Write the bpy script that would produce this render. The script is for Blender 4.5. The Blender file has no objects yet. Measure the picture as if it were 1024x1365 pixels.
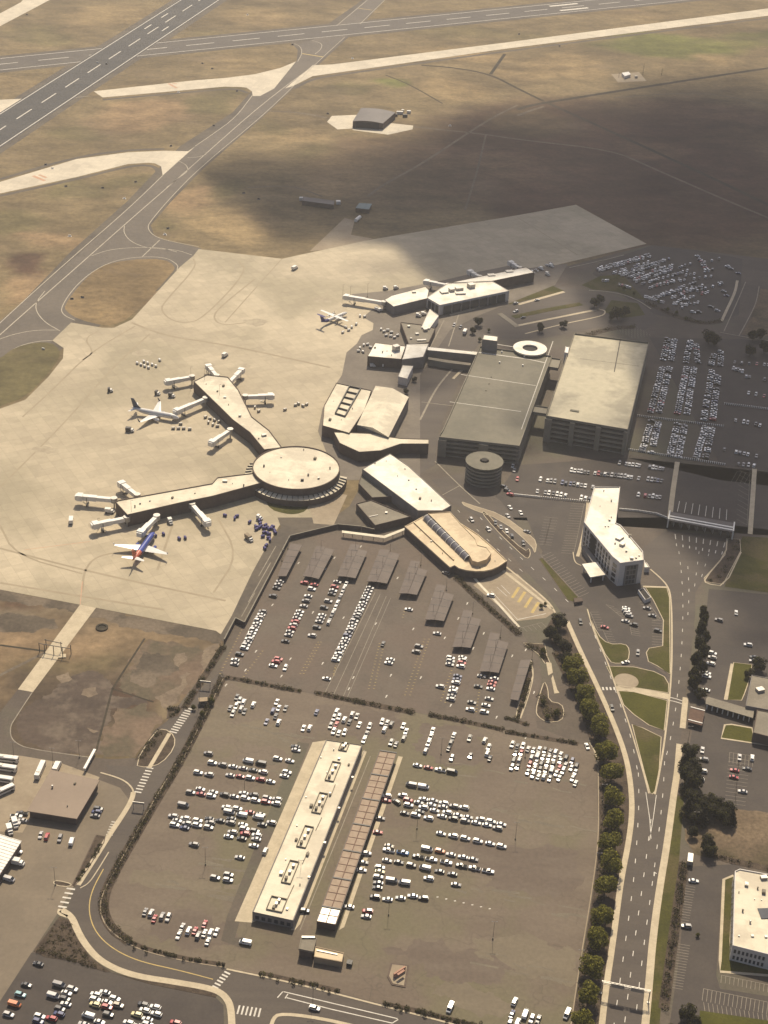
import bpy, bmesh, math, random
from mathutils import Vector, Matrix
R = math.radians
rnd = random.Random(7)
S = bpy.context.scene
C = S.collection

# ------------------------------------------------------------------ camera, sky, sun, exposure
F_PX, TILT, ROLL, CAM_H = 2086.0, R(31.16), 0.0478, 502.0      # focal length in photo pixels, pitch below the horizon, roll, height
cam_d = bpy.data.cameras.new('camera'); cam = bpy.data.objects.new('camera', cam_d); C.objects.link(cam)
cam.matrix_world = Matrix.Translation((0, 0, CAM_H)) @ Matrix.Rotation(R(90) - TILT, 4, 'X') @ Matrix.Rotation(ROLL, 4, 'Z')
cam_d.sensor_fit = 'VERTICAL'; cam_d.sensor_height = 24.0; cam_d.lens = 24.0 * F_PX / 1365.0
cam_d.clip_start = 1.0; cam_d.clip_end = 30000.0
S.camera = cam
SUN_EL, SUN_AZ = R(51), R(3)                                   # the sun stands ahead of the camera, high over the far end of the airfield
w = bpy.data.worlds.new('World'); S.world = w; w.use_nodes = True
nt = w.node_tree; bg = nt.nodes['Background']
sky = nt.nodes.new('ShaderNodeTexSky'); sky.sky_type = 'NISHITA'; sky.sun_disc = False
sky.sun_elevation = SUN_EL; sky.sun_rotation = SUN_AZ; sky.air_density = 0.65; sky.dust_density = 4.5; sky.ozone_density = 0.5; sky.altitude = 700
nt.links.new(sky.outputs[0], bg.inputs[0]); bg.inputs[1].default_value = 0.09
sun_d = bpy.data.lights.new('sun', 'SUN'); sun = bpy.data.objects.new('sun', sun_d); C.objects.link(sun)
sun_d.energy = 4.2; sun_d.angle = R(0.5); sun_d.color = (1.0, 0.87, 0.66)
SUNV = Vector((math.sin(SUN_AZ) * math.cos(SUN_EL), math.cos(SUN_AZ) * math.cos(SUN_EL), math.sin(SUN_EL)))
sun.rotation_euler = SUNV.to_track_quat('Z', 'Y').to_euler()
S.view_settings.view_transform = 'Standard'; S.view_settings.look = 'None'
S.view_settings.exposure = 0.36; S.view_settings.gamma = 1.0
S.cycles.max_bounces = 5; S.cycles.volume_bounces = 0; S.cycles.transparent_max_bounces = 6
HAZE = 0.000085                                                # air density of the haze box at the end of the script

# ------------------------------------------------------------------ helpers
def P(x, y, z=0.0):
    """a pixel of the survey photograph -> the point of the place on the level plane at height z"""
    x -= 512.0; y -= 682.5
    c, s = math.cos(-ROLL), math.sin(-ROLL)
    x, y = c * x - s * y, s * x + c * y
    dz = -(y * math.cos(TILT) + F_PX * math.sin(TILT)); dy = F_PX * math.cos(TILT) - y * math.sin(TILT)
    t = (CAM_H - z) / -dz
    return Vector((x * t, dy * t, z))
def PL(pts, z=0.0): return [P(a, b, z) for a, b in pts]
def smooth(pts, k=2, closed=True):
    for _ in range(k):
        out = []
        n = len(pts)
        rng = range(n) if closed else range(n - 1)
        if not closed: out.append(pts[0])
        for i in rng:
            a, b = pts[i], pts[(i + 1) % n]
            out.append(a * .75 + b * .25); out.append(a * .25 + b * .75)
        if not closed: out.append(pts[-1])
        pts = out
    return pts
def area(p): return sum(p[i].x * p[(i + 1) % len(p)].y - p[(i + 1) % len(p)].x * p[i].y for i in range(len(p))) / 2
def cen(p): return sum((Vector((q.x, q.y, 0)) for q in p), Vector()) / len(p)

class MB:
    """collects shapes and links them as ONE mesh object"""
    def __init__(s): s.v = []; s.f = []; s.m = []
    def face(s, pts, m=0):
        i = len(s.v); s.v += [tuple(p) for p in pts]; s.f.append(list(range(i, i + len(pts)))); s.m.append(m)
    def loop_quads(s, a, b, m=0, close=True):
        n = len(a); i = len(s.v); s.v += [tuple(p) for p in a] + [tuple(p) for p in b]
        for k in range(n if close else n - 1):
            l = (k + 1) % n; s.f.append([i + k, i + l, i + n + l, i + n + k]); s.m.append(m)
    def prism(s, poly, z0, z1, ms=0, mt=None, bottom=False, top=True):
        p = [Vector((q[0], q[1], 0)) for q in poly]
        if area(p) < 0: p.reverse()
        a = [Vector((q.x, q.y, z0)) for q in p]; b = [Vector((q.x, q.y, z1)) for q in p]
        s.loop_quads(a, b, ms)
        if top: s.face(b, ms if mt is None else mt)
        if bottom: s.face(a[::-1], ms)
    def flat(s, poly, z, m=0):
        p = [Vector((q[0], q[1], z)) for q in poly]
        if area(p) < 0: p.reverse()
        s.face(p, m)
    def box(s, c, w, d, h, rot=0.0, m=0, mt=None):
        """c = centre of the base"""
        cs, sn = math.cos(rot), math.sin(rot)
        q = [Vector((c[0] + a * cs - b * sn, c[1] + a * sn + b * cs, 0)) for a, b in ((-w/2, -d/2), (w/2, -d/2), (w/2, d/2), (-w/2, d/2))]
        s.prism(q, c[2], c[2] + h, m, mt, bottom=True)
    def bar(s, a, b, w, h, m=0):
        """a level or sloping beam of width w and height h from a to b (a, b on its underside's axis)"""
        a, b = Vector(a), Vector(b); d = b - a; n = Vector((-d.y, d.x, 0))
        n = n.normalized() * (w / 2) if n.length > 1e-6 else Vector((w / 2, 0, 0))
        up = Vector((0, 0, h))
        r = [a + n, a - n, a - n + up, a + n + up]; q = [b + n, b - n, b - n + up, b + n + up]
        s.loop_quads(r, q, m); s.face(r[::-1], m); s.face(q, m)
    def tube(s, a, b, r0, r1=None, n=8, m=0):
        a, b = Vector(a), Vector(b); r1 = r0 if r1 is None else r1
        d = (b - a).normalized(); u = d.orthogonal().normalized(); t = d.cross(u)
        A = [a + (u * math.cos(6.2832 * k / n) + t * math.sin(6.2832 * k / n)) * r0 for k in range(n)]
        B = [b + (u * math.cos(6.2832 * k / n) + t * math.sin(6.2832 * k / n)) * r1 for k in range(n)]
        s.loop_quads(A, B, m); s.face(A[::-1], m); s.face(B, m)
    def strip(s, pts, wd, z, m=0, closed=False):
        """a flat ribbon of width wd along world points"""
        p = [Vector((q[0], q[1], 0)) for q in pts]; n = len(p); L = []; Q = []
        for i in range(n):
            a = p[i - 1] if (i or closed) else p[i]; b = p[(i + 1) % n] if (i < n - 1 or closed) else p[i]
            d = (b - a).normalized(); nn = Vector((-d.y, d.x, 0)) * wd / 2
            L.append(Vector((p[i].x + nn.x, p[i].y + nn.y, z))); Q.append(Vector((p[i].x - nn.x, p[i].y - nn.y, z)))
        s.loop_quads(Q, L, m, closed)
    def dashes(s, a, b, wd, ln, gap, z, m=0):
        a, b = Vector((a[0], a[1], 0)), Vector((b[0], b[1], 0)); d = b - a; L = d.length; d.normalize(); t = 0
        while t < L:
            s.strip([a + d * t, a + d * min(L, t + ln)], wd, z, m); t += ln + gap
    def kerb(s, pts, z0, z1, wd=0.3, m=0):
        """raised rim following a closed outline"""
        p = [Vector((q[0], q[1], 0)) for q in pts]
        if area(p) < 0: p.reverse()
        n = len(p); inn = []
        for i in range(n):
            d = (p[(i + 1) % n] - p[i - 1]).normalized(); inn.append(p[i] + Vector((-d.y, d.x, 0)) * wd)
        f = lambda q, z: [Vector((k.x, k.y, z)) for k in q]
        s.loop_quads(f(p, z0), f(p, z1), m); s.loop_quads(f(p, z1), f(inn, z1), m); s.loop_quads(f(inn, z1), f(inn, z0), m)
    def build(s, name, mats, parent=None, sm=False, loc=None):
        me = bpy.data.meshes.new(name)
        o = bpy.data.objects.new(name, me)
        off = Vector(loc) if loc else Vector()
        me.from_pydata([(v[0] - off.x, v[1] - off.y, v[2] - off.z) for v in s.v], [], s.f)
        if not isinstance(mats, (list, tuple)): mats = [mats]
        for k in mats: me.materials.append(k)
        me.polygons.foreach_set('material_index', s.m)
        if sm: me.polygons.foreach_set('use_smooth', [True] * len(s.f))
        me.update(); C.objects.link(o)
        if parent: o.parent = parent
        else: o.location = off
        return o
def thing(name, label, cat, loc=(0, 0, 0), rz=0.0, group=None):
    o = bpy.data.objects.new(name, None); C.objects.link(o); o.location = loc; o.rotation_euler = (0, 0, rz)
    o.empty_display_size = 1.0
    o['label'] = label; o['category'] = cat
    if group: o['group'] = group
    return o
def tag(o, label, cat, group=None, kind=None):
    o['label'] = label; o['category'] = cat
    if group: o['group'] = group
    if kind: o['kind'] = kind
    return o
def struct(o, kind='structure'): o['kind'] = kind; return o
def put(mb, name, mats, root, sm=False):
    """a part whose shape was laid out in world metres, under a root Empty that stands unrotated at root.location"""
    return mb.build(name, mats, root, sm, loc=root.location)

# ------------------------------------------------------------------ materials (procedural)
def mat(name, col, col2=None, scale=0.05, rough=0.85, detail=6.0, fine=0.0, fine_scale=1.5, spec=0.3, metal=0.0, fac=(0.35, 0.65), coat=0.0,
        warp=None, stretch=None, bump=0.0, third=None, third_scale=0.01):
    m = bpy.data.materials.new(name); m.use_nodes = True; n = m.node_tree.nodes; l = m.node_tree.links
    b = n['Principled BSDF']; b.inputs['Roughness'].default_value = rough; b.inputs['Metallic'].default_value = metal
    b.inputs['Specular IOR Level'].default_value = spec
    if coat: b.inputs['Coat Weight'].default_value = coat; b.inputs['Coat Roughness'].default_value = 0.09
    tc = n.new('ShaderNodeTexCoord'); co = tc.outputs['Object']
    if stretch:
        mp = n.new('ShaderNodeMapping'); mp.inputs['Rotation'].default_value = (0, 0, stretch[0]); mp.inputs['Scale'].default_value = (stretch[1], stretch[2], 1)
        l.new(co, mp.inputs[0]); co2 = mp.outputs[0]
    else: co2 = co
    def noise(sc, dt, cc):
        t = n.new('ShaderNodeTexNoise'); t.inputs['Scale'].default_value = sc; t.inputs['Detail'].default_value = dt; t.inputs['Roughness'].default_value = 0.62
        l.new(cc, t.inputs['Vector']); return t.outputs['Fac']
    def ramp(f, a, c):
        r = n.new('ShaderNodeMapRange'); r.inputs[1].default_value = a; r.inputs[2].default_value = c; r.interpolation_type = 'SMOOTHSTEP'; l.new(f, r.inputs[0]); return r.outputs[0]
    def mix(f, a, c, mode='MIX'):
        x = n.new('ShaderNodeMix'); x.data_type = 'RGBA'; x.blend_type = mode
        if f is None: x.inputs[0].default_value = 1
        elif isinstance(f, float): x.inputs[0].default_value = f
        else: l.new(f, x.inputs[0])
        for s_, q in ((6, a), (7, c)):
            if isinstance(q, (tuple, list)): x.inputs[s_].default_value = tuple(q[:3]) + (1,)
            else: l.new(q, x.inputs[s_])
        return x.outputs[2]
    out = None
    if col2: out = mix(ramp(noise(scale, detail, co2), *fac), col, col2)
    if third: out = mix(ramp(noise(third_scale, 4, co), .45, .62), out if out is not None else col, third)
    if fine:
        f = n.new('ShaderNodeMapRange'); f.inputs[1].default_value = .25; f.inputs[2].default_value = .75; f.inputs[3].default_value = 1 - fine; f.inputs[4].default_value = 1 + fine
        l.new(noise(fine_scale, 3, co), f.inputs[0])
        v = n.new('ShaderNodeCombineColor')
        for k in range(3): l.new(f.outputs[0], v.inputs[k])
        out = mix(None, out if out is not None else col, v.outputs[0], 'MULTIPLY')
    if out is None: b.inputs['Base Color'].default_value = tuple(col) + (1,)
    else: l.new(out, b.inputs['Base Color'])
    m['out'] = 0
    m.diffuse_color = tuple(col) + (1,)
    if bump:
        bp = n.new('ShaderNodeBump'); bp.inputs['Strength'].default_value = bump; bp.inputs['Distance'].default_value = 0.3
        l.new(noise(fine_scale, 4, co), bp.inputs['Height']); l.new(bp.outputs[0], b.inputs['Normal'])
    return m
def add_over(m, build):
    """lets build(nodes, links, colour socket, object coords) return a new colour for the base of m"""
    n = m.node_tree.nodes; l = m.node_tree.links; b = n['Principled BSDF']
    src = b.inputs['Base Color'].links[0].from_socket
    tc = n.new('ShaderNodeTexCoord')
    l.new(build(n, l, src, tc.outputs['Object']), b.inputs['Base Color'])
def joints(m, ang, sx, sy, dark=0.82, tone=0.10, w=0.012):
    """slab joints and slab-to-slab tone differences, sx by sy metres"""
    def f(n, l, src, co):
        mp = n.new('ShaderNodeMapping'); mp.inputs['Rotation'].default_value = (0, 0, ang); l.new(co, mp.inputs[0])
        br = n.new('ShaderNodeTexBrick'); br.offset = 0; br.inputs['Scale'].default_value = 1.0 / sx; br.inputs['Brick Width'].default_value = 1.0
        br.inputs['Row Height'].default_value = sy / sx; br.inputs['Mortar Size'].default_value = w; br.inputs['Mortar Smooth'].default_value = 0.3
        br.inputs['Color1'].default_value = (1 - tone,) * 3 + (1,); br.inputs['Color2'].default_value = (1 + tone,) * 3 + (1,); br.inputs['Mortar'].default_value = (dark,) * 3 + (1,)
        l.new(mp.outputs[0], br.inputs['Vector'])
        x = n.new('ShaderNodeMix'); x.data_type = 'RGBA'; x.blend_type = 'MULTIPLY'; x.inputs[0].default_value = 1
        l.new(src, x.inputs[6]); l.new(br.outputs['Color'], x.inputs[7]); return x.outputs[2]
    add_over(m, f)
def cracks(m, scale, amount=0.25, width=0.02, bright=False):
    """sealed cracks: thin dark voronoi edges"""
    def f(n, l, src, co):
        nz = n.new('ShaderNodeTexNoise'); nz.inputs['Scale'].default_value = scale * 3; l.new(co, nz.inputs['Vector'])
        ad = n.new('ShaderNodeVectorMath'); ad.operation = 'MULTIPLY_ADD'; l.new(nz.outputs['Color'], ad.inputs[0]); ad.inputs[1].default_value = (0.5 / scale,) * 3; l.new(co, ad.inputs[2])
        v = n.new('ShaderNodeTexVoronoi'); v.feature = 'DISTANCE_TO_EDGE'; v.inputs['Scale'].default_value = scale; l.new(ad.outputs[0], v.inputs['Vector'])
        r = n.new('ShaderNodeMapRange'); r.inputs[1].default_value = 0; r.inputs[2].default_value = width; r.inputs[3].default_value = 1 + amount if bright else 1 - amount; r.inputs[4].default_value = 1
        l.new(v.outputs['Distance'], r.inputs[0])
        x = n.new('ShaderNodeMix'); x.data_type = 'RGBA'; x.blend_type = 'MULTIPLY'; x.inputs[0].default_value = 1
        cc = n.new('ShaderNodeCombineColor')
        for k in range(3): l.new(r.outputs[0], cc.inputs[k])
        l.new(src, x.inputs[6]); l.new(cc.outputs[0], x.inputs[7]); return x.outputs[2]
    add_over(m, f)

APR = math.atan2(*(lambda d: (d.y, d.x))(P(862, 325) - P(768, 273)))       # direction of the apron's joints
RENT = math.atan2(*(lambda d: (d.y, d.x))(P(434.7, 986.8, 6) - P(336.5, 1216, 6)))
M = {}
M['asphalt'] = mat('old_asphalt', (.078, .060, .046), (.106, .083, .062), .035, .8, fine=.18, fine_scale=.7, third=(.100, .090, .058), third_scale=.012); cracks(M['asphalt'], .03, .16, .01)
M['lot'] = mat('lot_asphalt', (.116, .086, .060), (.146, .112, .078), .03, .75, fine=.16, fine_scale=.6, third=(.124, .104, .058), third_scale=.013, stretch=(.3, .5, 1.4)); cracks(M['lot'], .028, .20, .012); cracks(M['lot'], .075, .10, .012)
M['lot2'] = mat('covered_lot_asphalt', (.092, .072, .054), (.118, .094, .070), .035, .78, fine=.15, fine_scale=.6, third=(.115, .086, .064), third_scale=.02); cracks(M['lot2'], .035, .14, .012)
M['road'] = mat('road_asphalt', (.066, .052, .042), (.084, .067, .052), .05, .75, fine=.12, fine_scale=.8, stretch=(1.45, .25, 2.0)); cracks(M['road'], .05, .12, .012)
M['patch_pale'] = mat('worn_pale_lot_asphalt', (.138, .110, .073), (.158, .127, .084), .06, .78, detail=9, fine=.16, fine_scale=.5, stretch=(.25, .4, 1.8))
M['patch_dark'] = mat('dark_lot_patch_asphalt', (.110, .082, .060), (.130, .100, .073), .06, .78, detail=9, fine=.16, fine_scale=.5, stretch=(.25, .4, 1.8))
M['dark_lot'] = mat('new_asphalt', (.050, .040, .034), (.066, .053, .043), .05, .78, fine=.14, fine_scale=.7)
M['shoulder'] = mat('shoulder_asphalt', (.080, .066, .052), (.115, .094, .068), .03, .85, fine=.2, fine_scale=.3)
M['taxi'] = mat('taxiway_asphalt', (.105, .088, .070), (.130, .108, .084), .02, .8, fine=.12, fine_scale=.25); cracks(M['taxi'], .025, .12, .02)
M['runway'] = mat('runway_asphalt', (.042, .041, .041), (.062, .058, .054), .02, .8, fine=.16, fine_scale=.3, stretch=(-.9, .2, 1.6))
M['runway2'] = mat('crosswind_runway_asphalt', (.082, .070, .060), (.100, .086, .070), .02, .8, fine=.14, fine_scale=.3)
M['concrete'] = mat('apron_concrete', (.35, .29, .195), (.455, .38, .26), .012, .7, fine=.08, fine_scale=.25, third=(.31, .26, .17), third_scale=.008, stretch=(APR, .4, 1.3)); joints(M['concrete'], -APR, 7.6, 7.6, .80, .07, .016)
M['concrete2'] = mat('taxiway_concrete', (.47, .41, .31), (.56, .49, .37), .03, .7, fine=.08, fine_scale=.3); joints(M['concrete2'], .15, 7.6, 7.6, .84, .06, .014)
M['pavement'] = mat('pavement_concrete', (.42, .35, .24), (.50, .42, .29), .2, .8, fine=.1, fine_scale=1.0)
M['apron_asphalt'] = mat('apron_asphalt', (.135, .112, .088), (.175, .148, .115), .04, .8, fine=.12, fine_scale=.4)
M['yard'] = mat('yard_hardstanding', (.26, .205, .140), (.32, .26, .18), .04, .85, fine=.12, fine_scale=.4)
M['yard2'] = mat('worn_yard_asphalt', (.16, .128, .090), (.20, .160, .112), .03, .82, fine=.1, fine_scale=.5)
M['paint'] = mat('white_road_paint', (.62, .58, .50), (.50, .46, .39), .3, .7)
M['faint'] = mat('worn_road_paint', (.30, .26, .20), (.22, .19, .145), .25, .8)
M['ypaint'] = mat('yellow_road_paint', (.50, .36, .12), (.40, .30, .12), .3, .75)
M['tpaint'] = mat('taxiway_line_paint', (.44, .39, .30), (.34, .295, .225), .3, .75)
M['redpaint'] = mat('red_taxiway_paint', (.50, .27, .17), (.44, .3, .2), .3, .8)
M['rubber'] = mat('rubber_marks', (.33, .27, .18), (.29, .235, .155), .1, .8)
M['stained_concrete'] = mat('oil_stained_concrete', (.30, .245, .165), (.37, .31, .21), .12, .7, detail=9, fine=.12, fine_scale=.5)
M['stain'] = mat('tar_joint', (.045, .037, .03), (.06, .05, .04), .3, .8)
M['lawn'] = mat('lawn', (.048, .047, .008), (.068, .063, .012), .08, .95, fine=.3, fine_scale=.9, third=(.085, .068, .026), third_scale=.05, bump=.3)
M['lawn2'] = mat('bright_lawn', (.055, .054, .006), (.074, .070, .010), .07, .95, fine=.25, fine_scale=.9, bump=.3)
M['bed'] = mat('planting_bed', (.050, .036, .026), (.085, .062, .042), .25, .95, fine=.4, fine_scale=1.4, bump=.5)
M['scrub'] = mat('dry_scrub', (.115, .083, .052), (.165, .120, .074), .06, .95, detail=9, fine=.4, fine_scale=.6, third=(.075, .058, .032), third_scale=.035)
M['drydirt'] = mat('bare_dirt', (.088, .066, .049), (.118, .090, .065), .04, .95, fine=.25, fine_scale=.5, third=(.135, .104, .072), third_scale=.03)
M['darkdirt'] = mat('dark_bare_soil', (.070, .053, .041), (.094, .070, .053), .045, .95, detail=10, fine=.22, fine_scale=.35, third=(.135, .105, .078), third_scale=.05)
M['browndirt'] = mat('brown_bare_soil', (.135, .096, .066), (.175, .125, .085), .04, .95, detail=10, fine=.25, fine_scale=.4, third=(.105, .085, .055), third_scale=.03)
M['scuff'] = mat('pale_scuffed_soil', (.205, .158, .108), (.150, .114, .080), .09, .95, detail=10, fine=.25, fine_scale=.5)
M['verge'] = mat('apron_verge', (.115, .092, .066), (.078, .062, .044), .05, .95, detail=10, fine=.25, fine_scale=.5, third=(.16, .125, .088), third_scale=.035)
M['track'] = mat('gravel_track', (.115, .092, .066), (.16, .13, .095), .06, .95, fine=.3, fine_scale=.4)
M['ditch'] = mat('ditch_grass', (.035, .030, .020), (.06, .048, .032), .05, .95, fine=.3, fine_scale=.4)
M['roof_white'] = mat('white_membrane_roof', (.80, .75, .64), (.70, .65, .54), .1, .55, fine=.05, fine_scale=.5, third=(.60, .54, .43), third_scale=.05); joints(M['roof_white'], -RENT, 3.2, 14, .90, .03, .02)
M['roof_cream'] = mat('cream_membrane_roof', (.66, .59, .44), (.57, .505, .37), .1, .6, fine=.05, fine_scale=.5, third=(.50, .435, .32), third_scale=.05); joints(M['roof_cream'], -RENT, 3.2, 14, .88, .035, .02)
M['roof_tan'] = mat('tan_roof', (.56, .44, .27), (.63, .505, .32), .08, .6, fine=.05, fine_scale=.7, third=(.47, .36, .22), third_scale=.08); joints(M['roof_tan'], .7, 4, 11, .9, .03, .02)
M['roof_grey'] = mat('grey_gravel_roof', (.19, .165, .125), (.24, .21, .16), .07, .85, fine=.14, fine_scale=.8)
M['roof_olive'] = mat('garage_deck_concrete', (.38, .335, .225), (.47, .41, .28), .03, .6, fine=.1, fine_scale=.3, third=(.28, .245, .165), third_scale=.03)
M['roof_deck'] = mat('dark_deck_concrete', (.13, .118, .085), (.17, .152, .11), .04, .75, fine=.1, fine_scale=.3)
M['roof_slate'] = mat('slate_metal_roof', (.095, .082, .076), (.12, .104, .096), .06, .6, fine=.08, fine_scale=.5)
M['roof_brown'] = mat('brown_metal_roof', (.205, .150, .105), (.23, .17, .12), .05, .6, fine=.05, fine_scale=.6)
M['roof_car'] = mat('carport_roof', (.092, .068, .055), (.116, .088, .070), .08, .65, fine=.1, fine_scale=.5)
M['wall_white'] = mat('white_render', (.62, .58, .52), (.55, .51, .46), .2, .8, fine=.04)
M['wall_grey'] = mat('grey_cladding', (.22, .20, .18), (.18, .165, .15), .2, .8, fine=.06)
M['wall_dark'] = mat('dark_brick_wall', (.098, .072, .056), (.125, .094, .073), .3, .9, fine=.15, fine_scale=2)
M['wall_tan'] = mat('tan_wall', (.34, .26, .17), (.28, .215, .14), .2, .85, fine=.06)
M['wall_conc'] = mat('concrete_wall', (.24, .215, .165), (.19, .17, .13), .12, .85, fine=.08)
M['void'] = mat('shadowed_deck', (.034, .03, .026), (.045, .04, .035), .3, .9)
M['glass'] = mat('window_glass', (.035, .04, .045), (.05, .055, .06), .3, .12, spec=.6)
M['skylight'] = mat('clerestory_glass', (.10, .10, .11), (.15, .14, .15), .5, .2, spec=.6)
M['metal'] = mat('galvanised_metal', (.42, .40, .36), (.34, .32, .29), .5, .45, metal=.4)
M['dmetal'] = mat('dark_metal', (.045, .040, .036), (.06, .054, .048), .5, .5)
M['bwhite'] = mat('white_painted_metal', (.74, .71, .64), (.66, .63, .56), .3, .4, spec=.5)
M['bpale'] = mat('pale_panel', (.30, .225, .16), (.36, .275, .20), .4, .75, spec=.2)
M['screen'] = mat('weathered_roof_screen', (.22, .19, .14), (.17, .145, .105), .4, .7)
M['rust'] = mat('rust_brown_steel', (.16, .085, .055), (.12, .065, .042), .5, .7)
M['pink'] = mat('pink_brick', (.42, .24, .17), (.36, .20, .14), .8, .85)
M['teal'] = mat('teal_metal_roof', (.16, .22, .22), (.13, .18, .18), .3, .6)
M['purple'] = mat('purple_canvas', (.055, .045, .15), (.08, .07, .20), .8, .7)
M['tyre'] = mat('tyre_rubber', (.02, .019, .018), None, rough=.85)
M['leafd'] = mat('leaf_dark', (.075, .075, .010), (.10, .098, .014), .6, .8)
M['leafm'] = mat('leaf_mid', (.165, .158, .020), (.205, .192, .028), .6, .75)
M['leafl'] = mat('leaf_light', (.28, .26, .036), (.33, .30, .046), .6, .7)
M['conid'] = mat('conifer_dark', (.016, .014, .007), (.024, .020, .010), .6, .85)
M['conil'] = mat('conifer_mid', (.028, .025, .011), (.038, .033, .015), .6, .85)
M['shrubd'] = mat('shrub_dark', (.028, .026, .014), (.040, .036, .018), .8, .9)
M['shrubl'] = mat('shrub_mid', (.062, .052, .024), (.085, .07, .032), .8, .9)
def leafy(m, t=.55):
    """thin leaves: part of the light goes through them"""
    n = m.node_tree.nodes; l = m.node_tree.links; b = n['Principled BSDF']; tr = n.new('ShaderNodeBsdfTranslucent'); mx = n.new('ShaderNodeMixShader'); mx.inputs[0].default_value = t
    src = b.inputs['Base Color'].links[0].from_socket; l.new(src, tr.inputs['Color']); l.new(b.outputs[0], mx.inputs[1]); l.new(tr.outputs[0], mx.inputs[2]); l.new(mx.outputs[0], n['Material Output'].inputs['Surface'])
for k in ('leafd', 'leafm', 'leafl'): leafy(M[k])
for k in ('conid', 'conil', 'shrubd', 'shrubl'): leafy(M[k], .25)
M['bark'] = mat('bark', (.07, .05, .035), (.09, .065, .045), 2, .9)
M['brick'] = mat('brown_brick', (.10, .062, .044), (.13, .08, .056), .5, .9)
M['blue'] = mat('blue_fuselage_paint', (.030, .050, .26), (.045, .07, .34), .3, .3, spec=.5, coat=.4)
M['redp'] = mat('red_tail_paint', (.50, .10, .045), (.55, .14, .05), .3, .3, spec=.5, coat=.4)
M['plane'] = mat('white_aircraft_paint', (.72, .70, .65), (.66, .64, .60), .3, .3, spec=.5, coat=.3)
M['navy'] = mat('navy_tail_paint', (.02, .035, .07), (.03, .045, .085), .3, .3, spec=.5)

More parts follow.
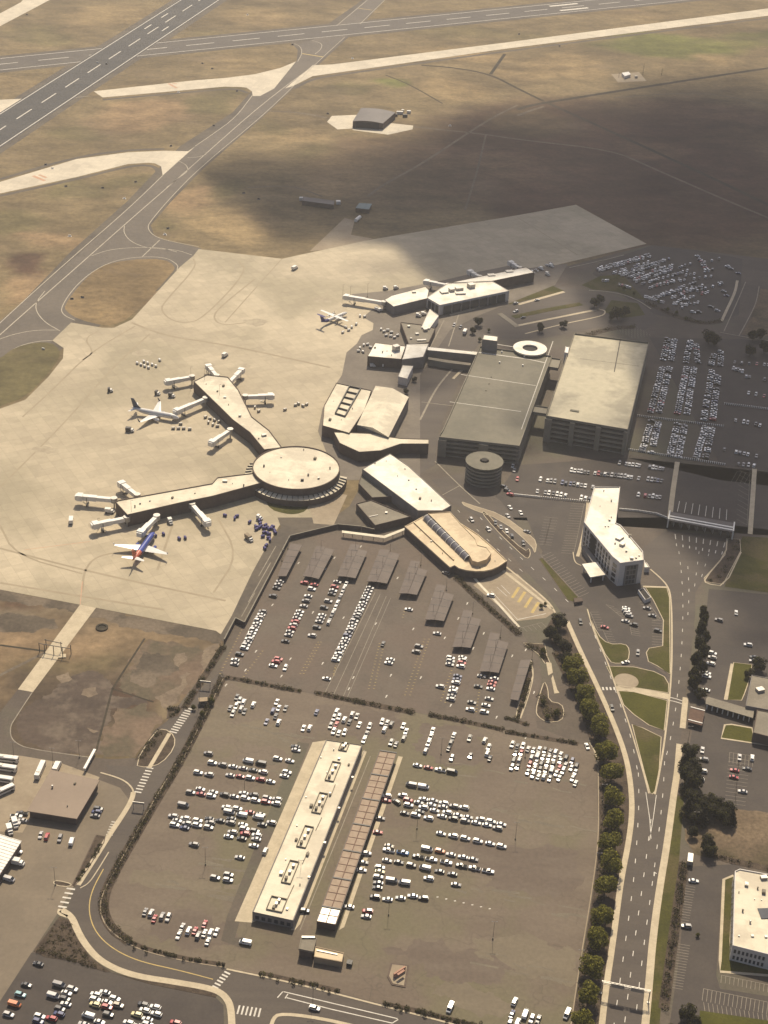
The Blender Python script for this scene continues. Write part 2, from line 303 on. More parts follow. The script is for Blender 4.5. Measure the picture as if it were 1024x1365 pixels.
# ------------------------------------------------------------------ the ground: one sheet out to the horizon, tinted by what grows on it and by painted cloud shade
from mathutils import noise as mn
from mathutils.geometry import delaunay_2d_cdt
def build_ground():
    fx = [-15000, -7000, -3500, -1800, -1100] + [-800 + 9 * k for k in range(179)] + [1100, 1800, 3500, 7000, 15000]
    fy = [-9000, -3000, -800, 100] + [370 + 9 * k for k in range(235)] + [2700, 3400, 5000, 9000, 20000]
    BASE = (.165, .125, .074)
    TAN, OLI, GRN, DRK, PAL, PNK, GRY, DEN = (.232, .170, .098), (.128, .105, .056), (.122, .122, .042), (.074, .041, .030), (.33, .26, .17), (.232, .160, .098), (.135, .108, .080), (.090, .066, .049)  # DRK: dark soil, and the shade painted into the ground below the cloud
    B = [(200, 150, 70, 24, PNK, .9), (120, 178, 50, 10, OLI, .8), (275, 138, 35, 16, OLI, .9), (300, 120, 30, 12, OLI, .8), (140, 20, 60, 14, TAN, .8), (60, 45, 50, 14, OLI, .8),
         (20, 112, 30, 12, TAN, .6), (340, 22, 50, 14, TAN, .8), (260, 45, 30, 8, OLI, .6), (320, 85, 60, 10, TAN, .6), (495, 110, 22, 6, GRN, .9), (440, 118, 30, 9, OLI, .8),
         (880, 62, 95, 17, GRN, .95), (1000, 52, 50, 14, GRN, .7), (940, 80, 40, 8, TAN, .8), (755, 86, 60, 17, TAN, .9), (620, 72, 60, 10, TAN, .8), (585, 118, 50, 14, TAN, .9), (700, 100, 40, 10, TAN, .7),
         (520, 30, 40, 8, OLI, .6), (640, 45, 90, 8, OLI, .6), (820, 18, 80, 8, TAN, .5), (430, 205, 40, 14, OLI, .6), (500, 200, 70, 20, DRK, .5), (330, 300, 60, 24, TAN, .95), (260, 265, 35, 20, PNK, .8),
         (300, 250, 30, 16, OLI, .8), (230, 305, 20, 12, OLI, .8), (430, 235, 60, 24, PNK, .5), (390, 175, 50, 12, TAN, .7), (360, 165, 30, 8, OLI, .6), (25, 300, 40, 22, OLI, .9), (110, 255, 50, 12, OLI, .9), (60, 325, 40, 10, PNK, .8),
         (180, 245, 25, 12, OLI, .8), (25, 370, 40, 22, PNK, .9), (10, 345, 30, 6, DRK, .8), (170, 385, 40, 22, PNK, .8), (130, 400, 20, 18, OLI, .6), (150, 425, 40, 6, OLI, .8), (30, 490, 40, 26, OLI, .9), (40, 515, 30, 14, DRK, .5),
         (760, 200, 230, 60, DRK, .75), (870, 240, 200, 80, DRK, .85), (640, 230, 130, 40, (.105, .064, .044), .8), (940, 160, 150, 30, DRK, .7), (690, 270, 90, 24, DRK, .8), (700, 165, 60, 12, OLI, .4), (860, 195, 70, 14, PNK, .35), (660, 215, 50, 14, PNK, .35), (700, 230, 40, 8, PNK, .3), (960, 180, 60, 8, PNK, .3), (540, 235, 110, 40, (.115, .082, .055), .6),  # dark purple-brown blobs paint extra cloud shade into the grass colour
          (150, 890, 210, 120, (.125, .092, .064), .8), (95, 960, 100, 58, DEN, .95), (70, 940, 50, 44, DEN, .8), (150, 985, 60, 24, DEN, .7), (215, 895, 26, 14, DRK, .7), (40, 822, 50, 8, GRY, .9), (190, 930, 46, 26, DRK, .6),
         (225, 935, 16, 14, PAL, .85), (243, 908, 7, 20, PAL, .6), (122, 922, 9, 8, PAL, .5), (210, 990, 40, 16, (.17, .125, .085), .8), (160, 1000, 30, 14, DRK, .7), (290, 865, 12, 24, DRK, .8), (60, 860, 90, 26, (.205, .142, .090), .7), (25, 885, 50, 26, (.22, .155, .095), .7), (165, 850, 60, 20, (.20, .142, .09), .6), (262, 880, 30, 26, (.19, .13, .088), .7), (130, 880, 40, 14, OLI, .5), (232, 870, 16, 9, PAL, .5), (150, 795, 160, 8, GRY, .7), (20, 800, 60, 8, DRK, .7),
         (985, 1115, 46, 30, TAN, .7), (960, 1090, 20, 14, DRK, .6), (925, 1110, 20, 24, OLI, .8)]
    bl = []
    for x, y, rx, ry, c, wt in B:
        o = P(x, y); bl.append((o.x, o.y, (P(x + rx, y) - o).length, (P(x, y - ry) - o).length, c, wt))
    vs, cols = [], []
    for Y in fy:
        for X in fx:
            vs.append((X, Y, 0.0))
            c = list(BASE)
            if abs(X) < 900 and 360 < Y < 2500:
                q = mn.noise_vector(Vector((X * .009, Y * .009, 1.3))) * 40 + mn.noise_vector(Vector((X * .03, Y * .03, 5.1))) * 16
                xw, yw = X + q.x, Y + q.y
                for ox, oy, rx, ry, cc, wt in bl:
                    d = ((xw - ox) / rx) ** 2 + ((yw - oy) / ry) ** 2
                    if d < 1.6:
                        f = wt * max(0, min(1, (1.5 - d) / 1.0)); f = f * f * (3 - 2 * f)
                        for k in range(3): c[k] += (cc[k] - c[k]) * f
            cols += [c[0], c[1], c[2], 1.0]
    nx = len(fx)
    fs = [(j * nx + i, j * nx + i + 1, (j + 1) * nx + i + 1, (j + 1) * nx + i) for j in range(len(fy) - 1) for i in range(nx - 1)]
    me = bpy.data.meshes.new('ground'); me.from_pydata(vs, [], fs)
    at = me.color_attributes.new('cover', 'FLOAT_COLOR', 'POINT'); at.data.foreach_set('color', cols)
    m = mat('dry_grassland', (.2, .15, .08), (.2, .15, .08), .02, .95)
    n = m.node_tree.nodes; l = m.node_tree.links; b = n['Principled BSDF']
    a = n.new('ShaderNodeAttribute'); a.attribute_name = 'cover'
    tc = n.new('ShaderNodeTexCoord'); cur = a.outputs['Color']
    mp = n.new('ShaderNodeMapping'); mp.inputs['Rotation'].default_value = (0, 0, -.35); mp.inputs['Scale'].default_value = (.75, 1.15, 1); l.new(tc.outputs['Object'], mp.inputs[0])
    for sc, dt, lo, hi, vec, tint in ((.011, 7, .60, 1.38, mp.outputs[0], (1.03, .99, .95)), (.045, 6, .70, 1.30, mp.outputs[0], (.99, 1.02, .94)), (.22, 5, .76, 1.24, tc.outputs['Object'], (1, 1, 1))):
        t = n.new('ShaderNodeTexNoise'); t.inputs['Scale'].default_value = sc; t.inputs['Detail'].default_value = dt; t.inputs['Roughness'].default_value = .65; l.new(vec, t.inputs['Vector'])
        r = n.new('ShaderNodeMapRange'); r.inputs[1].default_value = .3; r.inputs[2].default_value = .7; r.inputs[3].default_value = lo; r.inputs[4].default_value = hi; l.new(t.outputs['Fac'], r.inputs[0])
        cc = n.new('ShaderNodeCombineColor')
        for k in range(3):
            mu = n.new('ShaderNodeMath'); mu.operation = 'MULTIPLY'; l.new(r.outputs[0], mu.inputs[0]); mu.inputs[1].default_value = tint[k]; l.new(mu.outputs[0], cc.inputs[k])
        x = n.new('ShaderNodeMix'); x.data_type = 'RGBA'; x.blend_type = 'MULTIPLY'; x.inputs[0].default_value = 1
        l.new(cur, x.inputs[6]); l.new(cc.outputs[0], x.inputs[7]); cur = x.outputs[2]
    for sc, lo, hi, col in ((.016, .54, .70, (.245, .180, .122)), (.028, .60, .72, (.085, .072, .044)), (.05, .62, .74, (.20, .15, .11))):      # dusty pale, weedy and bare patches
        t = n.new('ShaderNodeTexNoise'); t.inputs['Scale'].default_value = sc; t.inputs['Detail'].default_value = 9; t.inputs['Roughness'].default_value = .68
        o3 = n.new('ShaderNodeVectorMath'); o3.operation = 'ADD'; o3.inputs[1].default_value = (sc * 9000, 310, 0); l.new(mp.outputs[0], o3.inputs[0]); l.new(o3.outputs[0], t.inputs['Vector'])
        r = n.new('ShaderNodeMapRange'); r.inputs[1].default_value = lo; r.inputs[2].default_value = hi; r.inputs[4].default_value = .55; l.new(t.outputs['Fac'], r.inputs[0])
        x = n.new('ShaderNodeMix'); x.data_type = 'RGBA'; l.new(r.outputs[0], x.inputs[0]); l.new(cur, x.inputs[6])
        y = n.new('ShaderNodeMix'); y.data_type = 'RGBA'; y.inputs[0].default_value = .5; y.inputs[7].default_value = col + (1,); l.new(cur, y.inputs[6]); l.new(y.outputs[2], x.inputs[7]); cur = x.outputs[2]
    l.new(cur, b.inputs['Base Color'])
    me.materials.append(m)
    o = bpy.data.objects.new('ground', me); C.objects.link(o); struct(o)
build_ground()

def sheet(name, pts, z, m, sm=0, kind='structure'):
    q = PL(pts)
    if sm: q = smooth(q, sm)
    b = MB(); b.flat(q, z, 0); return struct(b.build(name, m), kind)
def ragged(name, pts, z, m, amp=2.0, seed=1, step=1.1):
    """a patch of ground whose outline is broken up"""
    q = PL(pts); out = []
    for i in range(len(q)):
        a, e = q[i], q[(i + 1) % len(q)]; n = max(1, int((e - a).length / step))
        for k in range(n):
            c = a.lerp(e, k / n); v = mn.noise_vector(Vector((c.x * .06, c.y * .06, seed))) * amp + mn.noise_vector(Vector((c.x * .2, c.y * .2, seed + 5))) * amp * .8 + mn.noise_vector(Vector((c.x * .7, c.y * .7, seed + 9))) * amp * .3; out.append(Vector((c.x + v.x, c.y + v.y, 0)))
    vs, _, fs, _, _, _ = delaunay_2d_cdt([(v.x, v.y) for v in out], [], [list(range(len(out)))], 1, 1e-4)
    b = MB()
    for f in fs: b.flat([vs[k] for k in f], z)
    return struct(b.build(name, m))
def island(name, pts, m, z=0.16, sm=0, kerbm='pavement', kw=0.45, kind='structure'):
    """a kerbed island: raised ground with a pale kerb round it"""
    q = PL(pts)
    if sm: q = smooth(q, sm)
    b = MB(); b.prism(q, 0.0, z - .03, 1, 0)
    if kerbm: b.kerb(q, 0.0, z, kw, 1)
    return struct(b.build(name, [M[m], M[kerbm or m]]), kind)
def walk(name, pts, wd, m='pavement', z=0.15, sm=2):
    """a raised footway ribbon"""
    q = smooth(PL(pts), sm, False) if sm else PL(pts)
    b = MB(); n = len(q); L, Q = [], []
    for i in range(n):
        d = (q[min(n - 1, i + 1)] - q[max(0, i - 1)]).normalized(); nn = Vector((-d.y, d.x, 0)) * wd / 2
        L.append(q[i] + nn); Q.append(q[i] - nn)
    up = lambda s: [Vector((k.x, k.y, z)) for k in s]
    b.loop_quads(Q, up(Q), 0, False); b.loop_quads(up(Q), up(L), 0, False); b.loop_quads(up(L), L, 0, False)
    return struct(b.build(name, M[m]))
def lines(name, segs, z, m, wd=0.35, sm=2):
    """painted lines or worn tracks: polylines in photo pixels, one mesh"""
    b = MB()
    for s in segs:
        w_ = wd
        if isinstance(s, tuple): w_, s = s
        q = PL(s)
        if sm and len(q) > 2: q = smooth(q, sm, False)
        b.strip(q, w_, z, 0)
    return struct(b.build(name, M[m]))

# ------------------------------------------------------------------ runways
def runway(name, a, b, back, fwd, m, z, marks, line_w=1.1):
    u = (b - a).normalized(); A, B = a - u * back, b + u * fwd
    s = MB(); s.strip([A, B], 66, .02 if z < .1 else .03); struct(s.build('runway_shoulder', M['shoulder']))
    s = MB(); s.strip([A, B], 50, z); struct(s.build(name, M[m]))
    k = MB(); nn = Vector((-u.y, u.x, 0))
    for sg in (-1, 1): k.strip([A + nn * 22.6 * sg, B + nn * 22.6 * sg], line_w, z + .02)
    k.dashes(a - u * 60.96 * round(back / 60.96), B, line_w + .3, 36.6, 24.36, z + .02)
    for along, off, ln, wd in marks: k.strip([a + u * along + nn * off, a + u * (along + ln) + nn * off], wd, z + .02)
    struct(k.build('runway_markings', M['paint']))
    return u
bA, bB = P(51.25, 80.5), P(587, 26.75)
runway('crosswind_runway', bA, bB, 600, 700, 'runway2', .06, [(720, 13, 46, 5), (720, -12, 46, 5)])
aA, aB = P(22, 158.75), P(244.25, 14.5)
runway('main_runway', aA, aB, 500, 900, 'runway', .10, [(386, 12, 23, 1.6), (386, -11, 23, 1.6), (386 + 61, 13, 23, 1.6)])
# ------------------------------------------------------------------ taxiways
sheet('taxiway_shoulder', [(-330, 720), (-40, 475), (95, 335), (170, 268), (214, 222), (240, 195), (310, 150), (335, 122), (395, 88), (397, 66), (385, 55), (420, 44), (489, -4), (516, -4), (484, 32), (462, 52), (424, 87), (344, 162), (272, 224), (229, 268), (201, 300), (206, 314), (224, 322), (268, 332), (268, 352), (75, 470), (-40, 560), (-330, 766)], .03, M['shoulder'])
sheet('taxiway', [(-330, 706), (-40, 462), (104, 340), (171, 278), (217, 234), (260, 195), (314, 157), (337, 126), (395, 82), (403, 71), (398, 60), (440, 44), (449, 34), (490, -2), (513, -2), (480, 32), (460, 50), (422, 84), (357, 149), (268, 222), (226, 265), (197, 300), (200, 312), (219, 320), (268, 331), (268, 352), (236, 356), (100, 425), (75, 450), (-40, 560), (-330, 760)], .05, M['taxi'])
sheet('concrete_taxiway', [(-330, 172), (0, 18), (28, 3), (33, -3), (72, -3), (0, 35), (-330, 206)], .05, M['concrete2'])
sheet('concrete_taxiway', [(125, 121.7), (256, 107.5), (300, 104), (340, 99), (374, 90.6), (394.7, 82), (365.6, 118), (347, 128), (337, 128), (336, 122), (329, 117), (321, 116), (300, 115.5), (137, 130)], .07, M['concrete2'])
sheet('concrete_taxiway', [(417, 87), (442.5, 86), (690, 54.7), (1024, 11.3), (1120, -2), (1120, 8), (1024, 21), (674, 65), (510, 88.5), (449, 97), (417, 101.5), (391, 114.5), (380, 118)], .07, M['concrete2'])
sheet('concrete_taxiway', [(-330, 322), (0, 242.6), (102.5, 212), (171, 203), (219, 201), (251, 201.6), (260, 195.5), (217, 234), (215, 222), (207, 218), (198, 217), (171, 218.7), (102.5, 236), (0, 258), (-330, 345)], .07, M['concrete2'])
sheet('concrete_taxiway', [(-330, 152), (0, 133), (32.5, 131.5), (0, 152), (-24, 166), (-330, 180)], .05, M['concrete2'])
lines('taxiway_shoulder_edge', [(5.0, [(137, 133), (300, 118.5), (318, 119), (330, 124)]), (5.0, [(0, 261), (102, 239), (171, 221.5), (198, 220), (209, 224), (212, 232)]), (5.5, [(391, 118), (417, 105), (449, 100), (674, 68), (1024, 24)]), (5, [(0, 239), (102, 209), (171, 200), (219, 198.5)])], .04, 'shoulder')
lines('taxiway_markings', [(.8, [(513, 0), (480, 32)]), (.8, [(490, 0), (449, 34)]), (.7, [(459.6, 49.6), (422, 84), (357, 149), (268, 222), (226, 265), (199, 297), (197, 304), (203, 313), (219, 320), (265, 329)]),
    (.8, [(337, 126.5), (314, 157), (285, 178), (260, 195)]), (.8, [(217, 234), (171, 278.6), (90, 348.6), (0, 430), (-40, 470)]), (.9, [(420, 86), (350, 138), (272, 207), (251, 226), (178, 289), (111, 348.6), (0, 446), (-30, 475)]),
    (.7, [(239, 215), (249, 220), (251, 228), (240, 236), (222, 250)]), (.7, [(250, 210), (262, 210), (275, 206)]), (.7, [(166, 301), (165, 310), (172, 320), (185, 327), (200, 331), (236, 333), (256, 340)]), (.7, [(122, 341), (145, 333), (175, 330), (215, 330), (236, 336)]),
    (.8, [(190, 342), (213, 320)]), (.7, [(100, 427), (84, 420), (81, 409), (103, 378), (135, 354), (171, 343), (219, 342), (238, 353), (236, 360)]), (.7, [(80, 441), (60, 430), (48, 415), (48, 403), (60, 388)]), (.7, [(78, 440), (48, 440), (20, 445), (0, 452)]), (.7, [(0, 480), (20, 463), (48, 455), (70, 454)]),
    (.7, [(397, 82), (403, 71), (401, 62), (392, 58)]), (.7, [(416, 54), (430, 58), (428, 66), (420, 72)]), (.7, [(0, 152), (10, 147), (18, 152), (17, 158), (8, 168)]), (.7, [(55, 137), (90, 131), (120, 128)])], .075, 'tpaint', sm=2)
lines('hold_line_markings', [(2.5, [(403, 71.5), (431, 76)]), (1.4, [(478, 11), (496, 13.5)])], .078, 'ypaint', sm=0)
lines('red_surface_marks', [(3.5, [(44, 234.5), (60, 241)]), (3.0, [(52, 233), (62, 237)]), (3.0, [(225, 111.5), (236, 117.5)]), (2.5, [(230, 111), (236, 112)])], .09, 'redpaint', sm=0)
sheet('taxiway_island', [(131.6, 355), (171, 346), (219, 345), (234, 355), (230, 364), (174, 424), (150, 434), (137, 434), (104, 425.5), (88, 415), (86, 407), (105, 381)], .07, bpy.data.materials['dry_grassland'], 1)
sheet('taxiway_island', [(-40, 500), (0, 478), (20, 463), (48, 456.5), (68, 456.5), (80, 466), (79, 478), (63, 500), (34, 530), (0, 541), (-40, 556)], .095, bpy.data.materials['dry_grassland'], 1)
for nm in ('taxiway_island', 'taxiway_island.001'):     # give the islands a cover colour of their own
    me = bpy.data.objects[nm].data; at = me.color_attributes.new('cover', 'FLOAT_COLOR', 'POINT')
    at.data.foreach_set('color', [c for _ in me.vertices for c in ((.20, .142, .080, 1) if nm == 'taxiway_island' else (.125, .105, .052, 1))])
# ------------------------------------------------------------------ apron
sheet('apron', [(265, 332), (376, 345), (494, 319.6), (690, 287), (768, 273), (862, 325), (756, 350), (735, 355), (700, 380), (560, 410), (540, 470), (480, 520), (450, 560), (470, 620), (430, 700), (373, 700), (353, 733), (336.6, 764.5), (309, 821), (297.6, 848), (288, 841), (106, 806), (0, 786), (-80, 772), (-330, 726), (-330, 690), (-80, 600), (0, 545), (34, 533), (65, 502), (84, 478), (85, 464), (70, 454), (95, 430), (137, 437), (152, 437), (176, 426), (240, 356), (258, 341)], .085, M['concrete'])
ragged('verge', [(-60, 775), (0, 785), (107, 805), (288, 840), (298, 848), (296, 860), (250, 850), (160, 832), (128, 824), (104, 817), (60, 806), (0, 800), (-60, 790)], .03, M['verge'], 3.2, 2)
ragged('soil_patch', [(70, 918), (100, 896), (126, 892), (150, 917), (172, 926), (205, 936), (178, 938), (152, 945), (134, 990), (128, 1006), (60, 1000), (34, 994), (24, 985), (20, 965), (36, 945)], .012, M['darkdirt'], 5, 3)
ragged('soil_patch', [(152, 947), (186, 938), (212, 945), (222, 958), (206, 974), (180, 1012), (134, 1006)], .014, M['browndirt'], 4, 4)
ragged('soil_patch', [(160, 908), (196, 856), (250, 862), (286, 868), (270, 902), (240, 938), (205, 934), (168, 922)], .010, M['browndirt'], 5, 5)
ragged('soil_patch', [(170, 905), (192, 868), (222, 872), (232, 892), (200, 915)], .016, M['verge'], 5, 15)
ragged('scuffed_soil', [(205, 930), (216, 924), (232, 918), (240, 905), (248, 897), (254, 900), (246, 916), (238, 932), (224, 944), (208, 940)], .020, M['scuff'], 3.2, 6)
ragged('scuffed_soil', [(228, 874), (244, 870), (250, 880), (238, 890), (230, 886)], .022, M['scuff'], 2.2, 7)
ragged('scuffed_soil', [(112, 918), (128, 914), (132, 924), (118, 930), (110, 926)], .022, M['scuff'], 1.6, 8)
ragged('scuffed_soil', [(76, 902), (90, 898), (96, 906), (82, 911)], .022, M['scuff'], 1.8, 9)
ragged('scuffed_soil', [(118, 970), (132, 974), (126, 977)], .023, M['scuff'], 1.2, 10)
ragged('scuffed_soil', [(276, 862), (290, 858), (284, 884), (272, 892), (268, 880)], .022, M['scuff'], 2.2, 11)
ragged('scuffed_soil', [(152, 990), (176, 962), (194, 950), (186, 966), (166, 996), (154, 1004)], .022, M['browndirt'], 2.6, 12)
ragged('soil_patch', [(-40, 822), (30, 818), (70, 826), (76, 838), (40, 842), (-40, 838)], .02, M['verge'], 3, 13)
sheet('apron_side_road', [(376, 700), (448, 704), (386, 719), (326, 835), (314, 830), (300, 858), (292, 850), (309, 821), (336, 764), (353, 733)], .105, M['shoulder'])
lines('apron_side_lines', [(.5, [(368, 728), (345, 768)]), (.5, [(361, 750), (331, 803)]), (.4, [(340, 790), (322, 822)])], .12, 'faint', sm=0)
lines('aircraft_stand_marks', [(1.4, [(258, 345), (262, 356), (220, 402), (214, 413), (226, 426), (245, 431), (270, 426), (330, 362), (318, 348)]), (1.4, [(340, 372), (290, 412), (284, 425), (296, 434), (330, 430)]), (2.2, [(175, 430), (220, 448), (290, 458), (350, 470), (440, 490)]),
    (1.3, [(180, 435), (120, 470), (70, 520), (30, 556)]), (1.2, [(200, 445), (150, 490), (90, 560), (30, 620), (0, 650)]), (1.2, [(130, 442), (112, 452), (126, 470), (110, 480)]), (1.6, [(0, 731), (130, 765), (301, 801)]), (1.6, [(0, 777), (90, 792), (219, 813)]), (1.3, [(110, 790), (112, 760), (130, 740), (175, 735)]),
    (1.2, [(0, 700), (20, 740), (110, 765)]), (1.2, [(285, 790), (318, 740), (290, 690)]), (1.0, [(376, 345), (340, 385), (300, 430)]), (1.0, [(690, 290), (770, 340)]), (1.4, [(230, 700), (210, 760)])], .105, 'rubber', sm=2)
for k, (x, y, rx, ry) in enumerate(((205, 712, 12, 5), (240, 560, 10, 4), (128, 702, 9, 4), (280, 596, 9, 4), (278, 700, 8, 4), (226, 512, 9, 4), (358, 530, 9, 4), (280, 486, 8, 3), (326, 488, 8, 3), (455, 424, 9, 4), (104, 664, 9, 4), (430, 400, 14, 4), (340, 430, 16, 5), (60, 600, 18, 5), (190, 470, 14, 4))):
    ragged('apron_stain', [(x + rx * math.cos(t * .785), y + ry * math.sin(t * .785)) for t in range(8)], .1 + .0005 * k, M['stained_concrete'], 3.0, 60 + k)
lines('apron_stand_lines', [(.45, [(33, 733), (120, 722)]), (.45, [(110, 775), (107, 806)])], .11, 'redpaint', sm=0)
sheet('apron_asphalt', [(590, 374), (516, 388), (470, 392), (462, 398), (500, 404), (510, 412), (497, 412), (484, 423), (498, 431), (497, 440), (482, 447), (476, 458), (462, 470), (456, 500), (444, 518), (430, 545), (424, 575), (450, 640), (560, 640), (560, 500), (600, 440), (640, 420), (740, 380), (757, 352), (735, 354), (702, 358), (690, 352), (640, 362)], .1, M['apron_asphalt'])
# ------------------------------------------------------------------ tracks and ditches across the airfield
lines('ditch', [(4, [(562, 87), (605, 90), (654, 99), (690, 118), (725, 135)]), (4, [(673, 72), (654, 99)]), (5, [(732, 138), (838, 186), (947, 236), (1024, 273), (1120, 320)]), (2, [(514, 100), (545, 112), (590, 138)])], .02, 'ditch')
lines('perimeter_track', [(6, [(1120, 78), (1024, 90.5), (845, 118), (760, 131.6), (708, 140), (690, 146)])], .025, 'ditch')
lines('gravel_track', [(3.5, [(552, 169), (648, 179), (690, 186), (817, 200), (865, 222), (982, 273), (1024, 290), (1100, 325)]), (3.5, [(360, 148), (400, 150), (436, 157)]), (3, [(690, 140), (648, 161), (562, 219), (511, 246), (490, 262)]), (2, [(648, 179), (636, 230), (620, 280)]), (4, [(690, 154), (708, 147), (725, 142)]), (2, [(-10, 905), (60, 870)]), (2.2, [(330, 250), (390, 247), (430, 262)]), (2, [(820, 130), (940, 122), (1024, 140)])], .03, 'track')
lines('old_pavement_joint', [(1.1, [(193, 851), (150, 918), (128, 1002)]), (.9, [(150, 918), (205, 936)]), (1.4, [(0, 860), (60, 868)])], .034, 'ditch', sm=0)
sheet('hangar_apron', [(436, 162.5), (442.5, 154.5), (480, 153), (476, 171), (450, 172.5)], .05, M['concrete2'])
sheet('hangar_apron', [(509, 160), (520, 164), (551, 167.5), (550, 172.5), (517.5, 179.5), (470, 173.5), (470, 168)], .05, M['concrete2'])
sheet('shed_apron', [(413, 335), (459.6, 290.5), (473, 294), (468, 313), (497, 318), (478, 324), (440, 332)], .05, M['yard'])
sheet('antenna_compound', [(815, 99), (852, 96), (862, 108), (824, 110)], .05, M['yard'])
# ------------------------------------------------------------------ landside pavements
sheet('landside_pavement', [(300, 858), (314, 828), (326, 835), (386, 719), (450, 703), (480, 650), (520, 560), (545, 505), (565, 450), (600, 425), (715, 380), (752, 356), (864, 327), (925, 333), (1024, 345), (1140, 350), (1400, 380), (1400, 1440), (-330, 1440), (-330, 1000), (-20, 1004), (-20, 1030), (0, 1003), (25, 1004), (123, 1010), (150, 1012), (185, 1010), (205, 974), (222, 962), (246, 930), (285, 880)], .02, M['asphalt'])
sheet('service_road', [(107.6, 805), (129, 809), (44, 922.6), (24, 919)], .05, M['pavement'])
sheet('service_road', [(24, 919), (44, 922.6), (20, 957), (15, 968), (15, 982), (22, 991), (38, 998), (123, 1010), (150, 1012), (150, 1036), (78, 1016), (29, 1008), (0, 1004), (-60, 1003), (-60, 985), (0, 950)], .035, M['asphalt'])
lines('service_road_kerb', [(.5, [(43, 923), (20, 958), (14, 968), (14, 982), (22, 991), (38, 998), (123, 1010)])], .06, 'faint')
sheet('bus_yard', [(-330, 1004), (0, 1004.6), (29, 1007.6), (78, 1016), (133, 1036), (100, 1095), (44, 1085), (30, 1110), (-330, 1090)], .04, M['yard'])
sheet('service_yard', [(-330, 1090), (30, 1110), (44, 1085), (102, 1092), (133, 1040), (160, 1050), (172, 1066), (130, 1135), (96, 1185), (80, 1213), (0, 1335), (-80, 1440), (-330, 1440)], .035, M['yard2'])
sheet('covered_car_park', [(386, 722), (450, 707), (540, 708), (560, 735), (622, 765), (690, 830), (700, 850), (720, 880), (722, 905), (712, 945), (716, 970), (772, 990), (672, 973), (571, 953), (422, 924), (300, 902), (294, 890), (310, 862)], .04, M['lot2'])
sheet('open_car_park', [(304, 907), (400, 922), (552, 950), (671, 972), (785, 994), (795, 1003), (797, 1090), (798, 1130), (789, 1190), (770, 1300), (758, 1385), (560, 1385), (510, 1340), (452, 1322), (302, 1292), (246, 1280), (186, 1262), (164, 1248), (147, 1228), (142, 1206), (147, 1186), (180, 1122), (238, 1024), (294, 910)], .04, M['lot'])
for k, (m_, pts) in enumerate((('patch_pale', [(188, 1162), (250, 1168), (320, 1182), (318, 1196), (250, 1190), (200, 1182), (176, 1178)]), ('patch_pale', [(240, 960), (300, 955), (370, 968), (404, 985), (380, 1000), (300, 985), (256, 985)]), ('patch_dark', [(640, 1120), (760, 1135), (780, 1180), (740, 1200), (650, 1180), (610, 1150)]), ('patch_pale', [(640, 1245), (720, 1250), (770, 1275), (765, 1310), (700, 1300), (620, 1275)]), ('patch_dark', [(540, 1255), (610, 1262), (690, 1290), (660, 1310), (570, 1295), (520, 1272)]), ('patch_pale', [(690, 1085), (750, 1090), (775, 1102), (740, 1112), (700, 1104)]),
        ('patch_dark', [(560, 960), (640, 975), (660, 1010), (600, 1020), (550, 1000)]), ('patch_pale', [(575, 1310), (640, 1322), (700, 1345), (650, 1350), (580, 1330)]), ('patch_dark', [(200, 1215), (290, 1225), (320, 1245), (280, 1270), (200, 1250)]), ('patch_dark', [(420, 935), (520, 950), (535, 975), (480, 985), (425, 965)]))):
    ragged('lot_patch', pts, .043 + .001 * k, M[m_], 6, 40 + k)
lines('open_car_park_patches', [(6, [(405, 990), (312, 1222), (304, 1252), (322, 1256)])], .055, 'asphalt', sm=0)
sheet('loop_road', [(252, 934), (296, 893), (300, 905), (238, 1020), (200, 1082), (146, 1172), (134, 1200), (134, 1220), (146, 1241), (171, 1258), (195, 1268), (246, 1281), (302, 1291), (452, 1325), (560, 1350), (680, 1385), (300, 1385), (306, 1340), (284, 1314), (185, 1298), (154, 1288), (132, 1275), (116, 1256), (106, 1238), (100, 1220), (90, 1212), (98, 1187), (135, 1135), (172, 1066), (178, 1055), (172, 1044), (150, 1035), (140, 1020), (178, 1022), (205, 978)], .055, M['road'])
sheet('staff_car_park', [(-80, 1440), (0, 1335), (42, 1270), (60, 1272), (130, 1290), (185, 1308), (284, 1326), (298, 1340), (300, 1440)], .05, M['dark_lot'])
sheet('exit_road', [(640, 690), (600, 668), (575, 640), (620, 630), (668, 668), (702, 715), (735, 755), (763, 795), (779, 806), (792, 844), (811, 884), (821, 918), (840, 962), (859, 1030), (866, 1060), (874, 1059), (880, 1018), (888, 974), (894.5, 919), (896, 851), (893, 790), (866, 759), (852, 735), (886, 708), (980, 715), (938, 772), (927, 790), (927, 817), (920, 885), (913, 930), (905, 1010), (899, 1060), (889, 1128), (866, 1300), (858, 1385), (800, 1385), (808, 1320), (818, 1254), (829, 1172), (839, 1124), (844, 1083), (842, 1049), (836, 1012), (822, 970), (798, 916), (777, 875), (757, 828), (735, 798), (700, 760)], .055, M['road'])
sheet('terminal_road', [(545, 640), (540, 560), (552, 500), (575, 450), (604, 420), (660, 402), (735, 380), (790, 388), (850, 402), (880, 425), (860, 440), (800, 436), (760, 444), (730, 450), (640, 455), (620, 490), (585, 575), (580, 620)], .055, M['road'])
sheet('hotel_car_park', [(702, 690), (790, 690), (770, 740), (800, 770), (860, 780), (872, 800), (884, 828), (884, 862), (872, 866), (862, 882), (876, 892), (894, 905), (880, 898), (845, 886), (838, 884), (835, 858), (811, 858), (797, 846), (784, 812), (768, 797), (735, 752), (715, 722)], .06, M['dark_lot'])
sheet('east_car_park', [(945, 785), (1100, 800), (1100, 1080), (1040, 1085), (975, 1078), (925, 1060), (920, 990), (935, 900), (940, 830)], .045, M['dark_lot'])
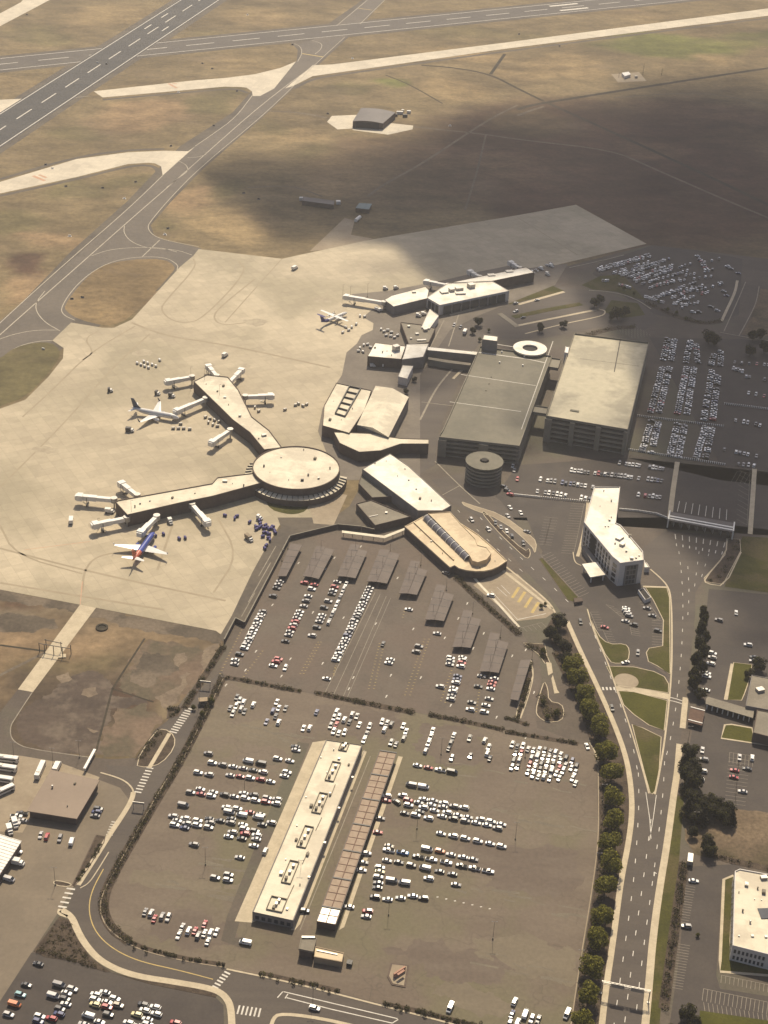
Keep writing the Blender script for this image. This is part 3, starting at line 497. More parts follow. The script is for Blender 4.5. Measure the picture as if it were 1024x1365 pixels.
sheet('terminal_east_car_park', [(870, 327), (925, 333), (990, 345), (985, 420), (945, 432), (865, 418), (790, 365), (800, 350)], .05, M['dark_lot'])
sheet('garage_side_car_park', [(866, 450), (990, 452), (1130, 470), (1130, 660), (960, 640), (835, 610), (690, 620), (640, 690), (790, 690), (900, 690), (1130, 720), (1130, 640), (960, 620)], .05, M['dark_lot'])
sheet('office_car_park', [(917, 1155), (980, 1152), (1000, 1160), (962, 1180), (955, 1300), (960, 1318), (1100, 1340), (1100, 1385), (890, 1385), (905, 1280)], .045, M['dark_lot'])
ragged('scrub', [(912, 1085), (935, 1076), (1060, 1086), (1060, 1165), (1000, 1156), (965, 1148), (925, 1140), (915, 1120)], .06, M['scrub'], 1.6, 31)
sheet('taxi_lot', [(631, 780), (650, 770), (668, 762), (690, 765), (705, 780), (732, 803.6), (738, 816.5), (727.6, 824), (689, 828)], .07, M['yard'])
sheet('taxi_lot_apron', [(689, 828), (727.6, 825), (726, 840), (706, 846), (697, 842)], .06, M['asphalt'])
sheet('garden', [(352, 664), (412, 670), (409, 681), (394, 686), (380, 685), (361, 679.5)], .13, M['lawn'], 1)
sheet('planting_strip', [(738, 820), (756, 826), (776, 875), (796, 916), (819, 970), (832, 1010), (838, 1048), (839, 1085), (835, 1124), (825, 1172), (814, 1254), (803, 1323), (797, 1390), (760, 1390), (774, 1290), (791, 1190), (799, 1120), (799, 1040), (797, 1005), (786, 985), (770, 940), (752, 900), (735, 860), (728, 838)], .07, M['bed'])
sheet('forecourt', [(412, 670), (440, 655), (463, 660), (445, 700), (418, 698)], .12, M['yard'])
sheet('forecourt', [(370, 690), (418, 690), (445, 690), (470, 672), (500, 705), (450, 704), (374, 701)], .11, M['shoulder'])

# ------------------------------------------------------------------ buildings
def windows(root, A, B, z0, z1, n, gap=.3, name='window', m='glass', t=.16, ends=.04):
    """n separate window parts along the wall line A-B (world points), standing a little proud of it"""
    A, B = Vector((A[0], A[1], 0)), Vector((B[0], B[1], 0)); d = B - A
    if d.length < 1e-3: return
    for k in range(n):
        a = ends + (1 - 2 * ends) * (k + gap / 2) / n; b = ends + (1 - 2 * ends) * (k + 1 - gap / 2) / n
        mb = MB(); mb.bar(A + d * a + Vector((0, 0, z0)), A + d * b + Vector((0, 0, z0)), t, z1 - z0)
        put(mb, name, M[m], root)
def building(name, label, roof, h, rm, wm, cat='building', parapet=.5, units=(), world=False, group=None, over=0.0, pm=None):
    q = [Vector((a.x, a.y, 0)) for a in (roof if world else PL(roof, h))]
    if area(q) < 0: q.reverse()
    c = cen(q)
    root = thing(name, label, cat, c, group=group)
    qi = [p + (c - p).normalized() * over for p in q] if over else q
    b = MB(); b.prism(qi, 0, h - .45, 0, top=True); put(b, 'wall', M[wm], root)
    b = MB(); b.prism(q, h - .45, h, 1, 0, bottom=bool(over))
    if parapet: b.kerb(q, h + .001, h + parapet, .45, 1)
    rf = put(b, 'roof', [M[rm], M[pm or wm if not over else rm]], root)
    for u in units:
        x, y, w_, d_, hh = u[:5]; p = P(x, y, h); b = MB(); b.box((p.x, p.y, h), w_, d_, hh, u[5] if len(u) > 5 else RENT, 0)
        put(b, 'roof_unit', M['metal'], root)
    return root, q
def inset(q, d):
    p = [Vector((k.x, k.y, 0)) for k in q]
    if area(p) < 0: p.reverse()
    out = []
    n = len(p)
    for i in range(n):
        e1 = (p[i] - p[i - 1]).normalized(); e2 = (p[(i + 1) % n] - p[i]).normalized()
        n1 = Vector((-e1.y, e1.x, 0)); n2 = Vector((-e2.y, e2.x, 0)); m_ = (n1 + n2)
        m_ = m_ / max(.3, m_.length_squared / 2); out.append(p[i] + m_ * d)
    return out

# --- long rental-car building in the open lot, and its framed canopy
root, q = building('rental_building', 'long narrow white-roofed building in the middle of the open car park', [(434.7, 986.8), (483, 994), (391.4, 1227.7), (336.5, 1216)], 4.6, 'roof_cream', 'wall_grey', parapet=.35,
    units=[(452, 1012, 1.2, 1.2, .8), (470, 1037, 1, 1, .7), (452, 1078, 1, 1, .7), (433, 1124, 1.1, 1.1, .7), (412, 1170, 1, 1, .7), (428, 1010, .6, .6, .5), (408, 1063, .6, .6, .5), (396, 1101, .6, .6, .5), (381, 1146, .6, .6, .5), (383, 1212, 1.2, 1, .6), (436, 1030, .5, .5, .5), (446, 1022, .5, .5, .5)])
for x, y, w_, l_ in ((444, 1029, 4.2, 14), (426.6, 1071, 4.2, 14), (407, 1116, 4.2, 14), (387, 1163, 4.2, 14), (458.5, 996, 4, 6), (369, 1206, 7, 8)):
    p = P(x, y, 4.6); b = MB(); ux, uy = math.cos(RENT), math.sin(RENT)
    at = lambda s, t: Vector((p.x + ux * s - uy * t, p.y + uy * s + ux * t, 4.6))
    for s0, t0, s1, t1 in ((-l_/2, -w_/2, l_/2, -w_/2), (-l_/2, w_/2, l_/2, w_/2), (-l_/2, -w_/2, -l_/2, w_/2), (l_/2, -w_/2, l_/2, w_/2)): b.bar(at(s0, t0), at(s1, t1), .3, .7)
    fr = put(b, 'roof_screen', M['screen'], root)
    for k in range(3):
        a = at(-l_/3.2 + k * l_/3.4, .6 - .5 * k); b = MB(); b.box((a.x, a.y, 4.6), 1.6, 1.1, 1.3, RENT); b.build('cooling_unit', M['metal' if k else 'screen'], fr, loc=root.location)
for a, c in (((447, 1046), (441, 1062)), ((429, 1090), (421, 1107)), ((411, 1135), (403, 1152)), ((392, 1180), (378, 1210))): b = MB(); b.bar(P(*a, 4.62), P(*c, 4.62), .35, .25); put(b, 'roof_pipe', M['screen'], root)
windows(root, q[0] if q[0].y < 600 else q[-1], q[1], 1, 3, 6, .4)
sheet('rental_forecourt', [(416.7, 989.7), (434, 987), (450, 990), (355, 1222), (336, 1230), (313, 1228)], .06, M['pavement'])
sheet('rental_side_path', [(484, 1001), (489, 1002), (400, 1232), (393, 1240), (388, 1240)], .06, M['pavement'])
lines('rental_lane_lines', [(.4, [(494, 1008), (400, 1240)]), (.5, [(486, 1000), (392, 1240)])], .07, 'faint', sm=0)
cnr = PL([(506.6, 1000.7), (528.8, 1004), (447.5, 1232.5), (422, 1228)], 4.2)
root = thing('return_canopy', 'long canopy of pale panels under a dark frame beside the rental building', 'canopy', cen(cnr))
TL, TR, BR, BL = [Vector((k.x, k.y, 4.2)) for k in cnr]
NP = 26
for k in range(NP):
    for s0, s1 in ((0.02, .49), (.51, .98)):
        f0, f1 = (k + .04) / NP, (k + .96) / NP
        L0, L1, R0, R1 = TL.lerp(BL, f0), TL.lerp(BL, f1), TR.lerp(BR, f0), TR.lerp(BR, f1)
        b = MB(); b.prism([L0.lerp(R0, s0), L0.lerp(R0, s1), L1.lerp(R1, s1), L1.lerp(R1, s0)], 4.15, 4.25, 0, bottom=True)
        put(b, 'roof_panel', M['bpale' if k < NP - 2 else 'metal'], root)
for k in range(NP + 1):
    b = MB(); f = k / NP; wd = .7 if k % 4 == 0 else .3
    b.bar(TL.lerp(BL, f) + Vector((0, 0, .06 if k % 4 else .1)), TR.lerp(BR, f) + Vector((0, 0, .06 if k % 4 else .1)), wd, .12 if k % 4 else .28); put(b, 'cross_beam', M['rust' if k % 4 else 'dmetal'], root)
for s in (0, .5, 1):
    b = MB(); b.bar(TL.lerp(TR, s) - Vector((0, 0, .2)), BL.lerp(BR, s) - Vector((0, 0, .2)), .3, .36); put(b, 'long_beam', M['dmetal'], root)
for s in (.02, .49, .51, .98):
    b = MB(); b.bar(TL.lerp(TR, s) + Vector((0, 0, .07)), BL.lerp(BR, s) + Vector((0, 0, .07)), .22, .1); put(b, 'edge_beam', M['rust'], root)
for k in range(9):
    for s in (.05, .95):
        f = (k + .3) / 9; a = TL.lerp(BL, f).lerp(TR.lerp(BR, f), s); b = MB(); b.tube((a.x, a.y, 0), (a.x, a.y, 4.1), .14); put(b, 'post', M['dmetal'], root)
a = BL.lerp(TL, .004).lerp(BR.lerp(TR, .004), .5); b = MB(); b.bar(BL.lerp(TL, .005) * 1 - Vector((0, 0, 4.2)), BR.lerp(TR, .005) - Vector((0, 0, 4.2)), .3, 4.0); put(b, 'end_wall', M['wall_dark'], root)
sheet('canopy_kerb', [(531, 1008), (537, 1009), (459, 1236), (452, 1240)], .08, M['pavement'])
building('office_hut', 'small square grey-roofed hut south of the rental canopy', [(402, 1248), (422.5, 1251), (417.6, 1269.5), (398, 1265.6)], 4.5, 'roof_grey', 'wall_dark', over=.4, pm='wall_grey', units=[(411, 1250, 5.5, 1, .6, 0.05)])
building('wash_building', 'low long building with a tan roof beside the small hut', [(420.5, 1261.7), (458.6, 1270.5), (456, 1283), (418.6, 1276)], 3.2, 'roof_tan', 'wall_tan', parapet=.3, units=[(436, 1270, 9, .5, .35, -.2)])
b = MB(); p = P(466, 1286); b.box((p.x, p.y, 0), 2.2, 2.2, 1.6, RENT); b.box((p.x, p.y, 1.6), 2.3, 2.3, .15, RENT); b.box((p.x, p.y + .6, 1.75), 1.6, .3, .12, RENT)
tag(b.build('waste_bin', M['dmetal'], loc=(p.x, p.y, 0)), 'dark square bin at the end of the tan-roofed building', 'bin')
# sign plinth
q = PL([(521, 1284), (545.5, 1287), (540.7, 1317), (522, 1313.4), (516, 1302)])
root = thing('sign_plinth', 'kerbed concrete plinth carrying a slanting pink brick sign wall', 'sign', cen(q))
b = MB(); b.prism(q, 0, .3); put(b, 'kerb', M['wall_dark'], root)
b = MB(); b.prism(inset(q, .8), .3, .4); put(b, 'plinth', M['yard'], root)
b = MB(); b.bar(P(525, 1303, .4), P(540, 1293, .4), .7, 2.2); b.bar(P(530, 1300, 2.6), P(539, 1294, 2.6), 1.0, .5); put(b, 'sign_wall', M['pink'], root)
# brown workshop and ribbed shed
root, q = building('workshop', 'large brown flat-roofed workshop beside the bus yard', [(68, 1026), (133, 1040), (102.5, 1091.5), (36, 1081)], 4.8, 'roof_brown', 'wall_dark', over=1.2, parapet=0)
qs = sorted(q, key=lambda k: k.y)[:2]; qs.sort(key=lambda k: k.x)
windows(root, qs[0].lerp(qs[1], .1) + Vector((0, 1.25, 0)), qs[1].lerp(qs[0], .06) + Vector((0, 1.25, 0)), .3, 3.2, 6, .35, 'bay_door', 'wall_grey', t=.5)
root, q = building('ribbed_shed', 'pale ribbed-roof shed at the left edge of the service yard', [(-30, 1103), (29, 1121), (-2, 1168), (-60, 1150)], 5.2, 'bwhite', 'wall_dark', over=.6, parapet=0)
a0, a1, a2, a3 = PL([(-30, 1103), (29, 1121), (-2, 1168), (-60, 1150)], 5.2)
b = MB()
for k in range(13): f = k / 12; b.bar(a0.lerp(a3, f * .98 + .01) , a1.lerp(a2, f * .98 + .01), .35, .14)
put(b, 'roof_rib', M['metal'], root)
# --- hotel
H = 15.5
wing_a = [(792, 650), (826.7, 650), (821, 698), (827.5, 701), (857, 736), (858, 747.5), (826.7, 751.7), (824.4, 749.4), (816.5, 743), (778.3, 697), (781.4, 688.5)]
root, q = building('hotel', 'white six-sided hotel with a bright white roof and dark window bays', wing_a, H, 'roof_white', 'wall_white', cat='hotel', parapet=.7,
    units=[(826, 718, 5, 3.2, 1.2, .9), (829.5, 727, 3, 2.4, 1.5, .9), (812.5, 694, 1.2, 1, 1, 0), (842, 745, 2, 2, 1.2, 0), (848, 744, 1, 1, .8, 0), (807, 702, .8, .8, .7, 0), (811, 702, .8, .8, .7, 0), (852, 741, .8, .8, .7, 0)])
W = [Vector((k.x, k.y, 0)) for k in PL(wing_a, H)]
for lo, n in ((2, 3), (5.4, 3), (8.8, 3), (12.2, 3)): windows(root, W[9], W[8], lo - .6, lo + 2.1, 10, .45)
for f0, f1, nm in ((.28, .45, 'dark_bay'),): 
    b = MB(); b.bar(W[9].lerp(W[8], f0), W[9].lerp(W[8], f1), .5, 14.6); put(b, nm, M['void'], root)
b = MB(); b.bar(W[6].lerp(W[5], .24), W[6].lerp(W[5], .80), .3, 13.6); bay = put(b, 'dark_bay', M['wall_grey'], root)
for k in range(4): windows(root, W[6].lerp(W[5], .30), W[6].lerp(W[5], .74), .8 + 3.3 * k, 3.2 + 3.3 * k, 3, .2, t=.5)
for k in range(4): windows(root, W[8], W[7], .8 + 3.3 * k, 3.0 + 3.3 * k, 1, .3)
root2 = thing('entrance_canopy', 'white flat canopy over the hotel entrance drive', 'canopy', P(791, 760))
cq = PL([(776, 752), (797, 749), (808, 766), (787, 769.5)], 4.6)
b = MB(); b.prism(cq, 4.1, 4.7, 1, 0, bottom=True); put(b, 'canopy_roof', [M['roof_white'], M['wall_white']], root2)
for k in inset(cq, 1.2): b = MB(); b.box((k.x, k.y, 0), .7, .7, 4.1); put(b, 'column', M['wall_white'], root2)
b = MB(); q = PL([(776, 728), (781, 727), (797, 748), (790, 750)], 4); b.prism(q, 0, 4, 0); tag(b.build('hotel_terrace', [M['wall_grey']], loc=cen(q)), 'low grey terrace block beside the hotel side wall', 'terrace')
building('refuse_enclosure', 'small walled refuse enclosure south of the hotel', [(850.5, 787), (858, 784.5), (868, 797), (860, 800.5)], 2.2, 'void', 'wall_white', parapet=.5)
building('hotel_annex', 'low white annex at the hotel east corner', [(858.5, 747), (863, 752), (866, 757), (859, 757)], 3.2, 'roof_white', 'wall_white')
# --- toll plaza
ZT = 5.5
tq = [Vector((k.x, k.y, 0)) for k in PL([(894, 682), (978, 697), (976.5, 709), (892, 693.5)], ZT)]
root = thing('toll_canopy', 'long dark toll plaza canopy with two white stripes across the exit lanes', 'canopy', cen(tq))
b = MB(); b.prism(tq, ZT - .7, ZT, 0, bottom=True); put(b, 'canopy_roof', M['roof_slate'], root)
for f0, f1 in ((.48, .60), (.76, .88)):
    b = MB(); b.prism([tq[0].lerp(tq[3], f0), tq[1].lerp(tq[2], f0), tq[1].lerp(tq[2], f1), tq[0].lerp(tq[3], f1)], ZT + .01, ZT + .35); put(b, 'white_beam', M['bwhite'], root)
for f in (-.012, 1.012):
    b = MB(); k = tq[3].lerp(tq[2], f); k2 = tq[0].lerp(tq[1], f); b.bar((k.x, k.y, 0), (k2.x, k2.y, 0), .8, ZT + .9); put(b, 'end_pylon', M['bwhite'], root)
for k in range(8):
    f = (k + .5) / 8; a = tq[3].lerp(tq[2], f).lerp(tq[0].lerp(tq[1], f), .5); b = MB(); b.box((a.x, a.y, .0), 1.6, 3.2, 2.6, .1); tb = put(b, 'toll_booth', M['wall_grey'], root)
    b = MB(); b.tube((a.x, a.y - 3, 0), (a.x, a.y - 3, ZT - .7), .15); put(b, 'post', M['metal'], root)
# --- buildings on the right
building('motel_wing', 'grey low-pitched building with a white roof hatch among trees at the right edge', [(1002, 900), (1024, 904), (1075, 912), (1070, 955), (994, 941)], 5, 'roof_grey', 'wall_grey', units=[(1013, 921, 4, 3, 1.6, .4)], parapet=.3)
building('motel_block', 'grey flat-roofed block south of the covered walkway at the right edge', [(1009, 946.6), (1035, 951), (1080, 960), (1075, 995), (1004, 977)], 5.6, 'roof_grey', 'wall_dark', parapet=.3)
wq = [Vector((k.x, k.y, 0)) for k in PL([(942, 928), (1005.5, 946.6), (1004, 957), (940.6, 938)], 3.6)]
root = thing('covered_walkway', 'grey-roofed covered walkway leading west from the right-hand motel', 'walkway', cen(wq))
b = MB(); b.prism(wq, 3.2, 3.6, 0, bottom=True); put(b, 'roof', M['roof_grey'], root)
for k in range(9): a = wq[3].lerp(wq[2], (k + .4) / 9) + Vector((0, .5, 0)); b = MB(); b.box((a.x, a.y, 0), .5, .5, 3.2); put(b, 'column', M['bwhite'], root)
b = MB(); b.bar(wq[0].lerp(wq[3], .3), wq[1].lerp(wq[2], .3), .4, 3.2); put(b, 'wall', M['wall_dark'], root)
sq = [Vector((k.x, k.y, 0)) for k in PL([(921, 941), (940, 946), (936, 967), (917, 962)], 2.8)]
root = thing('roadside_shelter', 'dark red flat-roofed shelter with two white beams beside the exit road', 'shelter', cen(sq))
b = MB(); b.prism(sq, 2.5, 2.8, 0, bottom=True); put(b, 'roof', M['brick'], root)
for f in (.08, .88): b = MB(); b.bar(sq[0].lerp(sq[3], f) + Vector((0, 0, 2.81)), sq[1].lerp(sq[2], f) + Vector((0, 0, 2.81)), .5, .3); put(b, 'white_beam', M['bwhite'], root)
for k in inset(sq, .4): b = MB(); b.box((k.x, k.y, 0), .3, .3, 2.5); put(b, 'post', M['dmetal'], root)
root, q = building('office_building', 'cream-roofed office building at the lower right edge', [(979.5, 1162), (986, 1159), (1024, 1166), (1090, 1180), (1085, 1290), (1024, 1273), (976.5, 1261)], 8.5, 'roof_cream', 'wall_white', parapet=.5, units=[(1018, 1171, 3, 2, 1.3, .2), (1003, 1248, 1.2, 1.2, .6, 0), (1021, 1249, 1.2, 1.2, .6, 0), (985, 1248, .6, .6, .5, 0), (1006, 1199, .5, .5, .4, 0), (1015, 1200, .5, .5, .4, 0)])
W = [Vector((k.x, k.y, 0)) for k in PL([(976.5, 1261), (1024, 1273), (1085, 1290), (979.5, 1162)], 8.5)]
for lo in (1.2, 4.8): windows(root, W[0], W[1], lo, lo + 2, 8, .45); windows(root, W[1], W[2], lo, lo + 2, 9, .45); windows(root, W[3], W[0], lo, lo + 2, 12, .45)
b = MB(); p = P(1022, 1218, 8.5); b.box((p.x, p.y, 8.5), 6.5, 6.0, .35, .1); put(b, 'skylight', M['glass'], root)
# --- parking garages
def garage(name, label, roof, h, rm, levels, shafts, units=(), seams=()):
    q = [Vector((k.x, k.y, 0)) for k in PL(roof, h)]
    if area(q) < 0: q.reverse()
    root = thing(name, label, 'garage', cen(q))
    b = MB(); b.prism(inset(q, 2.2), 0, h - .6, 0, top=False); put(b, 'dark_interior', M['void'], root)
    b = MB(); b.prism(q, h - .6, h, 1, 0, bottom=True); b.kerb(q, h + .001, h + 1.05, .5, 1); rf = put(b, 'roof', [M[rm], M['wall_conc']], root)
    st = (h - .6) / levels
    for k in range(levels):
        z = k * st; b = MB(); b.prism(q, z + .02, z + (1.5 if k else .9), 0, bottom=True); put(b, 'parking_deck', M['wall_conc'], root)
    for a, c, f0, f1 in shafts:
        A, B = q[a], q[c]; b = MB(); b.bar(A.lerp(B, f0), A.lerp(B, f1), 3.0, h - .62); put(b, 'stair_shaft', M['wall_conc'], root)
    for x, y, w_, d_, hh in units: p = P(x, y, h); b = MB(); b.box((p.x, p.y, h), w_, d_, hh, math.atan2((q[1] - q[0]).y, (q[1] - q[0]).x)); put(b, 'roof_unit', M['roof_deck' if hh < 1 else 'bwhite'], root)
    b = MB()
    for s in seams:
        w_, pp = s; w_ = w_; b.strip(PL(pp), w_, h + .03)
    if seams: b.build('deck_seam', M['stain' if name == 'parking_garage' and rm == 'roof_olive' else 'paint'], rf, loc=root.location)
    return root, q
def shaft_edges(q):   # index of the edge that faces the camera: its lowest-y pair
    n = len(q); k = min(range(n), key=lambda i: q[i].y + q[(i + 1) % n].y); return k, (k + 1) % n
groof = [(765.3, 445.8), (865, 458.1), (836.9, 574.1), (727.9, 555.7)]
gq = [Vector((k.x, k.y, 0)) for k in PL(groof, 18)]
if area(gq) < 0: gq.reverse()
e0, e1 = shaft_edges(gq)
root, gq = garage('parking_garage', 'tall parking garage with a sunlit olive concrete roof and open decks', groof, 18, 'roof_olive', 5, [(e0, e1, -.005, .08), (e0, e1, .30, .36), (e0, e1, .62, .68), (e0, e1, .96, 1.002)], units=[(766, 548, 6, 2.2, .5)], seams=[(.7, [(757, 469), (824, 478)]), (.7, [(824, 478), (815, 526)]), (.4, [(770, 508), (848, 518)])])
groof2 = [(640, 463), (735.5, 476), (692.5, 596), (585, 584), (590.5, 573.6), (627.5, 491)]
gq2 = [Vector((k.x, k.y, 0)) for k in PL(groof2, 13)]
if area(gq2) < 0: gq2.reverse()
e0, e1 = shaft_edges(gq2)
garage('parking_garage', 'wide lower parking garage with a dark deck and thin pale seams', groof2, 13, 'roof_deck', 4, [(e0, e1, -.003, .10), (e0, e1, .5, .62)], units=[(669, 470, 1, 1, 1.2), (666, 484, 1, 1, 1.2), (697, 488, 1, 1, 1.2), (699, 476, 1.0, 1.0, 1.2), (655, 503, .6, .6, .6), (652, 512, .6, .6, .6), (648, 521, .6, .6, .6)], seams=[(1.0, [(628, 490), (701, 500), (724, 505)]), (.6, [(613, 521), (712, 536)]), (.6, [(598, 558), (692.5, 571)]), (.7, [(660, 480), (698, 486)]), (.5, [(735, 476), (693, 595)])])
q = [Vector((k.x, k.y, 0)) for k in PL([(645, 446.5), (664, 449), (663, 455.5), (643, 453)], 21)]
b = MB(); b.prism(q, 12.9, 21, 0); b.kerb(q, 21.001, 21.5, .4, 0); r0 = thing('lift_tower', 'pale lift tower rising from the corner of the lower garage', 'tower', cen(q) + Vector((0, 0, 0))); b.prism(inset(q, .02), 0, 12.8, 0); put(b, 'wall', M['wall_grey'], r0); b = MB(); b.prism(inset(q, .46), 21.0, 21.2, 0); put(b, 'roof', M['roof_white'], r0)
def ring_pts(c, r, n=40, z=0): return [Vector((c.x + r * math.cos(6.2832 * k / n), c.y + r * math.sin(6.2832 * k / n), z)) for k in range(n)]
def annulus(b, c, r0, r1, z0, z1, m=0, n=40):
    A, B = ring_pts(c, r0, n), ring_pts(c, r1, n); up = lambda s, z: [Vector((k.x, k.y, z)) for k in s]
    b.loop_quads(up(B, z0), up(B, z1), m); b.loop_quads(up(B, z1), up(A, z1), m); b.loop_quads(up(A, z1), up(A, z0), m); b.loop_quads(up(A, z0), up(B, z0), m)
for nm, lab, x, y, zt, ro, ri, topm, lev in (('spiral_ramp', 'round ramp tower with a white ring roof at the lower garage corner', 706.8, 463.7, 15.5, 12.4, 5.6, 'roof_white', 4), ('spiral_ramp', 'round dark ramp tower with stacked rings in front of the lower garage', 646, 614, 13.5, 12.2, 3.0, 'roof_deck', 5)):
    c = P(x, y, zt); r0 = thing(nm, lab, 'ramp tower', (c.x, c.y, 0))
    b = MB(); annulus(b, c, ri, ro, zt - .9, zt); put(b, 'ring_roof', M[topm], r0)
    for k in range(lev): b = MB(); annulus(b, c, ri + .5, ro - .4, k * (zt - .9) / lev + .05, k * (zt - .9) / lev + 1.3); put(b, 'ramp_ring', M['wall_conc'], r0)
    b = MB(); b.prism(ring_pts(c, ri + .2, 24), 0, zt - 1.2, 0); put(b, 'core', M['void'], r0)
    if ri < 4: b = MB(); b.prism(ring_pts(c, 2.2, 16), zt - 1.2, zt + .8, 0); put(b, 'cap', M['void'], r0)
for lab, pts, z in (('upper link bridge joining the two garages', [(735, 478), (748, 480), (744, 492), (731, 490)], 12.5), ('lower link bridge joining the two garages', [(711, 541), (731, 544), (728, 553), (708, 550)], 12.0)):
    q = PL(pts, z); b = MB(); b.prism(q, z - 1.4, z, 0, bottom=True); b.kerb(q, z + .001, z + .9, .4)
    tag(b.build('garage_bridge', M['wall_conc'], loc=cen(q)), lab, 'bridge')
building('stair_tower', 'small pale stair tower at the north-west corner of the tall garage', [(754, 462), (759, 463), (757.5, 471), (752.5, 470)], 20, 'bwhite', 'wall_white', cat='tower', parapet=.3)
# --- terminal
def roofed(name, label, pts, h, rm, wm, **k): return building(name, label, pts, h, rm, wm, cat=k.pop('cat', 'terminal'), **k)
root, q = roofed('terminal_hall', 'white-roofed terminal hall with a tall glazed front facing the kerb', [(569, 397), (597, 378), (657, 375.5), (679, 388), (586.5, 407)], 8.5, 'roof_white', 'wall_white', parapet=.3, over=.0,
    units=[(628, 383, 5, 5, 3.2, .5), (612, 386, 6, 4, 2, .4), (602, 388, 4, 4, 2.4, .4), (592, 390, 6, 5, 1.2, .4), (614, 392, 8, 3, 1.2, .2)])
A, B = P(587.5, 407.5, 8.5), P(678.5, 388.8, 8.5); windows(root, A, B, .6, 7.4, 7, .16, t=.5)
A, B = P(570, 397.5, 8.5), P(586, 406.7, 8.5); windows(root, A, B, 1, 7.2, 3, .2, t=.5)
roofed('terminal_concourse', 'long narrow white-roofed concourse running north-east behind the glazed hall', [(599, 377), (701, 356), (712.5, 363.4), (656, 375)], 8, 'roof_white', 'wall_dark', parapet=.3, units=[(655, 367, 6, 4, .8, .3), (679, 362, 6, 4, .8, .3)])
roofed('terminal_concourse', 'short white-roofed concourse wing west of the glazed hall', [(512, 400), (522, 394), (567, 382), (572, 387), (570, 398), (525, 409)], 7, 'roof_white', 'wall_grey', parapet=.3, units=[(552, 390, 3, 2, 1, .2)])
roofed('entrance_link', 'white-roofed link running south from the glazed hall', [(573, 412), (585, 421), (573, 438), (561.6, 436.7)], 6, 'roof_white', 'wall_white', parapet=.2)
roofed('service_wing', 'flat grey service wing between the terminal link and the apron', [(534, 430), (560, 433), (580.6, 438), (572, 457), (545, 460)], 5, 'roof_grey', 'wall_dark', units=[(567, 441, 3, 3, 2, .4), (545, 436, 2, 2, 1.2, .3), (556, 446, 2.5, 2, 1.2, .3), (562, 454, 7, 2, .8, .2), (548, 452, 1.5, 1.5, 1, .2)])
roofed('ticket_hall', 'white-roofed ticket hall with a round rooftop drum near the service wing', [(500, 457), (541, 461.6), (535, 479), (490, 475)], 8, 'roof_white', 'wall_dark', parapet=.2, units=[(528, 467, 4.5, 4, 4, .6), (516, 468, .8, .8, .6, 0)])
roofed('ticket_hall', 'pale blue-white pitched roof hall joined to the skybridge', [(542, 459), (572, 458), (564.5, 476), (536, 479.5), (539, 470)], 9, 'roof_white', 'wall_grey', parapet=.2)
roofed('skybridge', 'long straight white skybridge from ticket hall to lower garage', [(570, 462.5), (637, 469.5), (636, 473), (570, 466.5)], 8, 'roof_white', 'wall_grey', cat='bridge', parapet=0)
roofed('skybridge', 'thin lower walkway with a kink just south of the long skybridge', [(571, 476), (598, 480), (628, 484), (627, 487), (597, 483.5), (571, 479)], 5, 'roof_grey', 'wall_conc', cat='bridge', parapet=0)
roofed('entrance_link', 'grey-white narrow link south of the ticket hall', [(537, 487), (551, 488), (543, 505), (531, 502)], 6, 'roof_white', 'wall_white', parapet=.2)
root, q = roofed('terminal_wing', 'flat-roofed terminal wing with a framed roof plant well', [(448.5, 511), (481, 518), (495.6, 521), (486, 548), (466, 578), (430, 568), (432, 541)], 8, 'roof_cream', 'wall_dark')
b = MB()
for k in range(6):
    t = k / 5; a = Vector(P(466, 516, 8)).lerp(P(447, 552, 8), t); c = Vector(P(481, 519, 8)).lerp(P(460, 556, 8), t); b.bar(a, c, .5, 1.2)
b.bar(P(466, 516, 8), P(447, 552, 8), .6, 1.5); b.bar(P(481, 519, 8), P(460, 556, 8), .6, 1.5); put(b, 'roof_screen', M['dmetal'], root)
A, B, Cc, D = PL([(500.8, 514), (545, 529), (518, 582.5), (476, 566)], 9)
root = thing('pitched_hall', 'large pale pitched-roof terminal hall sloping down to the kerb road', 'terminal', cen([A, B, Cc, D]))
b = MB(); b.prism([A, B, Cc, D], 0, 8.4, 0); put(b, 'wall', M['wall_grey'], root)
b = MB(); mid = (A.lerp(B, .5), D.lerp(Cc, .5)); up = Vector((0, 0, 2.4)); z = Vector((0, 0, -.2))
b.face([A + z, mid[0] + up, mid[1] + up, D + z][::-1]); b.face([mid[0] + up, B + z, Cc + z, mid[1] + up][::-1]); b.face([A + z, B + z, mid[0] + up]); b.face([D + z, mid[1] + up, Cc + z]); put(b, 'roof', M['roof_cream'], root)
roofed('skybridge', 'wide skybridge tapering from the rotunda towards the lower garage', [(445, 576), (498, 578), (520, 582.5), (534.6, 584.6), (571.5, 585.6), (571.5, 592), (534.6, 592), (508, 601), (479, 603), (452.6, 591)], 7.5, 'roof_cream', 'wall_dark', cat='bridge', parapet=.3)
roofed('baggage_hall', 'long white-roofed baggage hall running diagonally south-east from the rotunda', [(520, 605), (545, 621.5), (602, 674), (590, 681), (557, 681), (483, 625.6)], 8, 'roof_white', 'wall_grey', parapet=.3, units=[(555, 652, 1, 1, .8, 0), (545, 640, 1, 1, .8, 0)])
roofed('plant_building', 'low dark grey flat building beside the long baggage hall', [(475, 672), (495, 667), (548, 689), (500, 701)], 4.5, 'roof_grey', 'wall_dark', units=[(498, 688, 6, .4, .4, .5), (515, 684, 1.5, 1.5, .8, 0)])
roofed('plant_building', 'dark low block north of the plant building', [(482, 632), (492, 630), (530, 662), (496, 664), (478, 645)], 4, 'roof_deck', 'wall_dark')
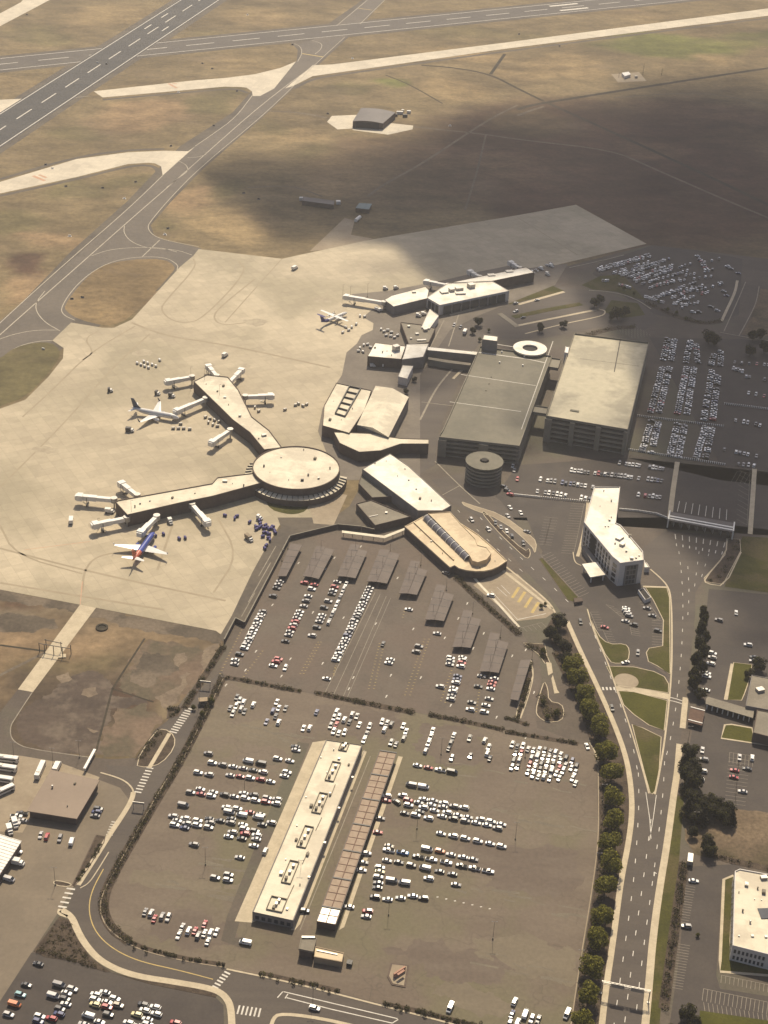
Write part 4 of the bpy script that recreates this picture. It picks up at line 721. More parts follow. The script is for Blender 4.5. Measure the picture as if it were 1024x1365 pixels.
# rotunda and piers
c = P(395, 623.6, 9.5); rr = 27.8
root = thing('rotunda', 'large round terminal rotunda with a lower ring roof', 'terminal', (c.x, c.y, 0))
b = MB(); b.prism(ring_pts(c, rr, 56), 0, 9.5, 1, 0); b.kerb(ring_pts(c, rr, 56), 9.501, 10.1, .6, 1); dr = put(b, 'drum', [M['roof_cream'], M['wall_dark']], root)
b = MB(); A, B = ring_pts(c, rr + .2, 56), ring_pts(c, rr + 4.6, 56); n0, n1 = 28, 56
for k in range(25, 56):
    l = (k + 1) % 56; b.face([Vector((A[k].x, A[k].y, 5.2)), Vector((B[k].x, B[k].y, 4.4)), Vector((B[l].x, B[l].y, 4.4)), Vector((A[l].x, A[l].y, 5.2))]); b.face([Vector((B[k].x, B[k].y, 0)), Vector((B[l].x, B[l].y, 0)), Vector((B[l].x, B[l].y, 4.4)), Vector((B[k].x, B[k].y, 4.4))], 1)
lw = put(b, 'ring_roof', [M['roof_cream'], M['wall_dark']], root)
for k in range(25, 56):
    b = MB(); d = (B[k] - A[k]).normalized(); a = A[k] + d * .3; e = B[k]; b.bar((a.x, a.y, 5.2), (e.x, e.y, 4.5), .35, .7); put(b, 'roof_fin', M['dmetal'], root)
for x, y in ((402, 641), (404, 641), (411, 634), (352, 622)): p = P(x, y, 9.5); b = MB(); b.box((p.x, p.y, 9.5), 1.0, 1.0, 1.3); put(b, 'roof_unit', M['dmetal'], root)
root, q = roofed('concourse_pier', 'tan-roofed pier running north-west from the rotunda with five airbridges', [(258, 509), (276, 500), (304, 503), (318, 520), (336, 556), (359, 574), (376, 597), (352, 600), (333, 577), (310, 560), (297, 547)], 8, 'roof_cream', 'wall_dark', units=[(352, 581, 3, 2, 1.2, .5), (300, 530, 2, 2, .8, 0)])
root, q = roofed('concourse_pier', 'tan-roofed pier running west from the rotunda beside the blue airliner', [(154, 670), (158, 667.5), (283, 645), (290, 637), (340, 631), (350, 644), (284, 662), (242, 670.5), (170, 687)], 8, 'roof_cream', 'wall_dark', units=[(187, 671.5, 1, 1, 1, 0), (300, 642, 3, 2, 1, 0)])
b = MB(); b.bar(P(204, 684, 4), P(235, 676, 4), .5, .5); put(b, 'wall_pipe', M['bwhite'], root)
# tan arrivals building with clerestory
low = [(539.5, 702), (600, 756.7), (606, 754), (612, 758), (621.6, 760.6), (634, 762), (645, 761.6), (656, 759.5), (664.5, 755.7), (676, 748), (670, 742), (655, 728), (637, 712.7), (614, 698), (598, 682.5), (571, 685), (551, 696)]
root, q = roofed('arrivals_hall', 'tan-roofed arrivals hall with a rounded south end and arched clerestory', low, 5.0, 'roof_tan', 'wall_dark', parapet=.4, over=0, pm='roof_tan')
upq = PL([(571, 685), (600, 682.5), (613, 697), (634, 718.6), (637, 727), (649, 730), (655, 738), (649, 746), (637, 750), (630, 748), (625.5, 740)], 8)
b = MB(); b.prism(upq, 5.0, 8, 0); b.kerb(upq, 8.001, 8.35, .4); put(b, 'upper_roof', M['roof_tan'], root)
A, B = P(566.5, 690, 6.5), P(622, 744, 6.5)
for k in range(9):
    a, e = A.lerp(B, (k + .06) / 9), A.lerp(B, (k + .94) / 9); d = (e - a).normalized(); nn = Vector((-d.y, d.x, 0)); b = MB(); pr = []
    for t in range(7): an = math.pi / 2 * t / 6; pr.append((3.6 * (1 - math.cos(math.pi / 2 - an)) if False else 3.4 * math.cos(an), 5.02 + 2.9 * math.sin(an)))
    for t in range(6):
        (o0, z0), (o1, z1) = pr[t], pr[t + 1]
        f = lambda p_, o_, z_: Vector((p_.x - nn.x * (o_ - 2), p_.y - nn.y * (o_ - 2), z_))
        b.face([f(a, o0, z0), f(e, o0, z0), f(e, o1, z1), f(a, o1, z1)])
    b.face([Vector((a.x - nn.x * (o_ - 2), a.y - nn.y * (o_ - 2), z_)) for o_, z_ in pr] + [Vector((a.x + nn.x * 2, a.y + nn.y * 2, 5.02))]); b.face(([Vector((e.x - nn.x * (o_ - 2), e.y - nn.y * (o_ - 2), z_)) for o_, z_ in pr] + [Vector((e.x + nn.x * 2, e.y + nn.y * 2, 5.02))])[::-1])
    put(b, 'clerestory_window', M['skylight'], root)
for k in range(10):
    p = A.lerp(B, k / 9); d = (B - A).normalized(); nn = Vector((-d.y, d.x, 0)); b = MB()
    for t in range(6):
        an, a2 = math.pi / 2 * t / 6, math.pi / 2 * (t + 1) / 6; f = lambda g: Vector((p.x - nn.x * (3.5 * math.cos(g) - 2), p.y - nn.y * (3.5 * math.cos(g) - 2), 5.05 + 3.0 * math.sin(g)))
        b.bar(f(an), f(a2), .45, .18)
    put(b, 'clerestory_arch', M['bwhite'], root)
b = MB(); b.bar(P(552, 697, 5), P(605, 747, 5), .8, .8); put(b, 'roof_upstand', M['roof_tan'], root)
q = PL([(456, 707), (480, 710), (512, 714), (545, 701.5), (546, 704), (513, 717.5), (480, 713), (456, 710)], 3.4); root = thing('covered_walkway', 'thin pale-roofed covered walkway along the wall by the arrivals hall', 'walkway', cen(q))
b = MB(); b.prism(q, 3.1, 3.4, 0, bottom=True); put(b, 'roof', M['roof_cream'], root)
for x, y in ((458, 709), (470, 710.5), (484, 712), (498, 714), (511, 716), (524, 712), (537, 707)): p = P(x, y, 3); b = MB(); b.tube((p.x, p.y, 0), (p.x, p.y, 3.1), .15); put(b, 'post', M['dmetal'], root)
# retaining wall along the terminal side of the covered car park
wp = PL([(299, 858), (314, 829), (326, 835), (386.4, 719.5), (450, 704), (482, 707), (500, 711)], 0)
root = thing('security_wall', 'tall dark brick security wall around the covered car park', 'wall', wp[3])
for k in range(len(wp) - 1):
    b = MB(); d = (wp[k + 1] - wp[k]).normalized(); e = .001 * (k % 2); b.bar(wp[k], wp[k + 1] - d * .25, .5, 2.9 + e); put(b, 'wall_panel', M['wall_dark'], root)
    b = MB(); b.bar(wp[k] + Vector((0, 0, 2.91 + e)), wp[k + 1] - d * .25 + Vector((0, 0, 2.91 + e)), .62, .16); put(b, 'coping', M['wall_conc'], root)
# --- small airfield buildings
hq = PL([(470, 170), (510, 173), (527, 158), (481, 152)], 0)
root = thing('hangar', 'lone dark hangar with a curved grey roof on the far grass', 'hangar', cen(hq))
A, B, Cc, D = hq; b = MB(); b.prism([A.lerp(D, .02), B.lerp(Cc, .02), Cc, D], 0, 6.6, 0); put(b, 'wall', M['wall_dark'], root)
b = MB(); N = 10
def arc(a, e, t): p = a.lerp(e, t); return Vector((p.x, p.y, 6.6 + 1.5 * (1 - (2 * t - 1) ** 2)))
for k in range(N): b.face([arc(A, B, k / N), arc(A, B, (k + 1) / N), arc(D, Cc, (k + 1) / N), arc(D, Cc, k / N)])
b.face([arc(A, B, k / N) for k in range(N + 1)][::-1], 1); b.face([arc(D, Cc, k / N) for k in range(N + 1)], 1); put(b, 'roof', [M['roof_slate'], M['wall_dark']], root)
b = MB(); b.bar(A.lerp(B, .12) + Vector((0, -.1, .1)), A.lerp(B, .88) + Vector((0, -.1, .1)), .3, 6.5); put(b, 'door', M['void'], root)
building('field_store', 'long dark store with pale ends on the shaded grass', [(404, 262), (446, 267.5), (445, 273), (403, 267.5)], 4, 'roof_slate', 'wall_dark', parapet=0)
building('field_shed', 'small teal-roofed shed near the pale fuel tank', [(474, 277), (479, 270.5), (496, 271.5), (492, 279)], 4, 'teal', 'wall_dark', parapet=0, over=.3)
p = P(477, 294); b = MB(); d = Vector((.35, .94, 0)); b.tube(p - d * 5 + Vector((0, 0, 1.8)), p + d * 5 + Vector((0, 0, 1.8)), 1.6, n=14); b.box((p.x - 1.2, p.y - 3.2, 0), 2, .6, .5); b.box((p.x + 1.2, p.y + 3.2, 0), 2, .6, .5)
tag(b.build('fuel_tank', M['bwhite'], loc=(p.x, p.y, 0)), 'white cylindrical fuel tank below the teal shed', 'tank')
building('antenna_hut', 'white hut in the small antenna compound on the far field', [(829, 97), (838, 95.5), (841, 99), (833, 101.5)], 3.5, 'bwhite', 'wall_white', parapet=0)
for k, (x, y, hh, lab) in enumerate(((857, 100, 14, 'thin dark mast at the right end of the antenna compound'), (825, 103, 6, 'short dark mast at the left end of the antenna compound'), (882, 100, 8, 'thin dark mast standing alone right of the antenna compound'))):
    p = P(x, y); b = MB(); b.tube(p, p + Vector((0, 0, hh)), .25, .1); b.bar(p + Vector((-1, 0, hh * .7)), p + Vector((1, 0, hh * .7)), .15, .15); b.box((p.x, p.y, 0), 1, 1, .3); tag(b.build('antenna_mast', M['dmetal'], loc=p), lab, 'mast')
for x, y, w_, d_, hh, m_, lab in ((533, 152, 7, 3, 2.6, 'bwhite', 'white box trailer just right of the far hangar'), (540, 156, 5, 3, 2.4, 'dmetal', 'dark equipment box furthest right beside the far hangar'), (545, 151, 4, 3, 2.6, 'bwhite', 'small white container right of the far hangar'), (537, 149, 3, 3, 2, 'metal', 'grey crate behind the white trailer by the far hangar'), (528, 155, 3, 3, 2.2, 'dmetal', 'dark crate nearest the right wall of the far hangar'), (402, 267, 4, 3, 2.6, 'bwhite', 'white container at the left end of the field store'), (451, 272, 4, 4, 2.8, 'bwhite', 'white container at the right end of the field store'), (848, 104, 3, 3, 2.2, 'metal', 'grey cabinet beside the white antenna hut')):
    p = P(x, y); b = MB(); b.box((p.x, p.y, .25), w_, d_, hh, .1); b.box((p.x, p.y, hh + .25), w_ * .9, d_ * .8, .15, .1)
    for s in (-1, 1): b.box((p.x + s * w_ * .3, p.y, 0), .5, d_ * .9, .25, .1)
    tag(b.build('field_container', M[m_], loc=(p.x, p.y, 0)), lab, 'container')

# ------------------------------------------------------------------ aircraft
def loft(b, secs, m=0, n=14, caps=True):
    """secs: (x, half-width, half-height, z-centre)"""
    rings = [[Vector((x, hw * math.cos(6.2832 * k / n), zc + hh * math.sin(6.2832 * k / n))) for k in range(n)] for x, hw, hh, zc in secs]
    mm = m if isinstance(m, list) else [m] * (len(rings) - 1)
    for i in range(len(rings) - 1): b.loop_quads(rings[i], rings[i + 1], mm[i])
    if caps: b.face(rings[0][::-1], mm[0]); b.face(rings[-1], mm[-1])
def wing(b, root_le, root_te, tip_le, tip_te, t0, t1, m=0):
    a, c, e, g = [Vector(v) for v in (root_le, root_te, tip_le, tip_te)]
    u0, u1 = Vector((0, 0, t0 / 2)), Vector((0, 0, t1 / 2))
    b.loop_quads([a * .7 + c * .3 - u0, c, a * .7 + c * .3 + u0, a], [e * .7 + g * .3 - u1, g, e * .7 + g * .3 + u1, e], m); b.face([e * .7 + g * .3 - u1, g, e * .7 + g * .3 + u1, e][::-1], m)
def fin_(b, pts, t, m=0):
    A = [Vector((x, -t / 2, z)) for x, z in pts]; B = [Vector((x, t / 2, z)) for x, z in pts]; b.loop_quads(A, B, m); b.face(A, m); b.face(B[::-1], m)
def jet(name, label, tail_px, nose_px, body, tail, z=3.4, L=34.0, winglet=None, group='airliners on the apron'):
    a, e = P(*tail_px, z), P(*nose_px, z); d = e - a; rz = math.atan2(d.y, d.x); c = (a + e) / 2; s = L / 36.0
    root = thing(name, label, 'airliner', (c.x, c.y, 0), rz, group)
    b = MB(); loft(b, [(-18, .25, .3, 5.0), (-15, .9, .9, 4.5), (-11, 1.6, 1.65, 3.9), (-7, 1.88, 2, 3.6), (11, 1.88, 2, 3.6), (14, 1.75, 1.8, 3.5), (16, 1.3, 1.3, 3.3), (17.4, .6, .6, 3.1), (17.8, .15, .15, 3.0)], [1, 1, 1, 0, 0, 0, 0, 0])
    b.build('fuselage', [M[body], M[tail] if body == 'blue' else M[body]], root, sm=True)
    for sg in (-1, 1):
        b = MB(); wing(b, (3.6, 1.5 * sg, 2.7), (-3.6, 1.5 * sg, 2.7), (-3.4, 17 * sg, 4.2), (-5.0, 17 * sg, 4.2), .9, .25); w_ = b.build('wing', M['plane'], root)
        b = MB(); fin_(b, [(-3.6, 4.2), (-5.0, 4.2), (-6.0, 6.6), (-5.4, 6.6)], .15); o = b.build('winglet', M[winglet or 'plane'], w_); o.location = (0, 17 * sg, 0)
        b = MB(); wing(b, (-13.2, .6 * sg, 4.8), (-16.6, .6 * sg, 4.8), (-16.4, 7 * sg, 5.4), (-17.8, 7 * sg, 5.4), .35, .15); b.build('tailplane', M['plane'], root)
        b = MB(); loft(b, [(1.0, .7, .75, 1.9), (2.5, 1.0, 1.05, 1.75), (4.6, 1.02, 1.05, 1.7), (5.0, .85, .88, 1.7)], n=12); b.bar((1.2, 0, 2.4), (4.2, 0, 2.4), .4, .6); o = b.build('engine', M['plane' if body != 'blue' else 'blue'], root, sm=True); o.location = (0, 5.6 * sg, 0)
        b = MB(); b.tube((-1.2, 2.6 * sg, .55), (-1.2, 3.2 * sg, .55), .55); b.tube((-1.2, 2.8 * sg, .5), (-1.2, 2.8 * sg, 2.6), .15); b.build('landing_gear', M['tyre'], root)
    for sg in (-1, 1):
        b = MB()
        for k in range(34): x = -11 + k * .72; b.box((x, 1.86 * sg, 4.0), .3, .12, .42)
        b.build('window_row', M['glass'], root)
        b = MB(); b.box((13.2, 1.72 * sg, 2.9), .95, .22, 1.9); b.build('door', M['metal'], root)
    b = MB(); fin_(b, [(-10.6, 5.4), (-16.6, 5.2), (-18.4, 12.2), (-16.2, 12.2), (-13.0, 7.2)], .4); b.build('fin', M[tail], root)
    b = MB(); b.tube((13, -.3, .4), (13, .3, .4), .4); b.tube((13, 0, .4), (13, 0, 2), .12); b.build('nose_gear', M['tyre'], root)
    b = MB(); b.face([(16.2, -.85, 4.05), (16.2, .85, 4.05), (15.5, .95, 4.75), (15.5, -.95, 4.75)][::-1]); b.build('cockpit_window', M['glass'], root)
    root.scale = (s, s, s)
    return root
jet('airliner', 'blue airliner with white wings and red tail parked nose-in at the west pier', (180, 745), (203, 713), 'blue', 'redp', L=35)
jet('airliner', 'white airliner with a dark swept tail parked at the north-west pier', (180, 546), (235, 556), 'plane', 'navy', L=35, winglet='navy')
a, e = P(430, 430, 3), P(461, 417, 3); d = e - a; c = (a + e) / 2
root = thing('propeller_airliner', 'white high-winged propeller airliner with a purple tail on the open apron', 'airliner', (c.x, c.y, 0), math.atan2(d.y, d.x), 'airliners on the apron')
b = MB(); loft(b, [(-15, .2, .25, 4.2), (-11, .9, .9, 3.5), (-7, 1.35, 1.35, 3), (10, 1.35, 1.35, 2.9), (13, 1.1, 1.1, 2.8), (15.2, .2, .2, 2.5)], [1, 1, 0, 0, 0]); b.build('fuselage', [M['plane'], M['purple']], root, sm=True)
for sg in (-1, 1):
    b = MB(); wing(b, (2.2, .4 * sg, 4.5), (-1.2, .4 * sg, 4.5), (1.2, 14.2 * sg, 4.7), (-.6, 14.2 * sg, 4.7), .5, .2); b.build('wing', M['plane'], root)
    b = MB(); loft(b, [(-4, .25, .3, 3.9), (0, .65, .7, 3.9), (4.4, .55, .6, 3.9), (4.9, .2, .2, 3.9)], n=10); o = b.build('engine', M['plane'], root, sm=True); o.location = (0, 4.4 * sg, 0)
    b = MB(); b.box((4.7, 4.4 * sg, 1.9), .08, .3, 4.0); b.box((4.7, 4.4 * sg, 3.75), .1, 4.0, .3); b.build('propeller', M['dmetal'], root)
    b = MB(); b.tube((-.8, 4.2 * sg, .5), (-.8, 4.6 * sg, .5), .5); b.tube((-.8, 4.4 * sg, .5), (-.8, 4.4 * sg, 3.4), .15); b.build('landing_gear', M['tyre'], root)
b = MB(); fin_(b, [(-10.5, 4.2), (-14.4, 4.2), (-16, 9.2), (-13.6, 9.2)], .4); b.build('fin', M['purple'], root)
b = MB(); wing(b, (-13.2, 0, 9.2), (-15.8, 0, 9.2), (-13.9, 4.4, 9.3), (-15.4, 4.4, 9.3), .3, .15); wing(b, (-13.2, 0, 9.2), (-15.8, 0, 9.2), (-13.9, -4.4, 9.3), (-15.4, -4.4, 9.3), .3, .15); b.build('tailplane', M['purple'], root)
# ------------------------------------------------------------------ airbridges
def airbridge(label, s, e, col='bwhite'):
    z = 4.0; A, B = P(*s, 6.6), P(*e, 6.6); A.z = B.z = z; d = B - A; L = d.length; u = d / L
    root = thing('airbridge', label, 'airbridge', (A.x, A.y, 0), group='airbridges at the terminal piers')
    b = MB(); b.tube((A.x, A.y, 0), (A.x, A.y, z - .2), .5); b.tube((A.x, A.y, z - .2), (A.x, A.y, z + 3), 2.1, n=12); put(b, 'rotunda', M['metal'], root)
    b = MB(); b.bar(A + u * 1.5, A + u * L * .58, 2.6, 2.5); put(b, 'tunnel', M[col], root)
    b = MB(); b.bar(A + u * L * .5 - Vector((0, 0, .25)), B - u * 1.5 - Vector((0, 0, .25)), 3.1, 3.05); put(b, 'tunnel', M[col], root)
    b = MB(); b.bar(B - u * 2 - Vector((0, 0, .5)), B + u * 1.6 - Vector((0, 0, .5)), 4.4, 3.7); b.bar(B + u * 1.6 + Vector((0, 0, -.2)), B + u * 2.6 + Vector((0, 0, -.2)), 3.4, 2.8); put(b, 'cab', M[col], root)
    w_ = A + u * L * .78; n = Vector((-u.y, u.x, 0)); b = MB()
    for sg in (-1, 1): b.tube((w_.x + n.x * 1.5 * sg, w_.y + n.y * 1.5 * sg, .8), (w_.x + n.x * 1.5 * sg, w_.y + n.y * 1.5 * sg, z + 2), .22)
    b.bar(w_ - n * 1.8 + Vector((0, 0, .5 - z)), w_ + n * 1.8 + Vector((0, 0, .5 - z)), .9, .6); lg = put(b, 'support_leg', M['dmetal'], root)
    for sg in (-1, 1):
        b = MB(); q = w_ + n * 1.6 * sg; b.tube((q.x - n.x * .3, q.y - n.y * .3, .6), (q.x + n.x * .3, q.y + n.y * .3, .6), .6); b.build('wheel', M['tyre'], lg, loc=root.location)
    b = MB(); f = B - u * 3 + n * 2.4
    for k in range(6): b.box((f.x + n.x * .2 - u.x * k * .7, f.y + n.y * .2 - u.y * k * .7, 3.4 - .6 * k), .9, .9, .12, math.atan2(u.y, u.x))
    put(b, 'stair', M['metal'], root)
for lab, s, e in (('white airbridge pointing west, empty, at the west pier tip', (169, 689), (127, 697.5)), ('white airbridge joined to the blue airliner nose', (209, 687), (188, 708)), ('white airbridge slanting south-east beyond the blue airliner', (256, 671), (276, 694)), ('airbridge slanting up-left from the north side of west pier', (183, 659), (162, 643)), ('airbridge pointing west from the north side of the west pier tip', (152, 664), (106, 660)),
                  ('airbridge pointing west from the far tip of north-west pier', (256, 501), (224, 507)), ('airbridge joined to the white airliner with dark tail', (274, 530), (236, 546)), ('short airbridge pointing down-left from the north-west pier near the rotunda', (307, 572), (283, 588)), ('bright airbridge slanting up-left at the north-west pier tip', (289, 500), (278, 487)), ('bright airbridge slanting up-right at the north-west pier tip', (306, 508), (322, 492)), ('airbridge pointing right from the east side of north-west pier', (327, 527), (361, 526)),
                  ('long white airbridge pointing west from the short concourse wing', (512, 402), (462, 394)), ('airbridge pointing left between the short wing and glazed hall', (597, 379), (569, 374)), ('airbridge near the middle of the long north-east concourse', (640, 368), (627, 361)), ('airbridge near the far end of the long north-east concourse', (693, 356), (681, 349))): airbridge(lab, s, e)
# ------------------------------------------------------------------ carports
CP = [[(387.4, 723.4), (403, 726.4), (381.6, 768), (370, 767)], [(422, 727), (446, 732), (425, 771), (404, 767)], [(468, 724), (490, 734), (474, 770), (449, 767)], [(506.6, 731), (533, 738), (516, 777), (489, 774)], [(548, 746), (570, 759.6), (556, 792), (532, 790)], [(582, 778), (605.5, 792), (592, 827), (566.5, 825)], [(618, 812), (641.6, 825), (627.7, 862.7), (603, 861.6)], [(653.5, 842), (678, 856), (665, 896), (639.5, 894)], [(694, 879), (708, 879), (691, 933.6), (680, 931)]]
WORD = ['first', 'second', 'third', 'fourth', 'fifth', 'sixth', 'seventh', 'eighth', 'ninth', 'tenth', 'eleventh', 'twelfth', 'thirteenth', 'fourteenth', 'fifteenth', 'sixteenth', 'seventeenth', 'eighteenth', 'nineteenth', 'twentieth']
for k, px in enumerate(CP):
    TL, TR, BR, BL = [Vector((q.x, q.y, 0)) for q in PL(px, 3.3)]; half = k in (0, 8)
    root = thing('carport', f'{"narrow half-width " if half else ""}dark flat-roofed carport, {WORD[k]} from the left in the covered car park', 'carport', cen([TL, TR, BR, BL]), group='carports in the covered car park')
    TM, BM = TL.lerp(TR, .5), BL.lerp(BR, .5)
    down = (BL - TL).normalized()
    if not half: TM1, TM2 = TL + (TM - TL) - down * (down.dot(TM - TL)) * .85, TR + (TM - TR) - down * (down.dot(TM - TR)) * .85
    parts = [(TL, TR, BR, BL)] if half else [(TL, TM1, BM, BL), (TM2, TR, BR, BM)]
    for j, (a, c, e, g) in enumerate(parts):
        b = MB(); lo, hi = (2.9, 3.3) if j == 0 else (3.3, 2.9)
        mv = (c - a).normalized() * .12 if (j == 0 and not half) else Vector()
        A, B_, E, G = a + Vector((0, 0, lo)), c - mv + Vector((0, 0, hi)), e - mv + Vector((0, 0, hi)), g + Vector((0, 0, lo)); dn = Vector((0, 0, -.22))
        q = [G, E, B_, A]; b.face(q); b.face([x + dn for x in q][::-1]); b.loop_quads([x + dn for x in q], q)
        rf = put(b, 'roof', M['roof_car'], root)
        b = MB(); L = (g - a).length
        for t in range(1, int(L / 7)): f = t * 7 / L; b = MB(); b.bar(A.lerp(G, f) + Vector((0, 0, .01)), B_.lerp(E, f) + Vector((0, 0, .01)), .25, .07); b.build('roof_seam', M['dmetal'], rf, loc=root.location)
    for j in range(6):
        for (a, g) in ((TL.lerp(TR, .25), BL.lerp(BR, .25)), (TL.lerp(TR, .75), BL.lerp(BR, .75))):
            p = a.lerp(g, (j + .6) / 6.4); b = MB(); b.tube((p.x, p.y, 0), (p.x, p.y, 2.7), .13, n=6); put(b, 'post', M['dmetal'], root)
# ------------------------------------------------------------------ cars
PAINT = {'w': ('white', (.80, .78, .72)), 's': ('silver', (.50, .48, .45)), 'g': ('grey', (.22, .21, .20)), 'k': ('black', (.022, .022, .024)), 'r': ('red', (.40, .035, .035)), 'd': ('dark blue', (.03, .045, .14)), 'b': ('bright blue', (.03, .22, .52)), 'o': ('orange', (.62, .20, .07)), 't': ('teal', (.20, .40, .42)), 'y': ('pale yellow', (.66, .58, .30)), 'n': ('tan', (.36, .29, .20))}
for k, (nm, c) in PAINT.items(): M['car_' + k] = mat(nm.replace(' ', '_') + '_car_paint', c, None, rough=.28, spec=.5, coat=.8)
M['car_glass'] = mat('car_glass', (.014, .016, .018), None, rough=.08, spec=.8)
def hull(b, secs, m=0):
    """secs: (x, half-width, z0, z1): chamfered box sections"""
    R_ = []
    for x, w_, z0, z1 in secs:
        c = min(.16, (z1 - z0) * .3); R_.append([Vector((x, -w_, z0)), Vector((x, w_, z0)), Vector((x, w_ + .0, z1 - c * 1.2)), Vector((x, w_ - c, z1)), Vector((x, -w_ + c, z1)), Vector((x, -w_, z1 - c * 1.2))])
    for i in range(len(R_) - 1): b.loop_quads(R_[i + 1], R_[i], m)
    b.face(R_[0], m); b.face(R_[-1][::-1], m)
CARS = {'sedan': ([(-2.3, .78, .42, .80), (-2.15, .88, .30, .92), (-1.3, .9, .28, .95), (.9, .9, .28, .92), (1.9, .88, .30, .82), (2.3, .74, .40, .68)], (-1.75, 1.05, -.95, .2, .9, 1.42)),
        'suv': ([(-2.35, .84, .5, .95), (-2.25, .93, .38, 1.1), (-1.4, .95, .36, 1.12), (1.0, .95, .36, 1.08), (2.05, .93, .38, 1.0), (2.35, .82, .48, .85)], (-2.15, 1.15, -1.85, .35, 1.06, 1.74)),
        'pickup': ([(-2.8, .92, .55, 1.02), (-2.6, .96, .45, 1.08), (1.2, .96, .45, 1.08), (2.4, .95, .46, 1.06), (2.8, .86, .55, .92)], (-.55, 1.4, -.35, .75, 1.04, 1.80)),
        'van': ([(-2.7, .94, .5, 1.85), (-2.6, .98, .4, 1.98), (1.2, .98, .4, 1.98), (1.75, .96, .4, 1.65), (2.4, .94, .42, 1.15), (2.7, .82, .5, .95)], None)}
CARM = {}
def car_meshes():
    for kind, (secs, cab) in CARS.items():
        b = MB(); hull(b, secs); L = secs[-1][0]
        if cab:
            x0, x1, r0, r1, zb, zt = cab; b.prism([Vector((r0, -.66, 0)), Vector((r1, -.66, 0)), Vector((r1, .66, 0)), Vector((r0, .66, 0))], zt - .06, zt, 0)
        if kind == 'pickup': b.prism([Vector((-2.55, -.8, 0)), Vector((-.7, -.8, 0)), Vector((-.7, .8, 0)), Vector((-2.55, .8, 0))], 1.082, 1.09, 1)
        for sx in (-1, 1):
            for sy in (-1, 1): b.tube((sx * L * .6, sy * .72, .33), (sx * L * .6, sy * (secs[2][1] + .02), .33), .34, n=10, m=1)
        for sy in (-1, 1): b.box((L * .93, sy * .6, .62), .12, .34, .14, 0, 2)
        o = b.build('_body', [M['car_w'], M['tyre'], M['bwhite']]); me = o.data; bpy.data.objects.remove(o)
        g = MB()
        if cab:
            hw = secs[2][1] - .06; a = [Vector((x0, -hw, zb)), Vector((x1, -hw, zb)), Vector((x1, hw, zb)), Vector((x0, hw, zb))]; c = [Vector((r0, -.68, zt - .02)), Vector((r1, -.68, zt - .02)), Vector((r1, .68, zt - .02)), Vector((r0, .68, zt - .02))]
            g.loop_quads(a, c); g.face(c)
        else:
            g.face([(1.22, -.84, 1.985), (1.77, -.84, 1.66), (1.77, .84, 1.66), (1.22, .84, 1.985)][::-1]); g.face([(1.78, -.84, 1.655), (2.3, -.80, 1.26), (2.3, .80, 1.26), (1.78, .84, 1.655)][::-1])
            for sy in (-1, 1): q = [(.3, 1.0 * sy, 1.25), (1.5, 1.0 * sy, 1.25), (1.3, 1.0 * sy, 1.85), (.3, 1.0 * sy, 1.85)]; g.face(q if sy < 0 else q[::-1])
        o = g.build('_windows', M['car_glass']); mg = o.data; bpy.data.objects.remove(o); me.name = kind + '_body'; mg.name = kind + '_windows'
        CARM[kind] = (me, mg)
car_meshes()
TAKEN = []
def free(p, rz, kind):
    """nudge a car sideways or lengthways until it clears the ones already parked"""
    L = 5.4 if kind in ('van', 'pickup') else 4.7; u = Vector((math.cos(rz), math.sin(rz), 0)); n = Vector((-u.y, u.x, 0))
    def hit(q):
        for o, orz, oL in TAKEN:
            d = q - o
            if d.length > 7: continue
            if abs(math.cos(rz - orz)) > .8:
                if abs(d.dot(u)) < (L + oL) / 2 + .1 and abs(d.dot(n)) < 2.1: return True
            elif d.length < 3.6: return True
        return False
    for r in [0] + [.35 * k for k in range(1, 12)]:
        for s in ((0, 0),) if not r else ((0, 1), (0, -1), (1, 0), (-1, 0), (.7, .7), (-.7, -.7), (.7, -.7), (-.7, .7)):
            q = p + u * (s[0] * r) + n * (s[1] * r)
            if not hit(q): TAKEN.append((q, rz, L)); return q
    return None
CLUSTERS = []
def cars(desc, sc, ox, oy, hd, data, group=None, order='x'):
    """data: 'x,y,colour[kind][dx:dy]' in an enlarged view whose scale and origin are given; hd = the way the cars point, in photo pixels"""
    CLUSTERS.append((desc, sc, ox, oy, hd, data, group or 'parked cars ' + desc.split(' in ', 1)[-1] if False else (group or 'cars'), order))
def row(x0, y0, x1, y1, cols): n = len(cols); return ' '.join(f'{x0 + (x1 - x0) * k / max(1, n - 1):.1f},{y0 + (y1 - y0) * k / max(1, n - 1):.1f},{c}' for k, c in enumerate(cols))
Hd, Vd = (1, .185), (-.42, 1)
G1, G2, G3 = 'cars in the covered car park', 'cars in the open car park', 'cars on the east side of the road'
cars('in the row along the dark security wall', 5.12, 280, 700, Hd, row(360, 588, 236, 838, 'kwswwswwswwsw') + ' 203,880,k 172,917,w 168,945,w 478,382,w 466,403,s 455,428,k 430,482,k', G1, 'y')
cars('in the second row from the security wall', 5.12, 280, 700, Hd, '645,392,r 712,404,r 695,434,w 670,482,w 655,515,k 640,550,w ' + row(615, 588, 536, 748, 'wwsrwrsw') + ' 515,790,k 468,912,r 450,930,r 432,957,w', G1, 'y')
cars('parked alone near the foot of the second row', 5.12, 280, 700, Vd, '515,972,w', G1)
cars('in the third row from the security wall', 5.12, 280, 700, Hd, '870,386,s 852,420,r 842,444,w 832,468,k 808,517,w 780,562,k 765,612,w 755,634,s 745,656,w 730,697,k 697,752,wv', G1, 'y')
cars('in the single file beside the third row', 5.12, 280, 700, Vd, row(930, 398, 815, 650, 'wsskwwsks'), G1, 'y')
cars('in the long full row beside the blank lane', 5.12, 420, 700, Hd, row(376, 426, 142, 918, 'wswwkwswwwkswwskdwwswkwsw'), G1, 'y')
